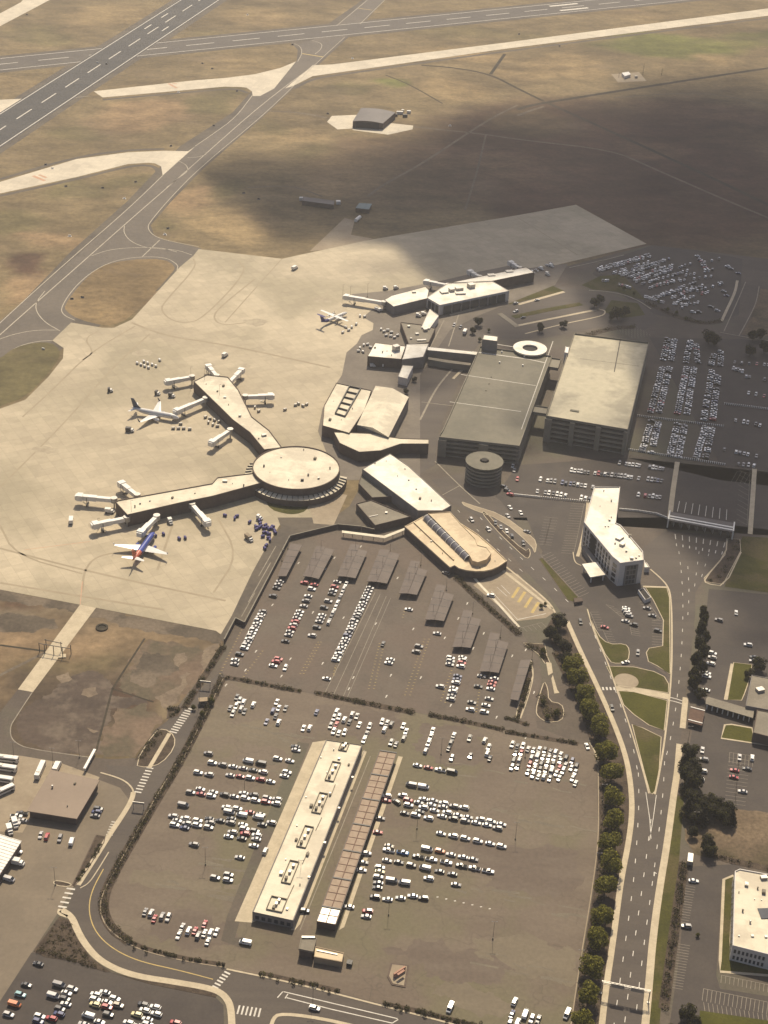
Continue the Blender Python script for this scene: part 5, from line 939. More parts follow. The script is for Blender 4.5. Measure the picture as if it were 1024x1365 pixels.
cars('parked alone at the foot of the long full row', 5.12, 280, 700, Hd, '795,1045,w', G1)
cars('scattered in the middle of the covered lot', 5.12, 420, 700, Hd, '640,573,w 833,737,w 710,826,k 690,862,k 515,915,w 502,938,w', G1)
cars('pointing downhill mid covered lot', 5.12, 420, 700, Vd, '465,808,k', G1)
cars('in the group under the seventh carport', 4.655, 560, 780, Hd, '190,450,w 190,470,w 185,490,w 265,447,w 263,464,s 260,482,r 252,502,w 235,562,w 228,583,d 222,603,w 210,637,w 203,658,w 195,684,k 190,706,w 125,627,wv', G1, 'y')
cars('in the group under the eighth carport', 4.655, 560, 780, Hd, '382,562,s 460,577,w 450,600,r 443,619,r 438,641,w 362,627,k 430,703,s 322,726,w 410,743,w 312,770,wv 400,785,wv', G1, 'y')
cars("in the open lot's upper left cluster", 5.69, 220, 900, Vd, '545,165,k 562,190,w 597,202,w 542,228,w 578,252,s 495,247,k 515,290,wv 568,268,k 670,222,w', G2)
cars('in the second cluster below the top hedge', 5.69, 220, 900, Vd, '848,202,w 862,248,w 820,268,d 915,250,k 835,308,k 770,352,w 862,355,w', G2)
cars("scattered in the open lot's upper left half", 5.69, 220, 900, Hd, '330,593,k 632,650,wv 728,668,kv 855,632,w 947,648,w 925,735,w 905,762,w 990,540,k 995,566,s', G2)
cars('in the row below the two parked vans', 5.69, 220, 900, Hd, '360,663,w 437,678,k 515,690,w 587,703,w 668,718,k 745,733,w', G2)
cars('in the row with two red cars', 5.69, 220, 900, Hd, '252,737,w 335,752,w 495,757,s 568,765,r 642,777,w 715,788,r 792,803,w', G2)
cars('in the crowded double row with three reds', 5.69, 220, 900, Hd, '195,888,k 270,862,w 262,897,r 368,885,w 340,912,w 452,905,k 527,918,w 597,893,w 610,932,w 675,907,k 683,947,w 755,958,r 775,930,k 840,938,w 832,970,w', G2)
cars('standing alone left of the crowded rows', 5.69, 220, 900, Hd, '140,984,kv', G2)
cars('in the dense block beside the rental building', 5.69, 210, 1030, Hd, '525,262,w 607,272,w 700,298,r 785,315,k 545,298,wv 640,320,wv 765,337,wv 865,378,w 795,392,k 560,347,k 555,378,k 475,362,k 650,392,w 660,425,w 740,442,k 758,462,w 570,450,w 665,462,r 540,482,w 640,498,k 755,486,w 730,551,w', G2)
cars("in the open lot's leftmost dense block", 5.69, 210, 1030, Hd, '120,328,w 150,362,w 212,345,w 305,362,w 225,384,s 130,394,w 205,416,d 302,397,w 395,348,k 400,378,k 388,413,w', G2)
cars('parked apart below the dense blocks', 5.69, 210, 1030, Hd, '277,543,k 625,641,s 438,795,k 540,773,k 535,813,w', G2)
cars('angled beside the rental building forecourt', 5.69, 210, 1030, Vd, '818,593,w', G2)
cars("in the open lot's bottom left clusters", 5.12, 160, 1165, Vd, '172,257,w 212,266,w 230,302,r 288,287,k 330,295,s 425,360,w 410,396,w 468,386,w 512,386,r 578,340,r 502,412,w 550,398,w 597,396,w 582,432,w 637,390,w', G2)
cars("by the open lot's bottom gate", 5.12, 160, 1165, Hd, '857,466,wv', G2)
cars('in the cluster above the rental building', 5.69, 380, 900, Vd, '240,278,w 140,400,w 187,398,wv 393,272,w 372,322,w 410,315,w 347,382,k 390,370,r 450,335,w 370,424,w 408,436,w 452,432,w 510,295,w 545,310,k 490,352,k 563,375,w 642,385,s 618,445,k 600,487,w', G2)
cars('in the cluster above the return canopy', 5.69, 380, 900, Vd, '738,352,w 775,358,w 808,370,k 755,410,w 897,382,w 918,425,w 902,476,k 805,510,k 842,522,k', G2)
cars('in the short files above the right-hand rows', 5.69, 540, 940, Vd, '210,190,w 195,238,w 178,287,w 157,344,w 370,225,w 350,280,k 338,312,k 355,400,w 490,250,k 495,382,g 605,265,w 635,318,w 625,362,w 618,395,k', G2)
cars('in the short rows under those files', 5.69, 540, 940, Hd, '95,455,w 178,472,r 268,490,wp 358,505,kv 48,603,kv 140,618,wv', G2)
cars('in the left columns of the white block', 5.69, 640, 940, Vd, '245,297,w 283,310,k 269,363,k 256,417,k 242,470,w 325,308,w 311,360,r 298,413,w 284,465,k', G2)
cars('in the tight white block by the trees', 5.69, 640, 940, Vd, '365,330,w 405,340,w 391,395,w 376,450,r 362,505,w 450,332,w 439,379,wv 428,426,w 416,473,w 405,520,w 490,345,k 480,390,w 469,436,k 458,481,k 448,526,w 533,350,k 522,394,w 512,438,w 501,483,k 490,527,w 572,355,w 562,403,w 552,452,k 541,500,wv 531,548,w 612,372,w 602,415,w 592,458,r 583,502,w 573,545,w 648,395,k 638,448,w 628,500,w 682,420,w 678,458,w 722,455,k 714,497,w 706,540,w 698,582,w', G2)
cars('in the dense rows right of the canopy', 4.655, 470, 1030, (1, .2), '312,140,w 345,169,r 348,200,w 440,162,w 498,170,w 412,184,w 490,197,w 562,187,w 560,210,w 630,207,k 693,215,w 440,214,w 510,233,w 418,240,k 392,262,w 325,250,k 472,281,w 588,246,w 555,268,w 625,284,k 655,262,w 718,275,w 700,298,k 795,288,w 768,309,w 850,300,w 835,323,w 920,317,w 900,343,k', G2)
cars('turned across the dense rows by the canopy', 4.655, 470, 1030, (.8, .5), '273,180,k', G2)
cars('in the single row of six white cars', 4.655, 470, 1030, (1, .22), '550,376,ws 625,391,wu 700,406,wu 778,423,wu 855,438,ws 925,455,wu', G2)
cars('in the rows with the bright blue car', 4.655, 470, 1030, (1, .2), '228,453,n 225,480,wp 312,495,bp 462,473,sv 543,485,o 610,506,w 685,521,w 750,536,k 408,520,kp 490,537,wp 582,555,wp 677,577,kp 757,592,sp 842,610,wp 215,543,s 288,554,k 365,573,k 450,591,wv 540,611,k 620,628,k', G2)
cars('in the lowest rows right of the canopy', 4.655, 470, 1030, (1, .12), '170,587,w 170,612,y 160,646,w 160,682,k 155,712,k 243,668,kv 322,682,wv 473,655,w 643,693,k 140,770,k 217,784,w 298,776,s 373,763,w 440,778,k 95,858,r 85,890,s', G2)
cars("against the return canopy's east edge", 4.655, 470, 1030, (1, .1), '212,143,w 210,172,r 172,282,k 157,368,r 87,500,w 68,556,k 57,603,w', G2, 'y')
cars('tucked against the long rental building', 5.12, 360, 1165, (1, .1), '235,250,k 540,222,w', G2)
cars("in the lower left lot's left rows", 5.12, 0, 1165, (1, .28), '262,612,k 182,755,k 140,822,t 100,888,ov 60,958,w 405,755,kv 365,830,wv 495,783,w 455,810,w 440,850,k 450,885,w 410,920,k 405,955,w 272,970,w 265,1000,w 325,978,r', 'cars in the lower left car park')
cars("in the lower left lot's crowded rows", 5.12, 0, 1165, (1, .28), '655,822,w 705,827,w 650,855,w 715,868,w 650,890,y 720,905,r 785,850,w 770,885,w 740,958,k 605,965,wv 680,1008,w 572,1022,w 980,890,k 990,930,w 935,958,y 990,985,w 1050,905,w 1035,945,w 1030,985,w 880,1015,w 965,1020,w 1200,1015,r', 'cars in the lower left car park')
cars('in the yard below the brown workshop', 5.12, 0, 990, (-.35, 1), '278,628,w 320,640,r 410,652,k 490,672,wv', 'cars by the brown workshop')
cars('beside the right wall of the brown workshop', 5.12, 0, 990, (1, .12), '672,450,k 660,472,d 650,497,w', 'cars by the brown workshop')
cars('in the jumble left of the brown workshop', 5.12, 0, 990, (1, .1), '112,500,wp 100,545,wp 160,515,w 150,485,kp', 'cars by the brown workshop')
cars('by the shed at the far left', 5.12, 0, 990, (1, .25), '120,740,w 62,930,wv', 'cars by the brown workshop')
cars("at the open lot's bottom edge", 5.12, 540, 1165, Vd, '748,870,w 730,955,w 720,1002,w 768,1012,w 820,958,wv 865,988,w 910,990,k 308,912,wv', G2)
cars("at the open lot's bottom right corner", 2.926, 674, 1015, Vd, '240,985,wv', G2)
cars('driving on the road below the small hut', 5.12, 360, 1165, (1, .25), '305,915,s', 'cars on the roads')
cars('facing the road in the motel car park', 6.244, 860, 980, (-.1, 1), '478,122,w 787,182,w 892,186,w', G3)
cars('parked sideways in the motel car park', 6.244, 860, 980, (1, .18), '490,200,k 478,297,w 455,365,w 745,290,r 740,347,r 850,278,k 812,466,w', G3)
cars('in the office car park', 6.244, 860, 980, (1, .12), '405,1210,w', G3)
cars('lower down in the office car park', 2.926, 674, 1015, (1, .1), '705,642,k', G3)
cars('beside the dark conifers', 6.5, 880, 780, (1, .25), '455,587,w 452,625,w 440,678,w 405,758,w 405,788,w 395,905,w 510,300,k', G3, 'y')
cars('in the upper part of the motel car park', 6.5, 880, 780, (1, .12), '762,515,wv 812,620,k 808,652,s', G3)
cars('pointing downhill in the upper motel car park', 6.5, 880, 780, (-.05, 1), '660,235,w', G3)
cars('in the hotel car park', 5.12, 700, 780, (1, .22), '690,155,w 690,172,w 700,190,s 712,205,k 832,155,k 868,205,k 685,243,s 742,268,k 545,285,r 908,310,k', 'cars in the hotel car park')
cars('turning at the hotel car park entrance', 5.12, 700, 780, (1, -.15), '685,525,w', 'cars in the hotel car park')
cars('driving on the exit road', 5.12, 700, 780, (.3, 1), '378,250,k 593,838,k', 'cars on the roads')
cars('at the hotel car park gate', 5.12, 700, 780, (-.1, 1), '770,460,g', 'cars in the hotel car park')
cars("turning at the open lot's top right corner", 5.69, 640, 940, (.45, 1), '812,310,w', G2)
cars('on the road beside the arrivals hall', 5.12, 520, 660, (.75, 1), '557,167,wv 670,232,wv 805,140,s 820,82,w', 'cars on the roads')
cars('in angled bays facing the arrivals hall', 5.12, 520, 660, (.2, 1), '720,187,k 757,217,k 797,242,w 832,277,k 910,327,k', 'cars on the roads')
cars('by the corner of the arrivals hall', 5.12, 520, 660, (1, .4), '382,530,k 935,247,k', 'cars on the roads')
cars('standing in the taxi lot', 4.655, 560, 780, (1, .2), '440,62,wv', 'cars on the roads')
cars('on the kerb road before the glazed hall', 3.413, 440, 340, (.6, -1), '565,317,w 594,327,k', 'cars on the roads')
KIND = {'v': 'van', 'u': 'suv', 'p': 'pickup', 's': 'sedan'}
KNAME = {'van': 'van', 'suv': 'SUV', 'pickup': 'pickup', 'sedan': 'saloon'}
NCAR = 0; ALL = []
def ordw(k): return WORD[min(k, 19)]
for desc, sc, ox, oy, hd, data, group, order in CLUSTERS:
    L = []
    for tok in data.split():
        x, y, c = tok.split(','); x, y = ox + float(x) / sc, oy + float(y) / sc
        kind = KIND.get(c[1:]) or ('suv' if rnd.random() < .5 else 'sedan')
        col = c[0]
        if col == 'w' and rnd.random() < .25 and 'six white' not in desc: col = 's'
        if col == 'k' and rnd.random() < .45: col = 'g'
        a, e = P(x, y, .8), P(x + hd[0], y + hd[1], .8); rz = math.atan2((e - a).y, (e - a).x) + rnd.uniform(-.03, .03)
        if col == 'w' and kind != 'van' and 'six white' not in desc and rnd.random() < .07: col = rnd.choice('nggd')
        if rnd.random() < .5 and 'driving' not in desc and 'road beside' not in desc: rz += math.pi
        q = free(Vector((a.x, a.y, 0)), rz % (2 * math.pi), kind)
        if q is None: continue
        L.append((x, y, col, kind, q, rz))
    L.sort(key=lambda t: (t[0] if order == 'x' else t[1]))
    byc = {}
    for t in L: byc.setdefault((t[2], t[3]), []).append(t)
    for t in L:
        x, y, col, kind, q, rz = t; same = byc[(col, kind)]; nm = f'{PAINT[col][0]} {KNAME[kind]}'; n = len(same); k = same.index(t)
        lo, hi = ('left', 'right') if order == 'x' else ('top', 'bottom')
        if len(L) == 1: lab = f'{nm} {desc}'
        elif n == 1: lab = f'only {nm} {desc}'
        elif k < n / 2: lab = f'{ordw(k)} {nm} from the {lo} {desc}'
        else: lab = f'{ordw(n - 1 - k)} {nm} from the {hi} {desc}'
        ALL.append((q.y * math.cos(TILT) + CAM_H * math.sin(TILT), len(ALL), q, rz, col, kind, lab, group, desc))
        if len(lab.split()) > 16: print('LONG', lab)
ALL.sort(); NEAR, REST = ALL[:300], ALL[300:]
for _, _, q, rz, col, kind, lab, group, desc in NEAR:
    me, mg = CARM[kind]
    o = bpy.data.objects.new('parked_car' if 'driving' not in desc and 'on the road' not in desc else 'car', me); C.objects.link(o); o.location = q + Vector((0, 0, .09)); o.rotation_euler = (0, 0, rz)
    o.material_slots[0].link = 'OBJECT'; o.material_slots[0].material = M['car_' + col]
    tag(o, lab, {'van': 'van', 'pickup': 'pickup'}.get(kind, 'car'), group)
    g = bpy.data.objects.new('windows', mg); C.objects.link(g); g.parent = o
    NCAR += 1
print('individual cars', NCAR)
# the hundreds of small cars in the far car parks, as one object
fb = MB(); FM = [M['car_' + k] for k in 'wsgkrd'] + [M['car_glass'], M['tyre']]
def far_car(p, rz, c, big):
    cs, sn = math.cos(rz), math.sin(rz); T = lambda x, y, z: Vector((p.x + x * cs - y * sn, p.y + x * sn + y * cs, z + .07))
    hl, hw, z1, z2 = (2.35, .93, 1.02, 1.7) if big else (2.3, .88, .88, 1.42)
    lo = [T(-hl, -hw, .3), T(hl, -hw, .3), T(hl, hw, .3), T(-hl, hw, .3)]; up = [T(-hl, -hw, z1), T(hl * .96, -hw, z1 - .12), T(hl * .96, hw, z1 - .12), T(-hl, hw, z1)]
    fb.loop_quads(lo, up, c); fb.face(up, c)
    x0, x1, r0, r1 = (-2.2, 1.1, -1.9, .35) if big else (-1.75, 1.05, -.95, .2); w2 = hw - .08
    a = [T(x0, -w2, z1 - .03), T(x1, -w2, z1 - .05), T(x1, w2, z1 - .05), T(x0, w2, z1 - .03)]; e = [T(r0, -.66, z2), T(r1, -.66, z2), T(r1, .66, z2), T(r0, .66, z2)]
    fb.loop_quads(a, e, 6); fb.face(e, c)
    for sx in (-.6, .6): b0 = T(sx * hl, 0, .05); fb.box((b0.x, b0.y, .1), .6, hw * 2.02, .5, rz, 7)
def far_row(x0, y0, x1, y1, n, hd, fill=.88, jit=.5):
    for k in range(n):
        if rnd.random() > fill: continue
        f = k / max(1, n - 1); x, y = x0 + (x1 - x0) * f + rnd.uniform(-jit, jit), y0 + (y1 - y0) * f + rnd.uniform(-jit, jit) * .4
        a, e = P(x, y), P(x + hd[0], y + hd[1]); far_car(a, math.atan2((e - a).y, (e - a).x) + rnd.uniform(-.04, .04) + (math.pi if rnd.random() < .5 else 0), rnd.choices(range(6), (36, 20, 14, 22, 5, 3))[0], rnd.random() < .5)
for x0, y0, x1, y1, n in ((797, 359, 864, 341, 26), (800, 361, 866, 343, 24), (826, 365, 892, 346, 24), (828, 368, 878, 354, 16), (846, 373, 896, 358, 18), (848, 376, 894, 362, 14), (876, 381, 912, 374, 9), (860, 396, 884, 404, 9), (890, 391, 922, 384, 10), (892, 399, 936, 382, 12), (898, 405, 916, 407, 6), (804, 375, 814, 374, 4), (826, 380, 840, 384, 5), (925, 372, 948, 369, 4)): far_row(x0, y0, x1, y1, n, (-.3, 1), .92)
for x0, y0, x1, y1, n in ((812, 366, 870, 349, 20), (838, 370, 905, 352, 22), (856, 379, 916, 362, 20), (866, 384, 908, 372, 14), (884, 392, 930, 376, 14), (900, 403, 944, 390, 12), (878, 366, 928, 350, 14), (905, 412, 930, 404, 7), (870, 398, 900, 390, 9), (930, 388, 960, 380, 7), (935, 352, 958, 346, 6), (915, 368, 950, 360, 8)): far_row(x0, y0, x1, y1, n, (-.3, 1), .72)
for x0, y0, x1, y1, n in ((930, 342, 942, 360, 8), (908, 392, 918, 405, 5), (960, 378, 968, 395, 4), (970, 356, 984, 365, 4), (948, 410, 956, 415, 3), (924, 417, 932, 417, 2)): far_row(x0, y0, x1, y1, n, (1, .2), .8)
for x0, y0, x1, y1, n in ((890, 453, 884, 480, 10), (899, 454, 894, 481, 10), (920, 456, 914, 484, 10), (928, 460, 930, 484, 9), (952, 471, 948, 487, 7), (961, 470, 960, 488, 7), (883, 491, 867, 550, 24), (893, 491, 878, 550, 24), (915, 491, 903, 552, 24), (925, 492, 916, 552, 24), (949, 495, 938, 560, 20), (958, 496, 950, 560, 20), (868, 562, 856, 602, 17), (878, 564, 868, 604, 17), (903, 566, 893, 608, 17), (913, 568, 904, 610, 17), (940, 570, 928, 612, 15), (949, 572, 940, 614, 15)): far_row(x0, y0, x1, y1, n, (1, .2), .9)
for x0, y0, x1, y1, n, fl in ((979, 484, 1024, 487, 10, .7), (978, 492, 990, 496, 5, .9), (980, 500, 1024, 508, 10, .5), (976, 520, 1024, 530, 10, .35), (975, 560, 1024, 570, 10, .3), (965, 600, 1024, 612, 12, .4), (970, 618, 1060, 628, 14, .5), (826, 618, 884, 626, 14, .8), (762, 628, 882, 642, 28, .85), (720, 640, 790, 650, 15, .85), (716, 656, 786, 666, 14, .7), (846, 660, 880, 664, 8, .7), (684, 622, 690, 640, 4, .8)): far_row(x0, y0, x1, y1, n, (-.3, 1), fl)
far_row(735, 352, 700, 368, 8, (1, .6), .9); far_row(687, 405, 716, 401, 4, (1, -.25), .8); far_row(679, 408, 706, 432, 4, (1, -.3), .6); far_row(680, 660, 672, 650, 3, (1, .3), 1)
far_row(676, 668, 700, 690, 5, (.6, 1), .7)
CI = {c: k for k, c in enumerate('wsgkrd')}
for _, _, q, rz, col, kind, lab, group, desc in REST: far_car(q, rz, CI.get(col, 0), kind != 'sedan')
o = fb.build('far_parked_cars', FM); tag(o, 'hundreds of smaller cars in the covered car park and the shaded far car parks', 'cars', kind='stuff')
print('far cars', len(fb.f))

# ------------------------------------------------------------------ kerbed islands, lawns, footways
island('lawn', [(784, 815), (797, 846), (811, 858.5), (834, 858), (840, 866), (838, 882), (824, 885.5), (811, 882), (794, 846)], 'lawn', sm=1)
island('lawn', [(860, 783), (889, 783), (893, 797), (894, 899), (876, 888), (864, 882), (861, 870), (865, 864), (883, 861), (884, 827), (871, 801)], 'lawn')
island('lawn', [(808, 888), (845, 889), (872, 895), (886, 902), (892, 912), (891, 924), (852, 918), (821, 914)], 'lawn')
island('lawn', [(824, 921), (845, 922), (890, 934), (886, 974), (865, 967), (845, 953), (831, 940)], 'lawn2')
island('lawn', [(842, 965.5), (858, 970.5), (882, 982.5), (879.5, 1026), (874, 1055), (870, 1059), (866, 1057), (858.5, 1030)], 'lawn')
island('lawn', [(774, 736), (779, 733), (782, 739), (800, 752), (797, 755), (784, 741)], 'lawn')
island('gravel_bed', [(970, 718), (986.7, 719), (988, 734.7), (964.5, 779), (941, 776), (938, 771), (966, 740)], 'bed', sm=0)
sheet('lawn', [(990, 715), (1110, 722), (1110, 800), (1024, 790), (966, 782)], .1, M['lawn'])
island('lawn', [(977.6, 883), (1003, 886), (1000, 905), (993, 925), (989, 934), (969, 933)], 'lawn2')
island('lawn', [(965, 966), (975, 965), (1003, 970), (1004, 977), (1060, 990), (1060, 1000), (961, 985)], 'lawn2', kw=1.0)
sheet('lawn', [(903, 1060), (912, 1062), (905, 1150), (893, 1240), (884, 1300), (878, 1385), (863, 1385), (868, 1310), (880, 1200), (893, 1120)], .07, M['lawn'])
island('lawn', [(977, 1166), (981, 1172), (976.5, 1255), (974, 1268), (1100, 1292), (1100, 1308), (960, 1297), (958, 1280), (963, 1172)], 'lawn', kw=1.3)
sheet('lawn', [(933, 1347), (1100, 1372), (1100, 1400), (930, 1400)], .08, M['lawn2'])
sheet('footpath', [(820, 915), (835, 914), (892, 925), (892, 933), (836, 921), (822, 921)], .11, M['pavement'])
b = MB(); c = P(835, 908); b.flat(ring_pts(c, 6.5, 28), .145); struct(b.build('footpath', M['yard']))
walk('footpath', [(756, 828), (764, 846), (777, 875), (797, 916), (821, 970), (835, 1010), (841, 1045), (843, 1083), (838, 1124), (828, 1172), (817.5, 1254), (807, 1323), (800, 1390)], 2.6)
walk('footpath', [(906, 992), (903, 1030), (898, 1060), (889, 1128), (879, 1186), (870, 1254), (865, 1316), (858, 1390)], 3.2)
walk('footpath', [(914, 930), (912, 950), (910, 971)], 3.0)
walk('footpath', [(891, 929), (903, 932), (914, 936)], .5, 'paint', .07)
walk('footpath', [(890, 933), (903, 936), (914, 940)], .5, 'paint', .07)
walk('footpath', [(770, 742), (776, 722), (782, 690), (784, 670)], 2.0)
walk('footpath', [(764, 736), (766, 750), (775, 754)], .6)
walk('footpath', [(857, 782), (889, 783)], 1.6)
walk('kerb', [(867, 759), (880, 770), (891, 782), (895, 800), (896, 851), (895, 905), (888, 974), (880, 1026), (873, 1059)], .9)
walk('kerb', [(783, 812), (792, 844), (811, 884), (821, 917), (838, 962), (858, 1030), (865, 1058)], .7)
walk('kerb', [(976, 885), (967, 933)], 1.6)
walk('kerb', [(969, 718), (968, 738), (939, 772), (941, 778), (966, 782), (988, 736)], .8, sm=1)
walk('kerb', [(797, 1000), (798, 1060), (798, 1120), (789, 1190), (772, 1290), (758, 1390)], .5, 'yard')
walk('kerb', [(786, 990), (794, 1003), (797, 1020)], .7)
walk('footpath', [(82, 1213), (96, 1222), (103, 1240), (113, 1258), (130, 1278), (154, 1292), (185, 1302), (232, 1309), (284, 1318), (301, 1328), (309, 1345), (309, 1390)], 2.9)
walk('footpath', [(104, 1180), (120, 1155), (140, 1123), (146, 1113), (165, 1085), (176, 1066), (178, 1056)], 2.4)
walk('footpath', [(80, 1212), (78, 1218), (90, 1222)], 1.6)
walk('kerb', [(178, 1056), (176, 1050), (168, 1042), (155, 1036), (134, 1030)], .8)
walk('kerb', [(107, 1184), (118, 1178), (128, 1164), (145, 1136)], .5)
walk('kerb', [(236, 1016), (200, 1076), (170, 1131), (147, 1171), (134, 1198), (134, 1220), (146, 1241), (171, 1258.5), (195, 1269), (246, 1281.5), (301, 1290)], .5, 'yard')
walk('kerb', [(302, 1292), (380, 1308), (452, 1326), (510, 1341), (600, 1364), (690, 1390)], .8)
walk('kerb', [(298, 904), (240, 1020)], .4, 'yard')
walk('kerb', [(360, 1390), (362, 1360), (374, 1350), (448, 1361), (560, 1392)], 1.6)
island('planting_bed', [(178, 1020), (205, 976), (219, 970.5), (234, 981), (233, 998), (216, 1018), (196, 1024)], 'bed', sm=1)
walk('footpath', [(226, 978), (199, 1024)], 2.0, z=.2)
island('planting_bed', [(128, 1113), (141, 1115), (139, 1124), (117, 1160), (100, 1182), (96, 1180)], 'bed', kerbm='wall_dark')
island('planting_bed', [(70, 1176), (76, 1173), (97, 1178), (92, 1183), (74, 1181)], 'bed', sm=1)
island('planting_bed', [(79, 1222), (96, 1228), (102, 1250), (122, 1278), (148, 1296), (140, 1296), (100, 1282), (60, 1276), (45, 1268)], 'bed', kerbm=None)
island('planting_bed', [(150, 1297), (185, 1306), (240, 1313), (290, 1324), (288, 1330), (200, 1312)], 'bed', kerbm=None)
island('planting_bed', [(224, 942), (244, 943), (238, 955), (222, 958)], 'bed', kerbm='wall_dark')
island('planting_bed', [(725.4, 906.7), (731, 917.5), (732, 934.7), (749, 938), (753, 949.7), (749, 961.5), (729.7, 963.7), (717, 956), (713.6, 947.6), (719, 926)], 'bed', sm=1)
island('planting_bed', [(697.5, 857), (726.5, 858.4), (729.7, 874.5), (734, 884), (726.5, 885), (717, 872)], 'bed')
sheet('footpath', [(728, 883), (735, 884), (737, 897), (731, 901)], .2, M['pavement']); sheet('footpath', [(737, 900), (743, 920), (746, 924), (739, 925), (735, 905)], .2, M['pavement'])
walk('kerb', [(708, 880), (712, 900), (705, 928), (694, 958)], .5)
island('planting_bed', [(700, 895), (708, 884), (711, 900), (702, 932), (694, 958), (687, 957)], 'bed')
island('planting_bed', [(757, 668), (770, 741), (775, 756), (762, 742), (735, 745), (755, 790), (757, 798), (716, 745), (720, 742)], 'dark_lot', kerbm=None, z=.07)
island('lawn', [(718, 745), (724, 744), (771, 796), (766, 803), (756, 800)], 'lawn', kerbm='wall_dark')
b = MB(); c = P(769, 800); q = PL([(765, 797), (776, 797), (777, 801), (766, 803)], 2); b.prism(q, 0, 2, 0); tag(b.build('stone_planter', M['wall_dark'], loc=cen(q)), 'dark block planter at the corner of the hotel car park lawn', 'planter')
island('road_median', [(640, 681), (650, 684), (668, 706), (700, 735), (706, 730), (708, 740), (703, 746), (690, 735), (660, 706)], 'bed', sm=1)
island('road_median', [(614, 668), (625, 672), (670, 686), (705, 712), (716, 722), (714, 740), (708, 727), (670, 694), (620, 676)], 'yard', sm=1)
walk('kerb', [(628, 765), (640, 780), (660, 800), (692, 836)], 1.6, 'roof_cream')
walk('kerb', [(675, 756), (705, 780), (733, 804), (740, 817)], 1.2)
walk('footpath', [(664, 756), (680, 768), (700, 784), (736, 812)], 2.0)
for nm, pts, wd, m_ in (('road_median', [(684, 423), (730, 413), (775, 405)], 6, 'lawn'), ('road_median', [(691, 434), (740, 424), (800, 412)], 2.5, 'pavement'), ('road_median', [(700, 445), (750, 432), (800, 422), (807, 418), (806, 413), (790, 413)], 1.2, 'pavement'), ('kerb', [(759, 357), (800, 348), (832, 340)], .9, 'faint'), ('kerb', [(691, 406), (720, 398), (752, 389)], 3.0, 'pavement'), ('kerb', [(785, 387), (805, 388), (830, 392), (852, 401), (868, 412)], 1.2, 'faint'), ('kerb', [(983, 374), (980, 390), (968, 415), (962, 428)], 2.2, 'pavement'), ('kerb', [(994, 376), (984, 400), (965, 442)], .8, 'faint'), ('kerb', [(1012, 382), (1008, 405), (995, 430), (985, 448)], .8, 'faint'), ('kerb', [(960, 443), (985, 448), (1030, 455)], .8, 'faint'), ('kerb', [(614, 480), (596, 500), (580, 520), (560, 560)], 1.4, 'faint'), ('kerb', [(627, 488), (616, 493), (604, 505)], 2.0, 'pavement'), ('kerb', [(592, 427), (570, 470)], .8, 'faint'), ('kerb', [(612, 418), (598, 462)], .8, 'faint'), ('kerb', [(660, 400), (640, 410), (600, 420)], 2.4, 'pavement'), ('kerb', [(903, 616), (897, 655), (893, 690)], 3.2, 'pavement'), ('kerb', [(1006, 625), (1003, 670), (1000, 712)], 3.0, 'pavement'), ('kerb', [(580, 615), (610, 645), (640, 672)], .8, 'faint'), ('kerb', [(590, 660), (612, 648)], .6, 'faint'), ('kerb', [(562, 536), (610, 542)], .6, 'faint')): walk(nm, pts, wd, m_)
sheet('lawn', [(665, 400), (690, 390), (735, 380), (752, 388), (720, 396), (680, 406)], .07, M['lawn'])
sheet('lawn', [(775, 380), (800, 368), (830, 366), (860, 400), (850, 398), (822, 389), (790, 386)], .07, M['lawn'])
sheet('lawn', [(815, 400), (850, 404), (860, 420), (830, 424), (805, 416)], .07, M['lawn'])
sheet('scrub', [(1014, 385), (1060, 390), (1060, 450), (988, 446), (1000, 425)], .07, M['scrub'])
walk('footpath', [(666, 418), (680, 428), (690, 436)], 4.5, 'roof_grey', .2, 0)
# ------------------------------------------------------------------ painted markings
b = MB()
def dash_px(pts, ln=3.05, gap=9.14, wd=.28, z=.08):
    q = PL(pts); q = smooth(q, 2, False) if len(q) > 2 else q
    acc = 0.0
    for i in range(len(q) - 1):
        d = q[i + 1] - q[i]; L = d.length; u = d / L; t = 0
        while t < L:
            ph = (acc + t) % (ln + gap)
            if ph < ln: st = min(ln - ph, L - t); b.strip([q[i] + u * t, q[i] + u * (t + st)], wd, z); t += st + 1e-3
            else: t += ln + gap - ph + 1e-3
        acc += L
dash_px([(851, 1030), (852, 1070), (849, 1125), (844.75, 1175), (837.5, 1228.75), (829.75, 1285), (818, 1370)], wd=.34)
dash_px([(868, 1092), (862, 1140), (855, 1192), (848, 1240), (840, 1303), (832, 1370)], wd=.34)
dash_px([(886, 1015), (884, 1060), (876, 1130), (868, 1190), (857, 1270), (846, 1370)], wd=.34)
dash_px([(786, 830), (800, 865), (815, 905), (830, 948), (842, 985), (850, 1028)], wd=.34)
dash_px([(908, 760), (911, 800), (909, 870), (902, 940), (893, 990), (887, 1012)], wd=.34)
dash_px([(917, 755), (919, 790), (917, 820)], wd=.3); dash_px([(905, 735), (908, 760)], wd=.3); dash_px([(932, 735), (925, 790)], wd=.3); dash_px([(945, 738), (935, 770)], wd=.3); dash_px([(640, 690), (690, 740), (740, 785), (760, 805)], wd=.34); dash_px([(610, 680), (650, 720), (700, 765)], wd=.34)
for x in range(8): dash_px([(900 + 9.5 * x, 712 + 1.6 * x), (902 + 8.6 * x, 728 + 1.6 * x)], 6, 5, .5); b.strip(PL([(903 + 9.3 * x, 682 + 1.6 * x), (906 + 9.0 * x, 668 + 1.6 * x)]), .4, .08)
b.strip(PL([(861, 1056), (866, 1090), (868, 1118)]), .3, .08); b.strip(PL([(875, 1060), (871, 1090), (866, 1120)]), .3, .08)
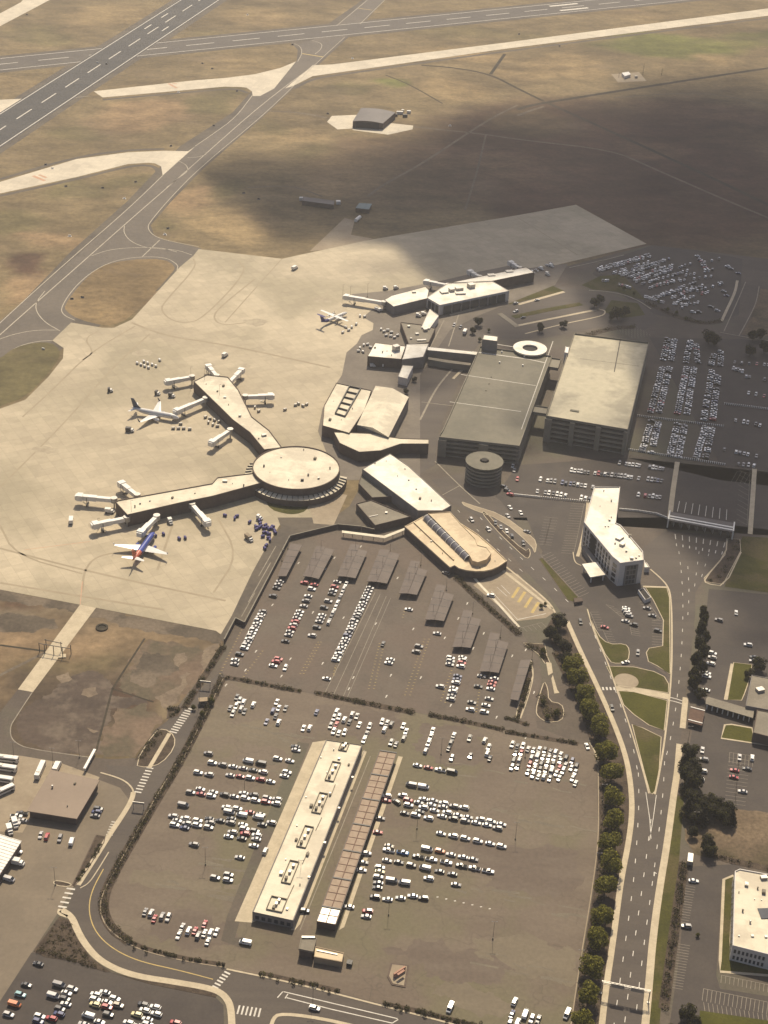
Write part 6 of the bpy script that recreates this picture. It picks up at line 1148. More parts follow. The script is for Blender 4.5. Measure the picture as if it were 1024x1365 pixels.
for pts in ([(378, 1322), (530, 1358)], [(382, 1330), (440, 1345)], [(377, 1322), (370, 1330)], [(384, 1325), (380, 1331)], [(531, 1359), (523, 1364)], [(440, 1345), (523, 1364)]): b.strip(PL(pts), .45, .08)
def zebra(a, e, n, length, wd):
    A, E = P(*a), P(*e); u = (E - A).normalized(); nn = Vector((-u.y, u.x, 0))
    for k in range(n): c = A.lerp(E, k / (n - 1)); b.strip([c - nn * length / 2, c + nn * length / 2], wd, .085)
zebra((94.5, 1185), (83.5, 1209), 5, 3.8, .9); zebra((153, 1096), (146, 1113), 6, 3.0, .6); zebra((200, 1024), (184, 1056), 9, 3.4, .8); zebra((303, 1297), (287, 1316), 6, 2.8, .8); zebra((318, 1346), (346, 1350), 6, 4.5, .7); zebra((253, 945), (231, 976), 11, 4, .8); zebra((799, 918), (819, 918), 5, 2.6, 1.0)
for x, y in ((805, 1253), (866, 1262), (872, 1168)): a = P(x, y); b.strip([a, a + Vector((.4, 2.6, 0))], .5, .085); b.strip([a + Vector((.4, 2.6, 0)), a + Vector((1.3, 1.6, 0))], .4, .086)
struct(b.build('road_markings', M['paint']))
lines('yellow_centre_line', [(.45, [(138, 1158.5), (123, 1186), (118, 1210), (123, 1234), (137, 1254), (161, 1271), (191, 1283), (239, 1293.5), (284, 1305.5)])], .08, 'ypaint')
b = MB()
def stalls(a, e, n, v, wd=.16, z=.075, back=True):
    A, E = P(*a), P(*e)
    for k in range(n):
        f = k / (n - 1); x, y = a[0] + (e[0] - a[0]) * f, a[1] + (e[1] - a[1]) * f; b.strip(PL([(x, y), (x + v[0], y + v[1])]), wd, z)
    if back: b.strip([A, E], wd, z)
stalls((910, 1180), (900, 1235), 17, (17, 3), .2); stalls((903, 1258), (893, 1316), 17, (17, 3), .2); stalls((938, 1318), (1024, 1336), 16, (-2, 16), .2); stalls((962, 1300), (1030, 1314), 13, (-1, 10), .2)
stalls((985, 1012), (980, 1072), 13, (14, 2), .18); stalls((985, 1012), (980, 1072), 13, (-14, -2), .18); stalls((973, 1003), (1004, 1008), 7, (-1, 14), .18)
stalls((779, 672), (765, 738), 21, (-17, -1), .18); stalls((745, 668), (720, 740), 3, (6, 0), .18, back=False); stalls((735, 690), (726, 726), 11, (-9, -1), .18); stalls((735, 690), (726, 726), 11, (9, 1), .18); stalls((722, 742), (772, 796), 17, (13, -6), .18)
stalls((787, 816), (797, 840), 8, (11, 0), .18); stalls((803, 838), (812, 858), 7, (11, 1), .18); stalls((808, 806), (838, 830), 8, (11, 3), .18); stalls((883, 824), (883, 860), 11, (-14, -1), .18); stalls((840, 835), (842, 846), 5, (12, 2), .18); stalls((862, 800), (880, 825), 8, (-10, 3), .18)
for k in range(6): stalls((822 + 4 * k, 437 + 2.2 * k), (846 + 4 * k, 434 + 2.2 * k), 7, (1, 3), .2, back=False)
stalls((691, 838), (722, 830), 6, (6, 6), .18); stalls((983, 628), (1006, 632), 5, (-8, 14), .2)
stalls((1000, 628), (996, 700), 12, (-14, -8), .2); stalls((940, 1350), (1030, 1368), 16, (-2, -14), .2)
struct(b.build('parking_markings', M['faint']))
b = MB()
for x0, y0, x1, y1 in ((350, 868, 322, 906), (322, 840, 290, 905), (424, 856, 397, 904), (428, 856, 401, 905), (447, 890, 443, 905), (460, 845, 444, 905), (506, 858, 490, 925), (512, 858, 497, 925), (540, 812, 535, 830), (566, 852, 538, 932), (572, 852, 545, 932), (602, 894, 586, 940), (607, 900, 592, 941), (640, 915, 634, 955), (490, 786, 448, 880), (494, 786, 452, 880)):
    q0, q1 = P(x0, y0), P(x1, y1); L = (q1 - q0).length; n = int(L / 2.7); u = (q1 - q0) / L; v = Vector((1, -.12, 0)).normalized()
    for k in range(n): c = q0 + u * (k * 2.7); b.strip([c - v * .5, c + v * .5], .26, .075)
struct(b.build('bay_markings', M['ypaint']))
lines('lane_lines', [(.3, [(500, 790), (430, 930)]), (.3, [(507, 792), (443, 930)]), (.3, [(515, 795), (457, 930)]), (.25, [(521, 797), (463, 930)])], .07, 'faint', sm=0)
b = MB()
for x, y in ((397, 752), (362, 808), (433, 760), (416, 818), (457, 825), (500, 833), (550, 840), (592, 852), (630, 866), (670, 880), (612, 890), (640, 905), (386, 880), (340, 870), (429, 886), (300, 915), (326, 895), (374, 903), (470, 905), (520, 902), (560, 905), (480, 730), (445, 745), (529, 772), (575, 800), (610, 826), (644, 846), (682, 876), (700, 868), (622, 806), (711, 925), (661, 958), (600, 942), (514, 930), (464, 920), (700, 985)): q = P(x, y); b.strip([q, q + Vector((.9, 2.2, 0))], .5, .08); b.strip([q + Vector((.9, 2.2, 0)), q + Vector((.1, 1.6, 0))], .3, .081)
struct(b.build('arrow_markings', M['paint']))
b = MB()
for x, y in ((692, 783), (700, 789), (709, 796), (718, 803)): b.strip(PL([(x, y), (x - 9, y + 14)]), 1.7, .09)
struct(b.build('taxi_lane_markings', M['ypaint']))
lines('taxi_lot_lines', [(.3, [(663, 783), (676, 795)]), (.3, [(668, 780), (680, 792)]), (.4, [(690, 826), (728, 818)]), (.3, [(655, 788), (690, 826)])], .09, 'paint', sm=0)
b = MB()
for k in range(7): q = P(573 + 0, 1195) if False else P(582 + 11.6 * k, 1196 + 2.6 * k); b.strip([q, q + Vector((.9, .2, 0))], .55, .07)
struct(b.build('row_markings', M['paint']))
b = MB(); r9 = random.Random(41)      # oil-dark wheel paths and pale worn patches in the open lot
for x0, y0, x1, y1 in ((320, 972, 400, 985), (300, 1010, 380, 1025), (200, 1170, 330, 1198), (560, 1020, 780, 1050), (600, 1180, 760, 1215), (560, 1260, 740, 1300), (640, 1080, 780, 1095), (250, 1145, 330, 1160)):
    for k in range(9):
        f = r9.random(); x, y = x0 + (x1 - x0) * f, y0 + (y1 - y0) * f + r9.uniform(-9, 9); q = PL([(x, y), (x + r9.uniform(14, 40), y + r9.uniform(2, 8))]); b.strip([q[0], q[0].lerp(q[1], .5) + Vector((0, r9.uniform(-1, 1), 0)), q[1]], r9.uniform(.5, 1.6), .05 + k * .0004)
struct(b.build('wear_marks', mat('worn_lot_streaks', (.165, .138, .096), (.125, .104, .074), .12, .8, fine=.2)))
# ------------------------------------------------------------------ plants
def leaves(b, c, rx, ry, rz_, n, size, r, mats=3, top_bias=.2):
    for _ in range(n):
        while True:
            v = Vector((r.uniform(-1, 1), r.uniform(-1, 1), r.uniform(-1, 1)))
            if .25 < v.length < 1: break
        v = v.normalized() * (v.length ** .5)
        p = Vector((c[0] + v.x * rx, c[1] + v.y * ry, c[2] + v.z * rz_)); s = size * r.uniform(.6, 1.3)
        nrm = (v + Vector((r.uniform(-.8, .8), r.uniform(-.8, .8), r.uniform(-.3, 1.0)))).normalized(); u = nrm.orthogonal().normalized(); a = r.uniform(0, 6.28); t = nrm.cross(u); u, t = u * math.cos(a) + t * math.sin(a), t * math.cos(a) - u * math.sin(a)
        b.face([p - u * s, p + t * s * .6 + nrm * s * .15, p + u * s, p - t * s * .6 - nrm * s * .1], r.choices(range(mats), (3, 4, 2)[:mats])[0])
def tree_meshes(name, kinds, hgt, rad, n, size, seed, conif=False):
    r = random.Random(seed); b = MB()
    b.tube((0, 0, 0), (r.uniform(-.2, .2), 0, hgt * .55), rad * .075, rad * .045, 7); b.tube((0, 0, hgt * .55), (0, 0, hgt * .9), rad * .045, rad * .012, 6)
    for k in range(6): a = k * 1.05 + r.random(); b.tube((0, 0, hgt * (.3 + .08 * k)), (math.cos(a) * rad * .6, math.sin(a) * rad * .6, hgt * (.5 + .07 * k)), rad * .03, rad * .01, 5)
    o = b.build('_t', M['bark']); tm = o.data; bpy.data.objects.remove(o); tm.name = name + '_trunk'
    b = MB()
    if conif:
        for k in range(11):
            z = hgt * (.12 + .82 * k / 10); rr = rad * (1 - (k / 10) ** 1.15 * .93) * r.uniform(.85, 1.12)
            for j in range(max(2, int(9 * rr / rad))):
                a = r.uniform(0, 6.28); leaves(b, (math.cos(a) * rr * .6, math.sin(a) * rr * .6, z), rr * .48 + .25, rr * .48 + .25, hgt * .07, int(n / 70), size, r, len(kinds))
    else:
        for k in range(15):
            a = r.uniform(0, 6.28); d = rad * r.uniform(.1, .62); z = hgt * r.uniform(.36, .84); q = rad * r.uniform(.34, .52)
            leaves(b, (math.cos(a) * d, math.sin(a) * d, z), q, q, q * .8, int(n / 15), size, r, len(kinds))
    o = b.build('_c', [M[k] for k in kinds]); cm = o.data; bpy.data.objects.remove(o); cm.name = name + '_crown'
    return tm, cm
TR = {'round': [tree_meshes('round', ('leafd', 'leafm', 'leafl'), 8.2, 5.0, 2600, .42, 11 + k) for k in range(3)], 'dark': [tree_meshes('dark', ('conid', 'conil', 'leafd'), 8.0, 4.6, 2200, .42, 31 + k) for k in range(2)], 'conifer': [tree_meshes('conifer', ('conid', 'conil'), 11.5, 3.6, 2600, .40, 51 + k, True) for k in range(3)],
      'small': [tree_meshes('small', ('shrubd', 'leafd', 'leafm'), 4.2, 2.2, 700, .34, 71 + k) for k in range(2)]}
def tree(kind, x, y, label, group=None, s=1.0, slim=1.0):
    """x, y = the middle of the crown in the photograph"""
    tm, cm = rnd.choice(TR[kind]); hz = {'round': 4.8, 'dark': 4.6, 'conifer': 5.0, 'small': 2.4}[kind] * s * (1.3 if slim < 1 else 1); p = P(x, y, hz)
    root = thing({'round': 'broadleaf_tree', 'dark': 'dark_tree', 'conifer': 'conifer', 'small': 'small_tree'}[kind], label, 'tree', (p.x, p.y, 0), rnd.uniform(0, 6.28), group); root.scale = (s * slim, s * slim, s * rnd.uniform(.92, 1.08) * (1.3 if slim < 1 else 1))
    for nm, me in (('trunk', tm), ('crown', cm)): o = bpy.data.objects.new(nm, me); C.objects.link(o); o.parent = root
    return root
GT = 'green trees in the row between car park and road'
row_t = [(765, 884), (770, 904), (779, 924), (788, 945), (799, 968), (808, 1000), (816, 1029), (817.5, 1063), (817.5, 1092), (814, 1121), (814, 1150), (807, 1182), (802, 1218), (799, 1251), (790, 1287), (785, 1326), (776, 1362)]
for k, (x, y) in enumerate(row_t): tree('round', x, y, f'round green tree, {WORD[len(row_t) - 1 - k]} from the bottom of the row beside the exit road', GT, (1.16 if k > 6 else 1.28) + .1 * rnd.random())
for x, y, s, lab in ((745, 826, 1.15, 'dark bushy tree at the tip of the taxi lot'), (735, 842, 1.05, 'dark bushy tree just below-left of the one at the taxi lot tip'), (752, 862, 1.1, 'dark bushy tree at the top of the roadside tree row'), (744, 852, .8, 'smaller dark tree tucked left of the top of the roadside row'), (757, 876, .9, 'dark tree where the roadside row turns green')): tree('dark', x, y, lab, 'dark trees by the taxi lot', s)
GC = 'tall dark trees beside the exit road'
cf = [(937, 815, 1.0), (940, 828, .95), (935, 838, 1.05), (941, 848, .9), (933, 856, 1.05), (938, 868, .95), (930, 878, 1.1), (936, 890, .9), (927, 898, 1.1), (925, 910, 1.05), (930, 905, .8)]
for k, (x, y, s) in enumerate(cf): tree('dark', x, y, f'tall dark tree, {WORD[k]} from the top of the tight roadside line', GC, s, .8)
cl = [(921, 1000, 1.2), (915, 1014, 1.1), (924, 1020, 1.2), (917, 1032, 1.2), (925, 1040, 1.15), (916, 1048, 1.0), (921, 1062, 1.1), (930, 1066, 1.15), (938, 1074, 1.1), (917, 1078, 1.1), (927, 1084, 1.15), (946, 1066, 1.0), (950, 1080, 1.1), (937, 1088, 1.0), (958, 1072, .85), (961, 1084, 1.0), (972, 1078, .9), (975, 1090, .9), (968, 1092, .85)]
for k, (x, y, s) in enumerate(cl): tree('conifer' if k % 4 == 1 else 'dark', x, y, f'dark tree, {WORD[k]} from the top of the thick clump by the motel car park', 'dark trees in the clump by the motel car park', s * .95)
for x, y, s, lab in ((942, 1122, 1.0, 'dark tree standing alone on the dry scrub'), (946, 1132, .9, 'dark tree at the upper end of the office hedge'), (924, 1108, .7, 'thin olive tree beside the lawn strip on dry scrub'), (935, 924, .8, 'dark tree just above the red shelter'), (1012, 884, 1.0, 'dark tree at the corner of the motel lawn'), (1000, 897, .7, 'dark tree leaning over the motel lawn'), (918, 1350, .9, 'dark tree at the bottom between road and office car park'), (926, 1362, .8, 'dark tree at the very bottom beside the office lawn'), (895, 1375, .8, 'dark tree on the lawn strip at the bottom edge')): tree('dark', x, y, lab, None, s)
for x, y, s, lab in ((638, 428, .9, 'dark tree by the kerb road south of the glazed hall'), (630, 440, .7, 'smaller dark tree below the one by the kerb road'), (793, 402, 1.1, 'dark tree at the end of the upper road median'), (800, 398, .9, 'dark tree touching the one at the upper median end'), (824, 417, 1.2, 'dark tree at the end of the lower median'), (834, 414, 1.0, 'dark tree right of the lower median end'), (815, 420, .9, 'dark tree left of the lower median end'), (720, 436, .9, 'dark tree on the lower median near the ring roof'), (752, 431, .8, 'dark tree on the lower median, further right'), (946, 448, 1.4, 'large dark tree by the far car park entrance'), (954, 452, 1.1, 'dark tree right of the large one by the far entrance'), (1005, 446, 1.1, 'dark tree in the scrub at the upper right edge'), (1015, 444, 1.0, 'dark tree nearest the right edge in the upper scrub'), (1020, 462, 1.3, 'dark tree on the right edge below the scrub'), (1000, 466, 1.1, 'dark tree below the scrub, left of the edge tree'), (553, 505, .5, 'dark small tree by the narrow grey link'), (541, 521, .5, 'dark small tree by the pitched hall corner')): tree('dark', x, y, lab, 'dark trees around the terminal roads', s)
for x, y, s, lab in ((890, 412, .9, 'dark shrub tree at the far lot corner'), (902, 416, .8, 'dark shrub tree, second along the far lot edge'), (915, 424, .9, 'dark shrub tree, third along the far lot edge'), (878, 402, .7, 'dark shrub tree on the far lot bank'), (832, 384, .8, 'dark shrub tree at the left of the far lot bank'), (845, 391, .7, 'dark shrub tree midway along the far lot bank'), (640, 452, .8, 'dark shrub tree behind the lift tower'), (652, 440, .7, 'dark shrub tree further behind the lift tower'),
    (724, 868, .9, 'olive shrub tree in the upper curved bed'), (742, 950, 1.0, 'yellow-green shrub tree in the lower curved bed'), (730, 955, .8, 'brownish shrub tree in the lower curved bed'), (724, 935, .8, 'brown shrub tree midway up the curved bed'), (722, 808, .7, 'small tree at the tip of the taxi lot island'), (727, 805, .5, 'small shrub beside the taxi lot tip'), (282, 934, 1.0, 'tall dark shrub tree at the gate by the perimeter road'), (270, 951, .8, 'dark shrub tree below the gate by the perimeter road'), (258, 943, .7, 'dark shrub left of the gate on the perimeter road'), (283, 928, .6, 'dark shrub above the gate by the perimeter road'), (930, 1246, .5, 'low shrub by the office drive')): tree('small', x, y, lab, None, s)
def hedge(label, pts, wd=1.6, h=1.1, dens=2.6, gaps=.15, kinds=('shrubd', 'shrubl', 'leafd'), seed=1, bed=True, posts=0):
    r = random.Random(seed); q = PL(pts); q = smooth(q, 2, False) if len(q) > 2 else q; b = MB(); c = q[len(q) // 2]
    root = thing('hedge', label, 'hedge', (c.x, c.y, 0))
    for i in range(len(q) - 1):
        d = q[i + 1] - q[i]; n = max(1, int(d.length * dens / wd / 1.3))
        for k in range(n):
            if r.random() < gaps: continue
            p = q[i] + d * ((k + r.random()) / n); s = r.uniform(.6, 1.5); leaves(b, (p.x + r.uniform(-.2, .2) * wd, p.y + r.uniform(-.2, .2) * wd, h * .5 * s), wd * .55 * s, wd * .55 * s, h * .55 * s, int(46 * s), .34, r, 3)
    if b.f: put(b, 'foliage', [M[k] for k in kinds], root)
    if bed:
        b = MB(); n = len(q); Lf, Rg = [], []
        for i in range(n): d = (q[min(n - 1, i + 1)] - q[max(0, i - 1)]).normalized(); nn = Vector((-d.y, d.x, 0)) * wd * .75; Lf.append(q[i] + nn); Rg.append(q[i] - nn)
        up = lambda s: [Vector((k.x, k.y, .12)) for k in s]
        b.loop_quads(up(Rg), up(Lf), 0, False); b.loop_quads(Rg, up(Rg), 0, False); b.loop_quads(up(Lf), Lf, 0, False); put(b, 'bed', M['bed'], root)
    return root
hedge('straggling hedge strip along the top left of the open car park', [(301, 903), (320, 906), (360, 914), (402, 922)], 2.2, 1.3, 2.4, .25, seed=3)
hedge('straggling hedge strip along the top middle of the open car park', [(422, 924), (470, 934), (510, 942), (552, 950)], 2.6, 1.4, 2.4, .2, seed=4)
hedge('straggling hedge strip along the top right of the open car park', [(571, 953), (620, 962), (671, 973)], 2.2, 1.3, 2.4, .25, seed=5)
hedge('thin hedge strip above the block of white cars', [(674, 976), (720, 983), (771, 992)], 2.0, 1.2, 2.2, .3, seed=6)
hedge('long dark hedge along the left edge of the open car park', [(297, 903), (270, 958), (238, 1020), (202, 1078), (172, 1130), (146, 1175), (138, 1200), (139, 1220), (150, 1240), (172, 1255)], 3.0, 1.7, 2.6, .12, seed=7)
hedge('low thin hedge along the curved bottom edge of the open car park', [(174, 1256), (196, 1266), (246, 1278), (300, 1287)], 1.6, 1.0, 2.0, .5, seed=8)
hedge('dark hedge strip above the bottom road, left part', [(345, 1298), (400, 1310), (452, 1322)], 2.0, 1.1, 2.0, .4, seed=9)
hedge('dark hedge strip along the bottom road, right part', [(512, 1339), (560, 1349), (640, 1370), (700, 1386)], 2.0, 1.2, 2.2, .2, seed=10)
hedge('dark scrub hedge along the airfield fence by the perimeter road', [(298, 862), (280, 890), (262, 918), (246, 944)], 2.6, 1.6, 2.4, .15, seed=11)
hedge('dark hedge below the arrivals hall along the pale kerb', [(608, 770), (640, 800), (665, 822), (692, 846)], 3.0, 1.8, 2.6, .1, seed=12)
hedge('dark hedge in the narrow bed by the half-width carport', [(707, 884), (704, 910), (696, 940), (690, 958)], 2.2, 1.2, 2.4, .25, seed=13)
hedge('short ground hedge at the foot of the half-width carport', [(674, 957), (688, 961), (702, 966)], 1.8, .8, 2.2, .3, seed=14)
hedge('row of round dark bushes above the office building', [(950, 1140), (975, 1148), (1010, 1155), (1060, 1166)], 2.6, 1.9, 1.8, .2, seed=15, kinds=('conid', 'conil', 'leafd'))
hedge('dark hedge between the lawn strip and the office car park', [(912, 1150), (906, 1190), (899, 1240), (891, 1300), (885, 1345)], 3.0, 1.9, 2.2, .2, seed=16, kinds=('conid', 'conil', 'leafd'))
hedge('dark planting under the roadside tree row', [(742, 870), (765, 915), (785, 960), (803, 1010), (808, 1060), (806, 1120), (800, 1190), (790, 1260), (776, 1330), (768, 1390)], 3.6, 1.0, 2.2, .2, seed=17, kinds=('shrubd', 'leafd', 'conil'))
hedge('dark planting in the long island by the perimeter road', [(186, 1014), (205, 985), (215, 974)], 3.2, .9, 2.4, .2, seed=18)
hedge('brown and yellow-green bushes filling the lower curved bed', [(722, 928), (724, 945), (735, 955), (748, 952)], 4.6, 1.6, 3.0, .1, seed=24, kinds=('shrubd', 'shrubl', 'leafm'), bed=False)
hedge('olive bushes filling the upper curved bed', [(704, 862), (718, 866), (725, 878)], 3.4, 1.4, 2.6, .15, seed=25, bed=False)
hedge('low bushes along the curved kerb of the gravel bed', [(984, 722), (976, 744), (960, 770), (945, 775)], 3.0, 1.2, 1.6, .4, seed=19)
hedge('dark bushes in the enclosed bed by the zebra crossing', [(226, 945), (240, 946), (228, 955)], 2.6, 1.2, 2.0, .2, seed=20, bed=False)
hedge('bushes along the footway below the workshop yard', [(136, 1124), (120, 1150), (104, 1174)], 2.0, 1.2, 2.0, .3, seed=21, bed=False)
hedge('dark bank of shrubs along the upper terminal road', [(782, 448), (805, 440), (830, 436), (845, 436)], 4.0, 1.6, 2.0, .15, seed=22)
hedge('dark hedge bank along the near edge of the far car park', [(862, 404), (880, 412), (905, 424), (940, 432), (962, 428)], 3.4, 2.0, 2.0, .15, seed=23)
b = MB(); r5 = random.Random(5)
TRI = [(79, 1224), (95, 1230), (101, 1252), (121, 1279), (146, 1295), (118, 1290), (80, 1279), (50, 1268), (64, 1246)]
def inside(x, y, q):
    c = False
    for k in range(len(q)):
        (x0, y0), (x1, y1) = q[k - 1], q[k]
        if (y0 > y) != (y1 > y) and x < (x1 - x0) * (y - y0) / (y1 - y0) + x0: c = not c
    return c
n_ = 0
while n_ < 260:
    x, y = r5.uniform(48, 148), r5.uniform(1222, 1297)
    if not inside(x, y, TRI) or mn.noise(Vector((x * .12, y * .12, 4))) < -.12: continue
    n_ += 1; p = P(x, y); s = r5.uniform(.35, 1.0); leaves(b, (p.x, p.y, .4 * s), .7 * s, .7 * s, .5 * s, 14, .19, r5, 3)
for k in range(16): f = k / 15; p = P(50 + 78 * f + r5.uniform(-1, 1), 1268 + 20 * f + r5.uniform(-1, 1)); s = r5.uniform(.9, 1.3); leaves(b, (p.x, p.y, .8 * s), .7 * s, .7 * s, .9 * s, 40, .22, r5, 3)
tag(b.build('ground_cover', [M['shrubd'], M['shrubl'], M['leafd']]), 'patchy ground cover on the triangular bed at the lower left', 'ground cover', kind='stuff')
for x, y, lab in ((370, 1306, 'first'), (391.5, 1311, 'second'), (439, 1321, 'third'), (535, 1346, 'fourth'), (567, 1353, 'fifth'), (596, 1360, 'sixth'), (641, 1364, 'seventh')):
    p = P(x, y, .9); b = MB(); leaves(b, (0, 0, 1.1), .8, .8, 1.1, 90, .22, r5, 3); o = b.build('shrub', [M['conid'], M['shrubd'], M['shrubl']]); o.location = (p.x, p.y, 0); tag(o, f'upright dark shrub, {lab} from the left along the bottom road', 'shrub', 'upright shrubs along the bottom road')
for x, y, lab in ((179, 1263, 'first'), (195, 1269, 'second'), (245, 1278, 'third'), (298, 1286, 'fourth')):
    p = P(x, y, .9); b = MB(); leaves(b, (0, 0, 1.2), .8, .8, 1.2, 90, .22, r5, 3); o = b.build('shrub', [M['conid'], M['shrubd'], M['shrubl']]); o.location = (p.x, p.y, 0); tag(o, f'upright dark shrub, {lab} from the left on the curved hedge', 'shrub', 'upright shrubs on the curved hedge')
# ------------------------------------------------------------------ lamp posts, gantry, fences
def lamp(x, y, label, h=10.5, two=True):
    p = P(x, y); root = thing('lamp_post', label, 'lamp post', (p.x, p.y, 0), group='lamp posts')
    b = MB(); b.tube((0, 0, 0), (0, 0, .9), .32, n=8); b.build('base', M['wall_conc'], root)
    b = MB(); b.tube((0, 0, .9), (0, 0, h), .10, .06, n=7); b.build('pole', M['dmetal'], root)
    for s in (-1, 1) if two else (1,): b = MB(); b.bar((0, 0, h - .1), (s * .8, 0, h), .1, .1); b.box((s * 1.0, 0, h - .02), .6, .35, .14); b.build('lamp_head', M['wall_grey' if h > 8.5 else 'dmetal'], root)
for x, y, lab in ((274, 1153, 'left of the rental building, below the dense car blocks'), (326, 1056, 'between the two car rows left of the rental building'), (687, 1119, 'right of the dense car rows on open asphalt'), (556, 1105, 'at the lower edge of the dense car rows'), (588, 1006, 'among the short files above the right-hand rows'), (657, 1252, 'on the empty asphalt at the lower right of the car park'), (518, 1220, 'below the lowest rows right of the return canopy'), (74, 1180, 'in the kerbed bed at the edge of the service yard'), (71, 1020, 'by the bus yard behind the workshop'), (19, 1012, 'by the bus yard at its left edge'), (106, 1010, 'on the dark dirt above the service road'), (266, 942, 'at the gate by the perimeter road'), (401, 1170, 'close to the long rental building') , (803, 1068, 'on the kerb beside the roadside tree row, upper'), (796, 1160, 'on the kerb beside the roadside tree row, middle'), (772, 1290, 'on the kerb beside the roadside tree row, lower'), (417, 1340, 'at the bottom road below the small hut'), (917, 990, 'at the end of the red shelter'), (925, 1105, 'on dry scrub by the clump'), (700, 1010, 'above the block of white cars')): lamp(x, y, 'tall lamp post ' + lab)
for k, (x, y) in enumerate(((376, 748), (384, 732), (413, 762), (421, 748), (428, 735), (461, 760), (468, 748), (474, 735), (502, 770), (510, 757), (520, 740), (545, 778), (553, 766), (561, 754), (577, 822), (586, 803), (595, 787), (616, 857), (623, 838), (630, 818), (653, 888), (660, 868), (667, 850), (709, 880))):
    lamp(x, y, f'thin lamp post, {ordw(k)} from the left above the carports' if k < 20 else f'thin lamp post, {ordw(23 - k)} from the right above the carports', 8.0, False)
for x, y, lab, h in ((176, 697, 'by the corner of the west pier beside the empty airbridge', 16), (255, 518, 'at the tip of the north-west pier', 17), (273, 520, 'on the left side of the north-west pier', 17), (293, 540, 'midway down the left side of the north-west pier', 16), (131, 706, 'on open concrete near the empty airbridge', 8), (457, 398, 'at the far end of the long white airbridge', 12), (467, 400, 'beside the long white airbridge', 12), (490, 396, 'at the middle of the long white airbridge', 12)): lamp(x, y, 'tall floodlight mast ' + lab, h, False)
# sign gantry over the exit road
A, B = P(800.5, 1324), P(864, 1337); A.z = B.z = 0; u = (B - A).normalized(); root = thing('road_gantry', 'grey overhead sign gantry spanning the exit road at the bottom right', 'gantry', (A.x, A.y, 0))
for q in (A, B): b = MB(); b.tube((q.x, q.y, 0), (q.x, q.y, 7.4), .28, .22); b.box((q.x, q.y, 0), 1, 1, .5); put(b, 'post', M['metal'], root)
b = MB()
for dz in (6.2, 7.1): b.bar(A + Vector((0, .3, dz)), B + Vector((0, .3, dz)), .2, .2); b.bar(A + Vector((0, -.5, dz)), B + Vector((0, -.5, dz)), .2, .2)
L = (B - A).length
for k in range(12): a, e = A + u * (L * k / 12), A + u * (L * (k + 1) / 12); b.bar(a + Vector((0, .3, 6.3)), e + Vector((0, .3, 7.1)), .12, .12); b.bar(a + Vector((0, -.5, 7.15)), e + Vector((0, .3, 7.15)), .12, .12)
put(b, 'truss', M['metal'], root)
b = MB(); b.bar(A + u * 3.5 + Vector((0, -.75, 5.6)), A + u * 9 + Vector((0, -.75, 5.6)), .12, 2.2); put(b, 'sign_panel', M['metal'], root)
b = MB(); b.bar(B - u * 8 + Vector((0, -.75, 5.6)), B - u * 2.5 + Vector((0, -.75, 5.6)), .12, 2.2); put(b, 'sign_panel', M['metal'], root)
# pole gate over the concrete service road
root = thing('road_barrier', 'dark frame of poles straddling the concrete service road', 'barrier', P(72, 868))
for x, y in ((53, 869), (60, 871), (72, 873), (84, 876), (95, 872), (62, 864), (82, 868)): p = P(x, y); b = MB(); b.tube((p.x, p.y, 0), (p.x, p.y, 6), .22); put(b, 'post', M['dmetal'], root)
for a, e in (((53, 869), (95, 876)), ((60, 864), (84, 869))): b = MB(); b.bar(P(*a) + Vector((0, 0, 5.4)), P(*e) + Vector((0, 0, 5.4)), .3, .3); put(b, 'beam', M['dmetal'], root)
b = MB(); p = P(83, 875); b.box((p.x, p.y, 0), 4, 3, .5, .2); put(b, 'barrier_base', M['pavement'], root)
b = MB(); A, B = P(113, 1030), P(127, 1004); b.bar((A.x, A.y, 1.0), (B.x, B.y, 1.0), .5, .4); b.bar((A.x, A.y, 2.2), (B.x, B.y, 2.2), 1.3, .5)
for f in (.1, .5, .9): q = A.lerp(B, f); b.tube((q.x, q.y, 0), (q.x, q.y, 2.4), .2)
tag(b.build('sliding_gate', M['bwhite'], loc=(A.x, A.y, 0)), 'long pale sliding gate rail beside the brown workshop', 'gate')
for x, y, lab, c_ in ((185, 1079, 'pale road sign board on the perimeter road by the workshop', 'metal'), (274, 917, 'pale sign board over the gate at the perimeter road', 'metal')):
    p = P(x, y); b = MB(); b.bar((p.x - 2.8, p.y + .3, 3.4), (p.x + 2.8, p.y - .3, 3.4), .3, 1.1)
    for s in (-2.4, 2.4): b.tube((p.x + s, p.y, 0), (p.x + s, p.y, 3.5), .15)
    tag(b.build('sign_board', M[c_], loc=(p.x, p.y, 0)), lab, 'sign')
p = P(271, 938); b = MB(); b.box((p.x, p.y, 0), 4, 2.6, 2.6, .2); b.box((p.x, p.y, 2.6), 4.6, 3.2, .25, .2); b.box((p.x, p.y - 1.32, 1.1), 2, .06, 1, .2, 1); tag(b.build('gate_hut', [M['wall_tan'], M['glass']], loc=(p.x, p.y, 0)), 'small tan gate hut on the perimeter road', 'hut')
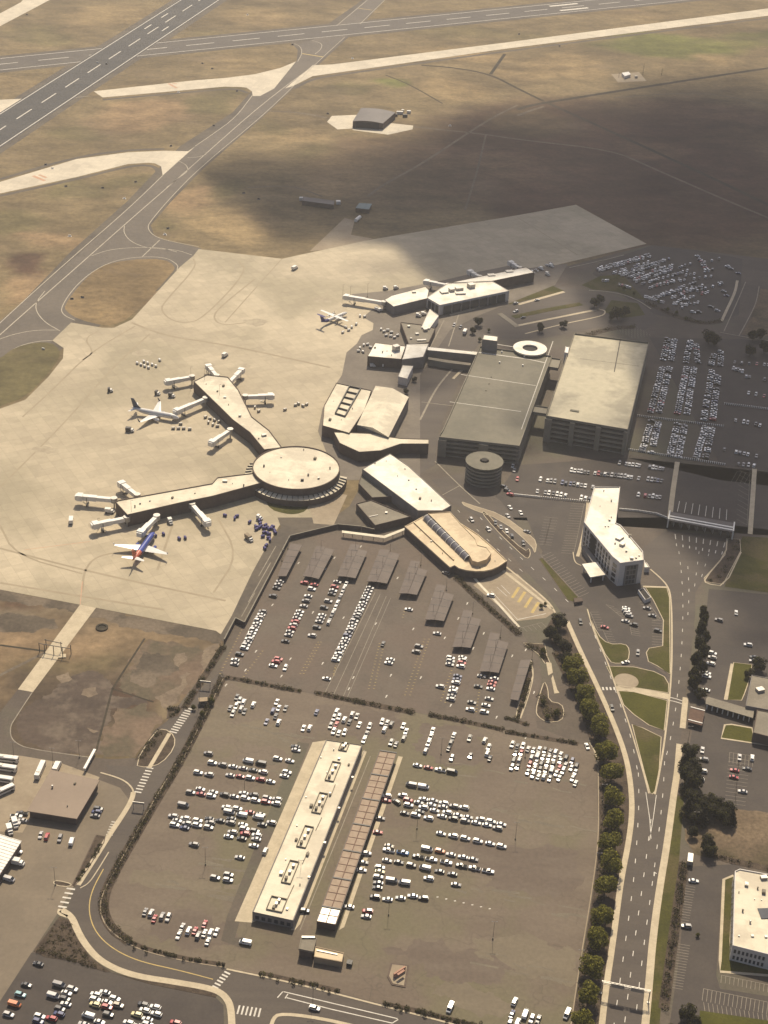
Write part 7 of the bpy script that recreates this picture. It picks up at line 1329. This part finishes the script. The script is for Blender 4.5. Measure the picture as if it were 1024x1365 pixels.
for lab, pts, n in (('long row of pale fence posts right of the tall garage, upper', [(850, 555), (905, 562), (964, 569)], 46), ('long row of pale fence posts below the garage-side car park', [(838, 600), (900, 610), (966, 620)], 50), ('row of pale fence posts at the right edge by the far lots', [(966, 539), (1000, 543), (1030, 547)], 26), ('row of pale fence posts running from the hotel to the toll canopy', [(826, 680), (850, 682), (875, 686), (890, 692)], 40), ('row of pale fence posts left of the hotel', [(680, 660), (720, 664), (784, 670)], 44)):
    q = PL(pts); b = MB(); root = thing('post_fence', lab, 'fence', (q[0].x, q[0].y, 0)); L = (len(q) - 1)
    for k in range(n):
        f = k / (n - 1) * L; i = min(L - 1, int(f)); p = q[i].lerp(q[i + 1], f - i); b = MB(); b.box((p.x, p.y, 0), .55, .4, 1.3); b.box((p.x, p.y, 1.3), .7, .5, .1); put(b, 'post', M['bwhite'], root)
    b = MB()
    for i in range(L): b.bar(q[i] + Vector((0, 0, .7)), q[i + 1] + Vector((0, 0, .7)), .1, .15)
    put(b, 'rail', M['dmetal'], root)
# ------------------------------------------------------------------ buses, trucks, apron vehicles
def bus(x, y, hd, label, L=11.5, col='bwhite', cat='bus', name='parked_bus'):
    a, e = P(x, y, 1.6), P(x + hd[0], y + hd[1], 1.6); rz = math.atan2((e - a).y, (e - a).x); root = thing(name, label, cat, (a.x, a.y, .06), rz, 'buses and trucks')
    b = MB(); hull(b, [(-L / 2, 1.2, .5, 2.9), (-L / 2 + .15, 1.27, .4, 3.0), (L / 2 - .3, 1.27, .4, 3.0), (L / 2, 1.15, .45, 2.7)]); b.build('body', M[col], root)
    for s in (-1, 1): b = MB(); q = [(-L / 2 + .8, 1.285 * s, 1.5), (L / 2 - .8, 1.285 * s, 1.5), (L / 2 - .8, 1.285 * s, 2.4), (-L / 2 + .8, 1.285 * s, 2.4)]; b.face(q if s < 0 else q[::-1]); b.build('side_windows', M['glass'], root)
    b = MB(); b.face([(L / 2 + .012, -1, 1.3), (L / 2 + .012, 1, 1.3), (L / 2 + .012, 1, 2.45), (L / 2 + .012, -1, 2.45)]); b.build('windscreen', M['glass'], root)
    for sx in (-.32, .34):
        for sy in (-1, 1): b = MB(); b.tube((L * sx, 1.0 * sy, .45), (L * sx, 1.3 * sy, .45), .48, n=10); b.build('wheel', M['tyre'], root)
    b = MB(); b.box((-L * .2, 0, 3.0), 2.2, 1.6, .25); b.build('roof_unit', M['metal'], root)
def truck(x, y, hd, label, L=8.0, col='bwhite', group='buses and trucks', s=1.0, name='box_truck'):
    a, e = P(x, y, 1.4), P(x + hd[0], y + hd[1], 1.4); rz = math.atan2((e - a).y, (e - a).x); root = thing(name, label, 'truck', (a.x, a.y, .06), rz, group); root.scale = (s, s, s)
    b = MB(); b.box((-.9, 0, .9), L - 2.4, 2.4, 2.3); b.build('cargo_box', M[col], root)
    b = MB(); hull(b, [(L / 2 - 2.0, 1.1, .5, 2.3), (L / 2 - .9, 1.1, .5, 2.25), (L / 2 - .4, 1.05, .5, 1.5), (L / 2, 1.0, .5, 1.3)]); b.build('cab', M['bwhite'], root)
    b = MB(); b.face([(L / 2 - .88, -.95, 2.2), (L / 2 - .4, -.95, 1.55), (L / 2 - .4, .95, 1.55), (L / 2 - .88, .95, 2.2)]); b.build('windscreen', M['glass'], root)
    b = MB(); b.box((-.4, 0, .55), L - 1, 1.2, .3); b.build('chassis', M['dmetal'], root)
    for sx in (-L * .3, L * .36):
        for sy in (-1, 1): b = MB(); b.tube((sx, .85 * sy, .45), (sx, 1.15 * sy, .45), .45, n=10); b.build('wheel', M['tyre'], root)
for x, y, hd, lab in ((9, 1011, (1, .12), 'white bus, topmost of those at the left edge of the yard'), (7, 1023, (1, .15), 'white bus, second down at the left edge of the yard'), (2, 1038, (1, .15), 'white bus, third down at the left edge of the yard'), (4, 1054, (1, -.45), 'white bus, lowest at the left edge, turned slightly upward'), (53.5, 1026, (.45, -1), 'long white bus parked alone behind the workshop')): bus(x, y, hd, lab)
truck(76, 1022, (.5, -1), 'small white box truck just behind the workshop roof'); truck(22, 1149, (1, .2), 'white box truck beside the ribbed-roof shed', 7.5); truck(20, 1097, (.3, 1), 'small pale truck between workshop and ribbed shed', 6); truck(13, 1106, (.3, 1), 'pale flatbed truck above the ribbed shed', 6)
truck(920, 1145, (.1, -1), 'grey flatbed truck at the top of the office car park', 8, 'metal'); truck(620, 442, (.5, -1), 'white shuttle truck on the kerb road by the entrance link', 8)
GA = 'service vehicles on the apron'
for x, y, hd, lab, L in ((95, 693, (.1, -1), 'white truck alone on the concrete left of the empty airbridge', 8), (146, 681, (1, .1), 'small white truck at the tip of the west pier', 6), (227, 695, (.6, 1), 'small white truck between blue airliner and the slanting airbridge', 5), (332, 717, (1, .8), 'khaki flat truck alone on the apron near its right edge', 7), (393, 357, (1, -.5), 'white truck alone in the middle of the upper apron', 7), (300, 473, (1, -.6), 'pale truck above the north-west pier tip', 6), (147, 520, (1, 0), 'dark tug alone on the apron above the white airliner', 4), (346, 690, (1, .3), 'pale tug by the baggage cart crowd', 4)): truck(x, y, hd, lab, L, 'bwhite' if 'khaki' not in lab and 'dark' not in lab else ('yard' if 'khaki' in lab else 'dmetal'), GA)
def cart(x, y, label, col, group, rz=None, name='baggage_cart'):
    p = P(x, y, .8); root = thing(name, label, 'cart', (p.x, p.y, .105), rnd.uniform(0, 6.28) if rz is None else rz, group); root.scale = (.76, .76, .8)
    b = MB(); b.box((0, 0, .5), 3.2, 1.7, .15)
    b.build('deck', M['dmetal'], root)
    b = MB(); b.box((0, 0, .65), 3.0, 1.6, 1.3); q = [(-1.6, -.9, 1.95), (1.6, -.9, 1.95), (1.6, .9, 1.95), (-1.6, .9, 1.95)]; b.loop_quads(q, [(k[0] * .9, k[1] * .55, 2.2) for k in q]); b.face([(k[0] * .9, k[1] * .55, 2.2) for k in q]); b.build('canopy', M[col], root)
    for sx in (-1, 1):
        for sy in (-1, 1): b = MB(); b.tube((sx, sy * .6, .28), (sx, sy * .85, .28), .28, n=8); b.build('wheel', M['tyre'], root)
CA = [(341, 702), (345, 703), (348, 701.5), (352, 704), (356, 703), (359, 705), (362, 704), (354, 700), (347, 698), (342, 705.5), (352, 710), (357, 711), (350.5, 715), (359, 712), (366, 707), (367, 710), (364, 702), (358, 717), (360, 720), (355, 727), (353, 731), (346, 694)]
for k, (x, y) in enumerate(CA): cart(x, y, f'purple-covered baggage cart, {ordw(k) if k < 11 else ordw(21 - k) + "-last"} in the crowd by the apron edge'.replace('first-last', 'last'), 'purple', 'baggage carts in the crowd by the apron edge')
for x, y, lab in ((239, 718, 'left one of the purple pair right of the blue airliner'), (247, 717, 'right one of the purple pair right of the blue airliner'), (218, 712, 'lone purple baggage cart beside the blue airliner nose'), (207, 714, 'dark purple cart touching the blue airliner nose'), (300, 687, 'purple cart nearest the slanting airbridge'), (313, 691, 'purple cart left of the cart crowd, upper'), (316, 688, 'purple cart left of the cart crowd, furthest up'), (333, 696, 'purple cart left of the cart crowd, nearest to it'), (245, 666, 'dark purple cart close under the west pier wall')): cart(x, y, lab, 'purple', 'baggage carts near the blue airliner')
for k, (x, y) in enumerate(((183, 484), (188, 486), (193, 488), (198, 490), (192, 482), (197, 484), (203, 486), (208, 488), (213, 480))): cart(x, y, f'pale boxy cart, {ordw(k)} in the double line on open concrete', 'bwhite', 'pale carts in the double line on the apron', APR)
for k, (x, y) in enumerate(((461, 436), (465, 440), (469, 436), (475, 432), (457, 443), (480, 421), (486, 422))): cart(x, y, f'pale cart, {ordw(k)} from the left below the propeller airliner' if k < 5 else f'pale cart, {"left" if k == 5 else "right"} one of the pair right of the propeller airliner', 'bwhite', 'pale carts by the propeller airliner')
for k, (x, y) in enumerate(((238, 571), (245, 571), (253, 572), (241, 565), (231, 571))): cart(x, y, f'grey cart, {ordw(k)} in the group below the white airliner', 'metal', 'grey carts below the white airliner', .2)
for k, (x, y) in enumerate(((274, 556), (280, 558), (286, 560), (278, 563), (284, 566), (290, 568), (292, 562), (340, 543), (345, 548), (394, 540), (398, 538), (404, 541), (409, 539), (380, 546))): cart(x, y, f'grey cart, {ordw(k)} of those huddled against the north-west pier' if k < 7 else f'grey cart, {ordw(k - 7)} from the left on concrete east of the north-west pier', 'metal', 'grey carts by the north-west pier')
for k, (x, y) in enumerate(((508, 439), (512, 442), (517, 440), (522, 443), (515, 447), (521, 448), (526, 450), (530, 447), (480, 464), (485, 460), (490, 459), (478, 468), (484, 469), (494, 463))): cart(x, y, f'white cart, {ordw(k)} of those by the service wing' if k < 8 else f'white cart, {ordw(k - 8)} of those left of the ticket hall', 'bwhite', 'white carts by the ticket hall')
for k, (x, y, hd) in enumerate(((507, 413, (1, -.3)), (503, 412, (1, .3)), (558, 420, (1, .2)), (565, 418, (1, 0)), (514, 384, (1, 0)), (528, 383, (1, -.2)), (735, 354, (1, .4)), (722, 358, (1, .5)), (730, 365, (1, .5)), (497, 487, (1, 0)), (513, 487, (1, 0)))): truck(x, y, hd, 'small pale apron truck ' + ('at the corner of the short wing', 'left of the one at the short wing corner', 'in the yard by the entrance link', 'right of the yard truck by the entrance link', 'behind the short wing, left', 'behind the short wing, right', 'at the far tip of the long concourse', 'near the far tip of the long concourse, left', 'below the far tip of the long concourse', 'below the ticket hall, left', 'below the ticket hall, right')[k], 5, 'bwhite', GA, .9)
truck(210, 524, (1, .2), 'small dark tug above the white airliner tail', 4, 'dmetal', GA); truck(229, 527, (1, .2), 'dark boxy truck above the white airliner nose', 5, 'dmetal', GA); truck(173, 573, (1, .1), 'dark low truck below the white airliner tail', 6, 'dmetal', GA)
# roof masts and small airfield signs
for k, (x, y) in enumerate(((130, 84), (142, 86), (36, 20), (238, 123), (316, 122), (61, 220), (70, 225), (88, 249), (137, 251), (166, 265), (181, 243), (224, 305), (220, 313), (96, 399), (110, 397), (58, 466), (325, 258), (345, 266), (93, 315), (390, 60), (437, 152), (470, 78), (692, 46), (746, 62), (330, 20), (283, 92), (270, 85), (600, 168), (285, 168), (228, 195))):
    p = P(x, y); b = MB(); b.box((p.x, p.y, .3), 2.4, .5, 1.1, rnd.uniform(-.8, .8))
    for s in (-.8, .8): b.box((p.x + s, p.y, 0), .15, .15, .4)
    b.box((p.x, p.y, 0), 3.2, 1.6, .08)
    tag(b.build('airfield_sign', M['dmetal' if k % 3 else 'bwhite'], loc=(p.x, p.y, 0)), 'small dark sign board standing in the airfield grass' if k % 3 else 'small white sign board standing in the airfield grass', 'sign', 'dark airfield signs' if k % 3 else 'white airfield signs')
b = MB(); c = P(136, 837); annulus(b, c, 2.2, 3.4, .0, .7, 0, 16); b.flat(ring_pts(c, 2.2, 16), .3, 0); tag(b.build('manhole_ring', M['ditch'], loc=(c.x, c.y, 0)), 'dark round concrete ring in the grass below the apron', 'manhole')
r6 = random.Random(66)
for nm, lab_bit, pts, z, n in (('hotel', '', [(800, 675), (815, 690), (820, 725), (835, 735), (840, 715), (805, 655), (815, 668)], 15.5, 7), ('rental_building', '', [(445, 1000), (415, 1075), (395, 1120), (375, 1165), (430, 1075), (410, 1140), (440, 1060), (465, 1020), (400, 1180)], 4.6, 9), ('rotunda', '', [(375, 610), (420, 612), (440, 625), (385, 640), (360, 630), (405, 600), (425, 638)], 9.5, 7),
        ('concourse_pier', '', [(275, 512), (290, 522), (305, 540), (320, 555), (345, 585), (298, 515)], 8, 6), ('concourse_pier.001', '', [(200, 668), (230, 664), (260, 658), (310, 645), (325, 648), (180, 676)], 8, 6), ('baggage_hall', '', [(515, 615), (530, 635), (560, 665), (540, 625), (575, 668), (500, 618)], 8, 6), ('office_building', '', [(995, 1180), (1010, 1185), (990, 1215), (1000, 1230), (1018, 1190), (985, 1190)], 8.5, 6), ('arrivals_hall', '', [(575, 722), (590, 738), (640, 757), (660, 748), (560, 708)], 5, 5), ('terminal_wing', '', [(445, 535), (455, 560), (440, 560), (470, 545)], 8, 4), ('ticket_hall', '', [(510, 470), (500, 464), (522, 474)], 8, 3), ('workshop', '', [(70, 1050), (100, 1045), (90, 1075)], 4.8, 3)):
    root = bpy.data.objects[nm]
    for k, (x, y) in enumerate(pts):
        p = P(x, y, z); s = r6.uniform(.5, 1.5); b = MB()
        if r6.random() < .45: b.tube((p.x, p.y, z), (p.x, p.y, z + .9 * s), .3 * s, .3 * s, 8); b.tube((p.x, p.y, z + .9 * s), (p.x, p.y, z + 1.05 * s), .42 * s, .3 * s, 8)
        else: b.box((p.x, p.y, z), 1.5 * s, 1.1 * s, .8 * s, RENT); b.box((p.x, p.y, z + .8 * s), 1.1 * s, .8 * s, .12, RENT)
        put(b, 'roof_vent', M['screen' if k % 3 else 'metal'], root)
# ------------------------------------------------------------------ clouds high above the far side of the field: they throw the broad shadows
def cloud(name, label, base, blobs, tmax, seed, step=24.0, soft=1.0):
    """blobs: (x, y, rx, ry, strength) of the shadow on the ground in photo pixels; the cloud hangs up-sun of it, thickest in its middle"""
    off = Vector((SUNV.x, SUNV.y, 0)) * (base / SUNV.z); B_ = []
    for x, y, rx, ry, st in blobs: o = P(x, y); B_.append((o.x, o.y, abs(P(x + rx, y).x - o.x), abs(P(x, y - ry).y - o.y), st))
    x0 = min(b_[0] - b_[2] * 1.5 for b_ in B_); x1 = max(b_[0] + b_[2] * 1.5 for b_ in B_); y0 = min(b_[1] - b_[3] * 1.5 for b_ in B_); y1 = max(b_[1] + b_[3] * 1.5 for b_ in B_)
    nx, ny = int((x1 - x0) / step) + 1, int((y1 - y0) / step) + 1; T = {}
    for j in range(ny):
        for i in range(nx):
            X, Y = x0 + i * step, y0 + j * step; q = mn.noise_vector(Vector((X * .004, Y * .004, seed))) * 60 + mn.noise_vector(Vector((X * .014, Y * .014, seed + 3))) * 22
            f = 0.0
            for ox, oy, rx, ry, st in B_:
                d = ((X + q.x - ox) / rx) ** 2 + ((Y + q.y - oy) / ry) ** 2; f += st * math.exp(-d * 1.6)
            f = f * (1 + .35 * mn.noise(Vector((X * .008, Y * .008, seed + 7)))) - .22
            if f > 0: T[i, j] = min(1.0, f) 
    vi, vs, fs = {}, [], []
    def vert(i, j, top):
        t = T.get((i, j), 0.0); k = (i, j, top if t > 0 else 0)
        if k not in vi: vi[k] = len(vs); vs.append((x0 + i * step + off.x, y0 + j * step + off.y, base + (t * tmax if top else 0.0)))
        return vi[k]
    for j in range(ny - 1):
        for i in range(nx - 1):
            q = [(i, j), (i + 1, j), (i + 1, j + 1), (i, j + 1)]
            if any(k in T for k in q):
                for tri in ((q[0], q[1], q[2]), (q[0], q[2], q[3])):
                    if any(k in T for k in tri): fs.append([vert(*k, 1) for k in tri]); fs.append([vert(*k, 0) for k in tri][::-1])
    me = bpy.data.meshes.new(name); me.from_pydata(vs, [], fs); o = bpy.data.objects.new(name, me); C.objects.link(o)
    m = bpy.data.materials.new('cloud_vapour'); m.use_nodes = True; n = m.node_tree.nodes; n.remove(n['Principled BSDF'])
    v = n.new('ShaderNodeVolumePrincipled'); v.inputs['Density'].default_value = .02; v.inputs['Color'].default_value = (.95, .95, .96, 1); v.inputs['Anisotropy'].default_value = .5
    m.node_tree.links.new(v.outputs[0], n['Material Output'].inputs['Volume']); me.materials.append(m)
    tag(o, label, 'cloud', kind='stuff'); return o
cloud('cloud', 'broad cumulus cloud high over the far right of the airfield', 1500, [(760, 205, 190, 58, 1.6), (960, 210, 160, 92, 1.7), (560, 228, 140, 40, 1.1), (620, 295, 120, 30, 1.2), (760, 292, 130, 32, 1.2), (930, 330, 160, 60, 1.6), (1080, 330, 150, 210, 1.7), (835, 378, 80, 26, 1.0), (945, 420, 80, 50, 1.2), (960, 520, 80, 80, 1.5), (545, 500, 60, 50, .5), (950, 630, 110, 55, 1.1), (740, 590, 80, 50, .4), (1020, 770, 80, 80, .6), (990, 860, 50, 50, .4), (690, 425, 90, 26, .62), (440, 225, 120, 30, .85), (340, 215, 70, 18, .5), (500, 345, 60, 14, .35)], 220, 2.0)
# ------------------------------------------------------------------ the air: pale haze filling the place up to just above the aircraft
b = MB(); b.prism([Vector((-15500, -9500, 0)), Vector((15500, -9500, 0)), Vector((15500, 20500, 0)), Vector((-15500, 20500, 0))], -1.0, 520.0, bottom=True)
m = bpy.data.materials.new('pale_air'); m.use_nodes = True; n = m.node_tree.nodes; n.remove(n['Principled BSDF'])
v = n.new('ShaderNodeVolumePrincipled'); v.inputs['Density'].default_value = HAZE; v.inputs['Color'].default_value = (.96, .93, .90, 1); v.inputs['Anisotropy'].default_value = .25
m.node_tree.links.new(v.outputs[0], n['Material Output'].inputs['Volume'])
struct(b.build('haze', m), 'stuff')
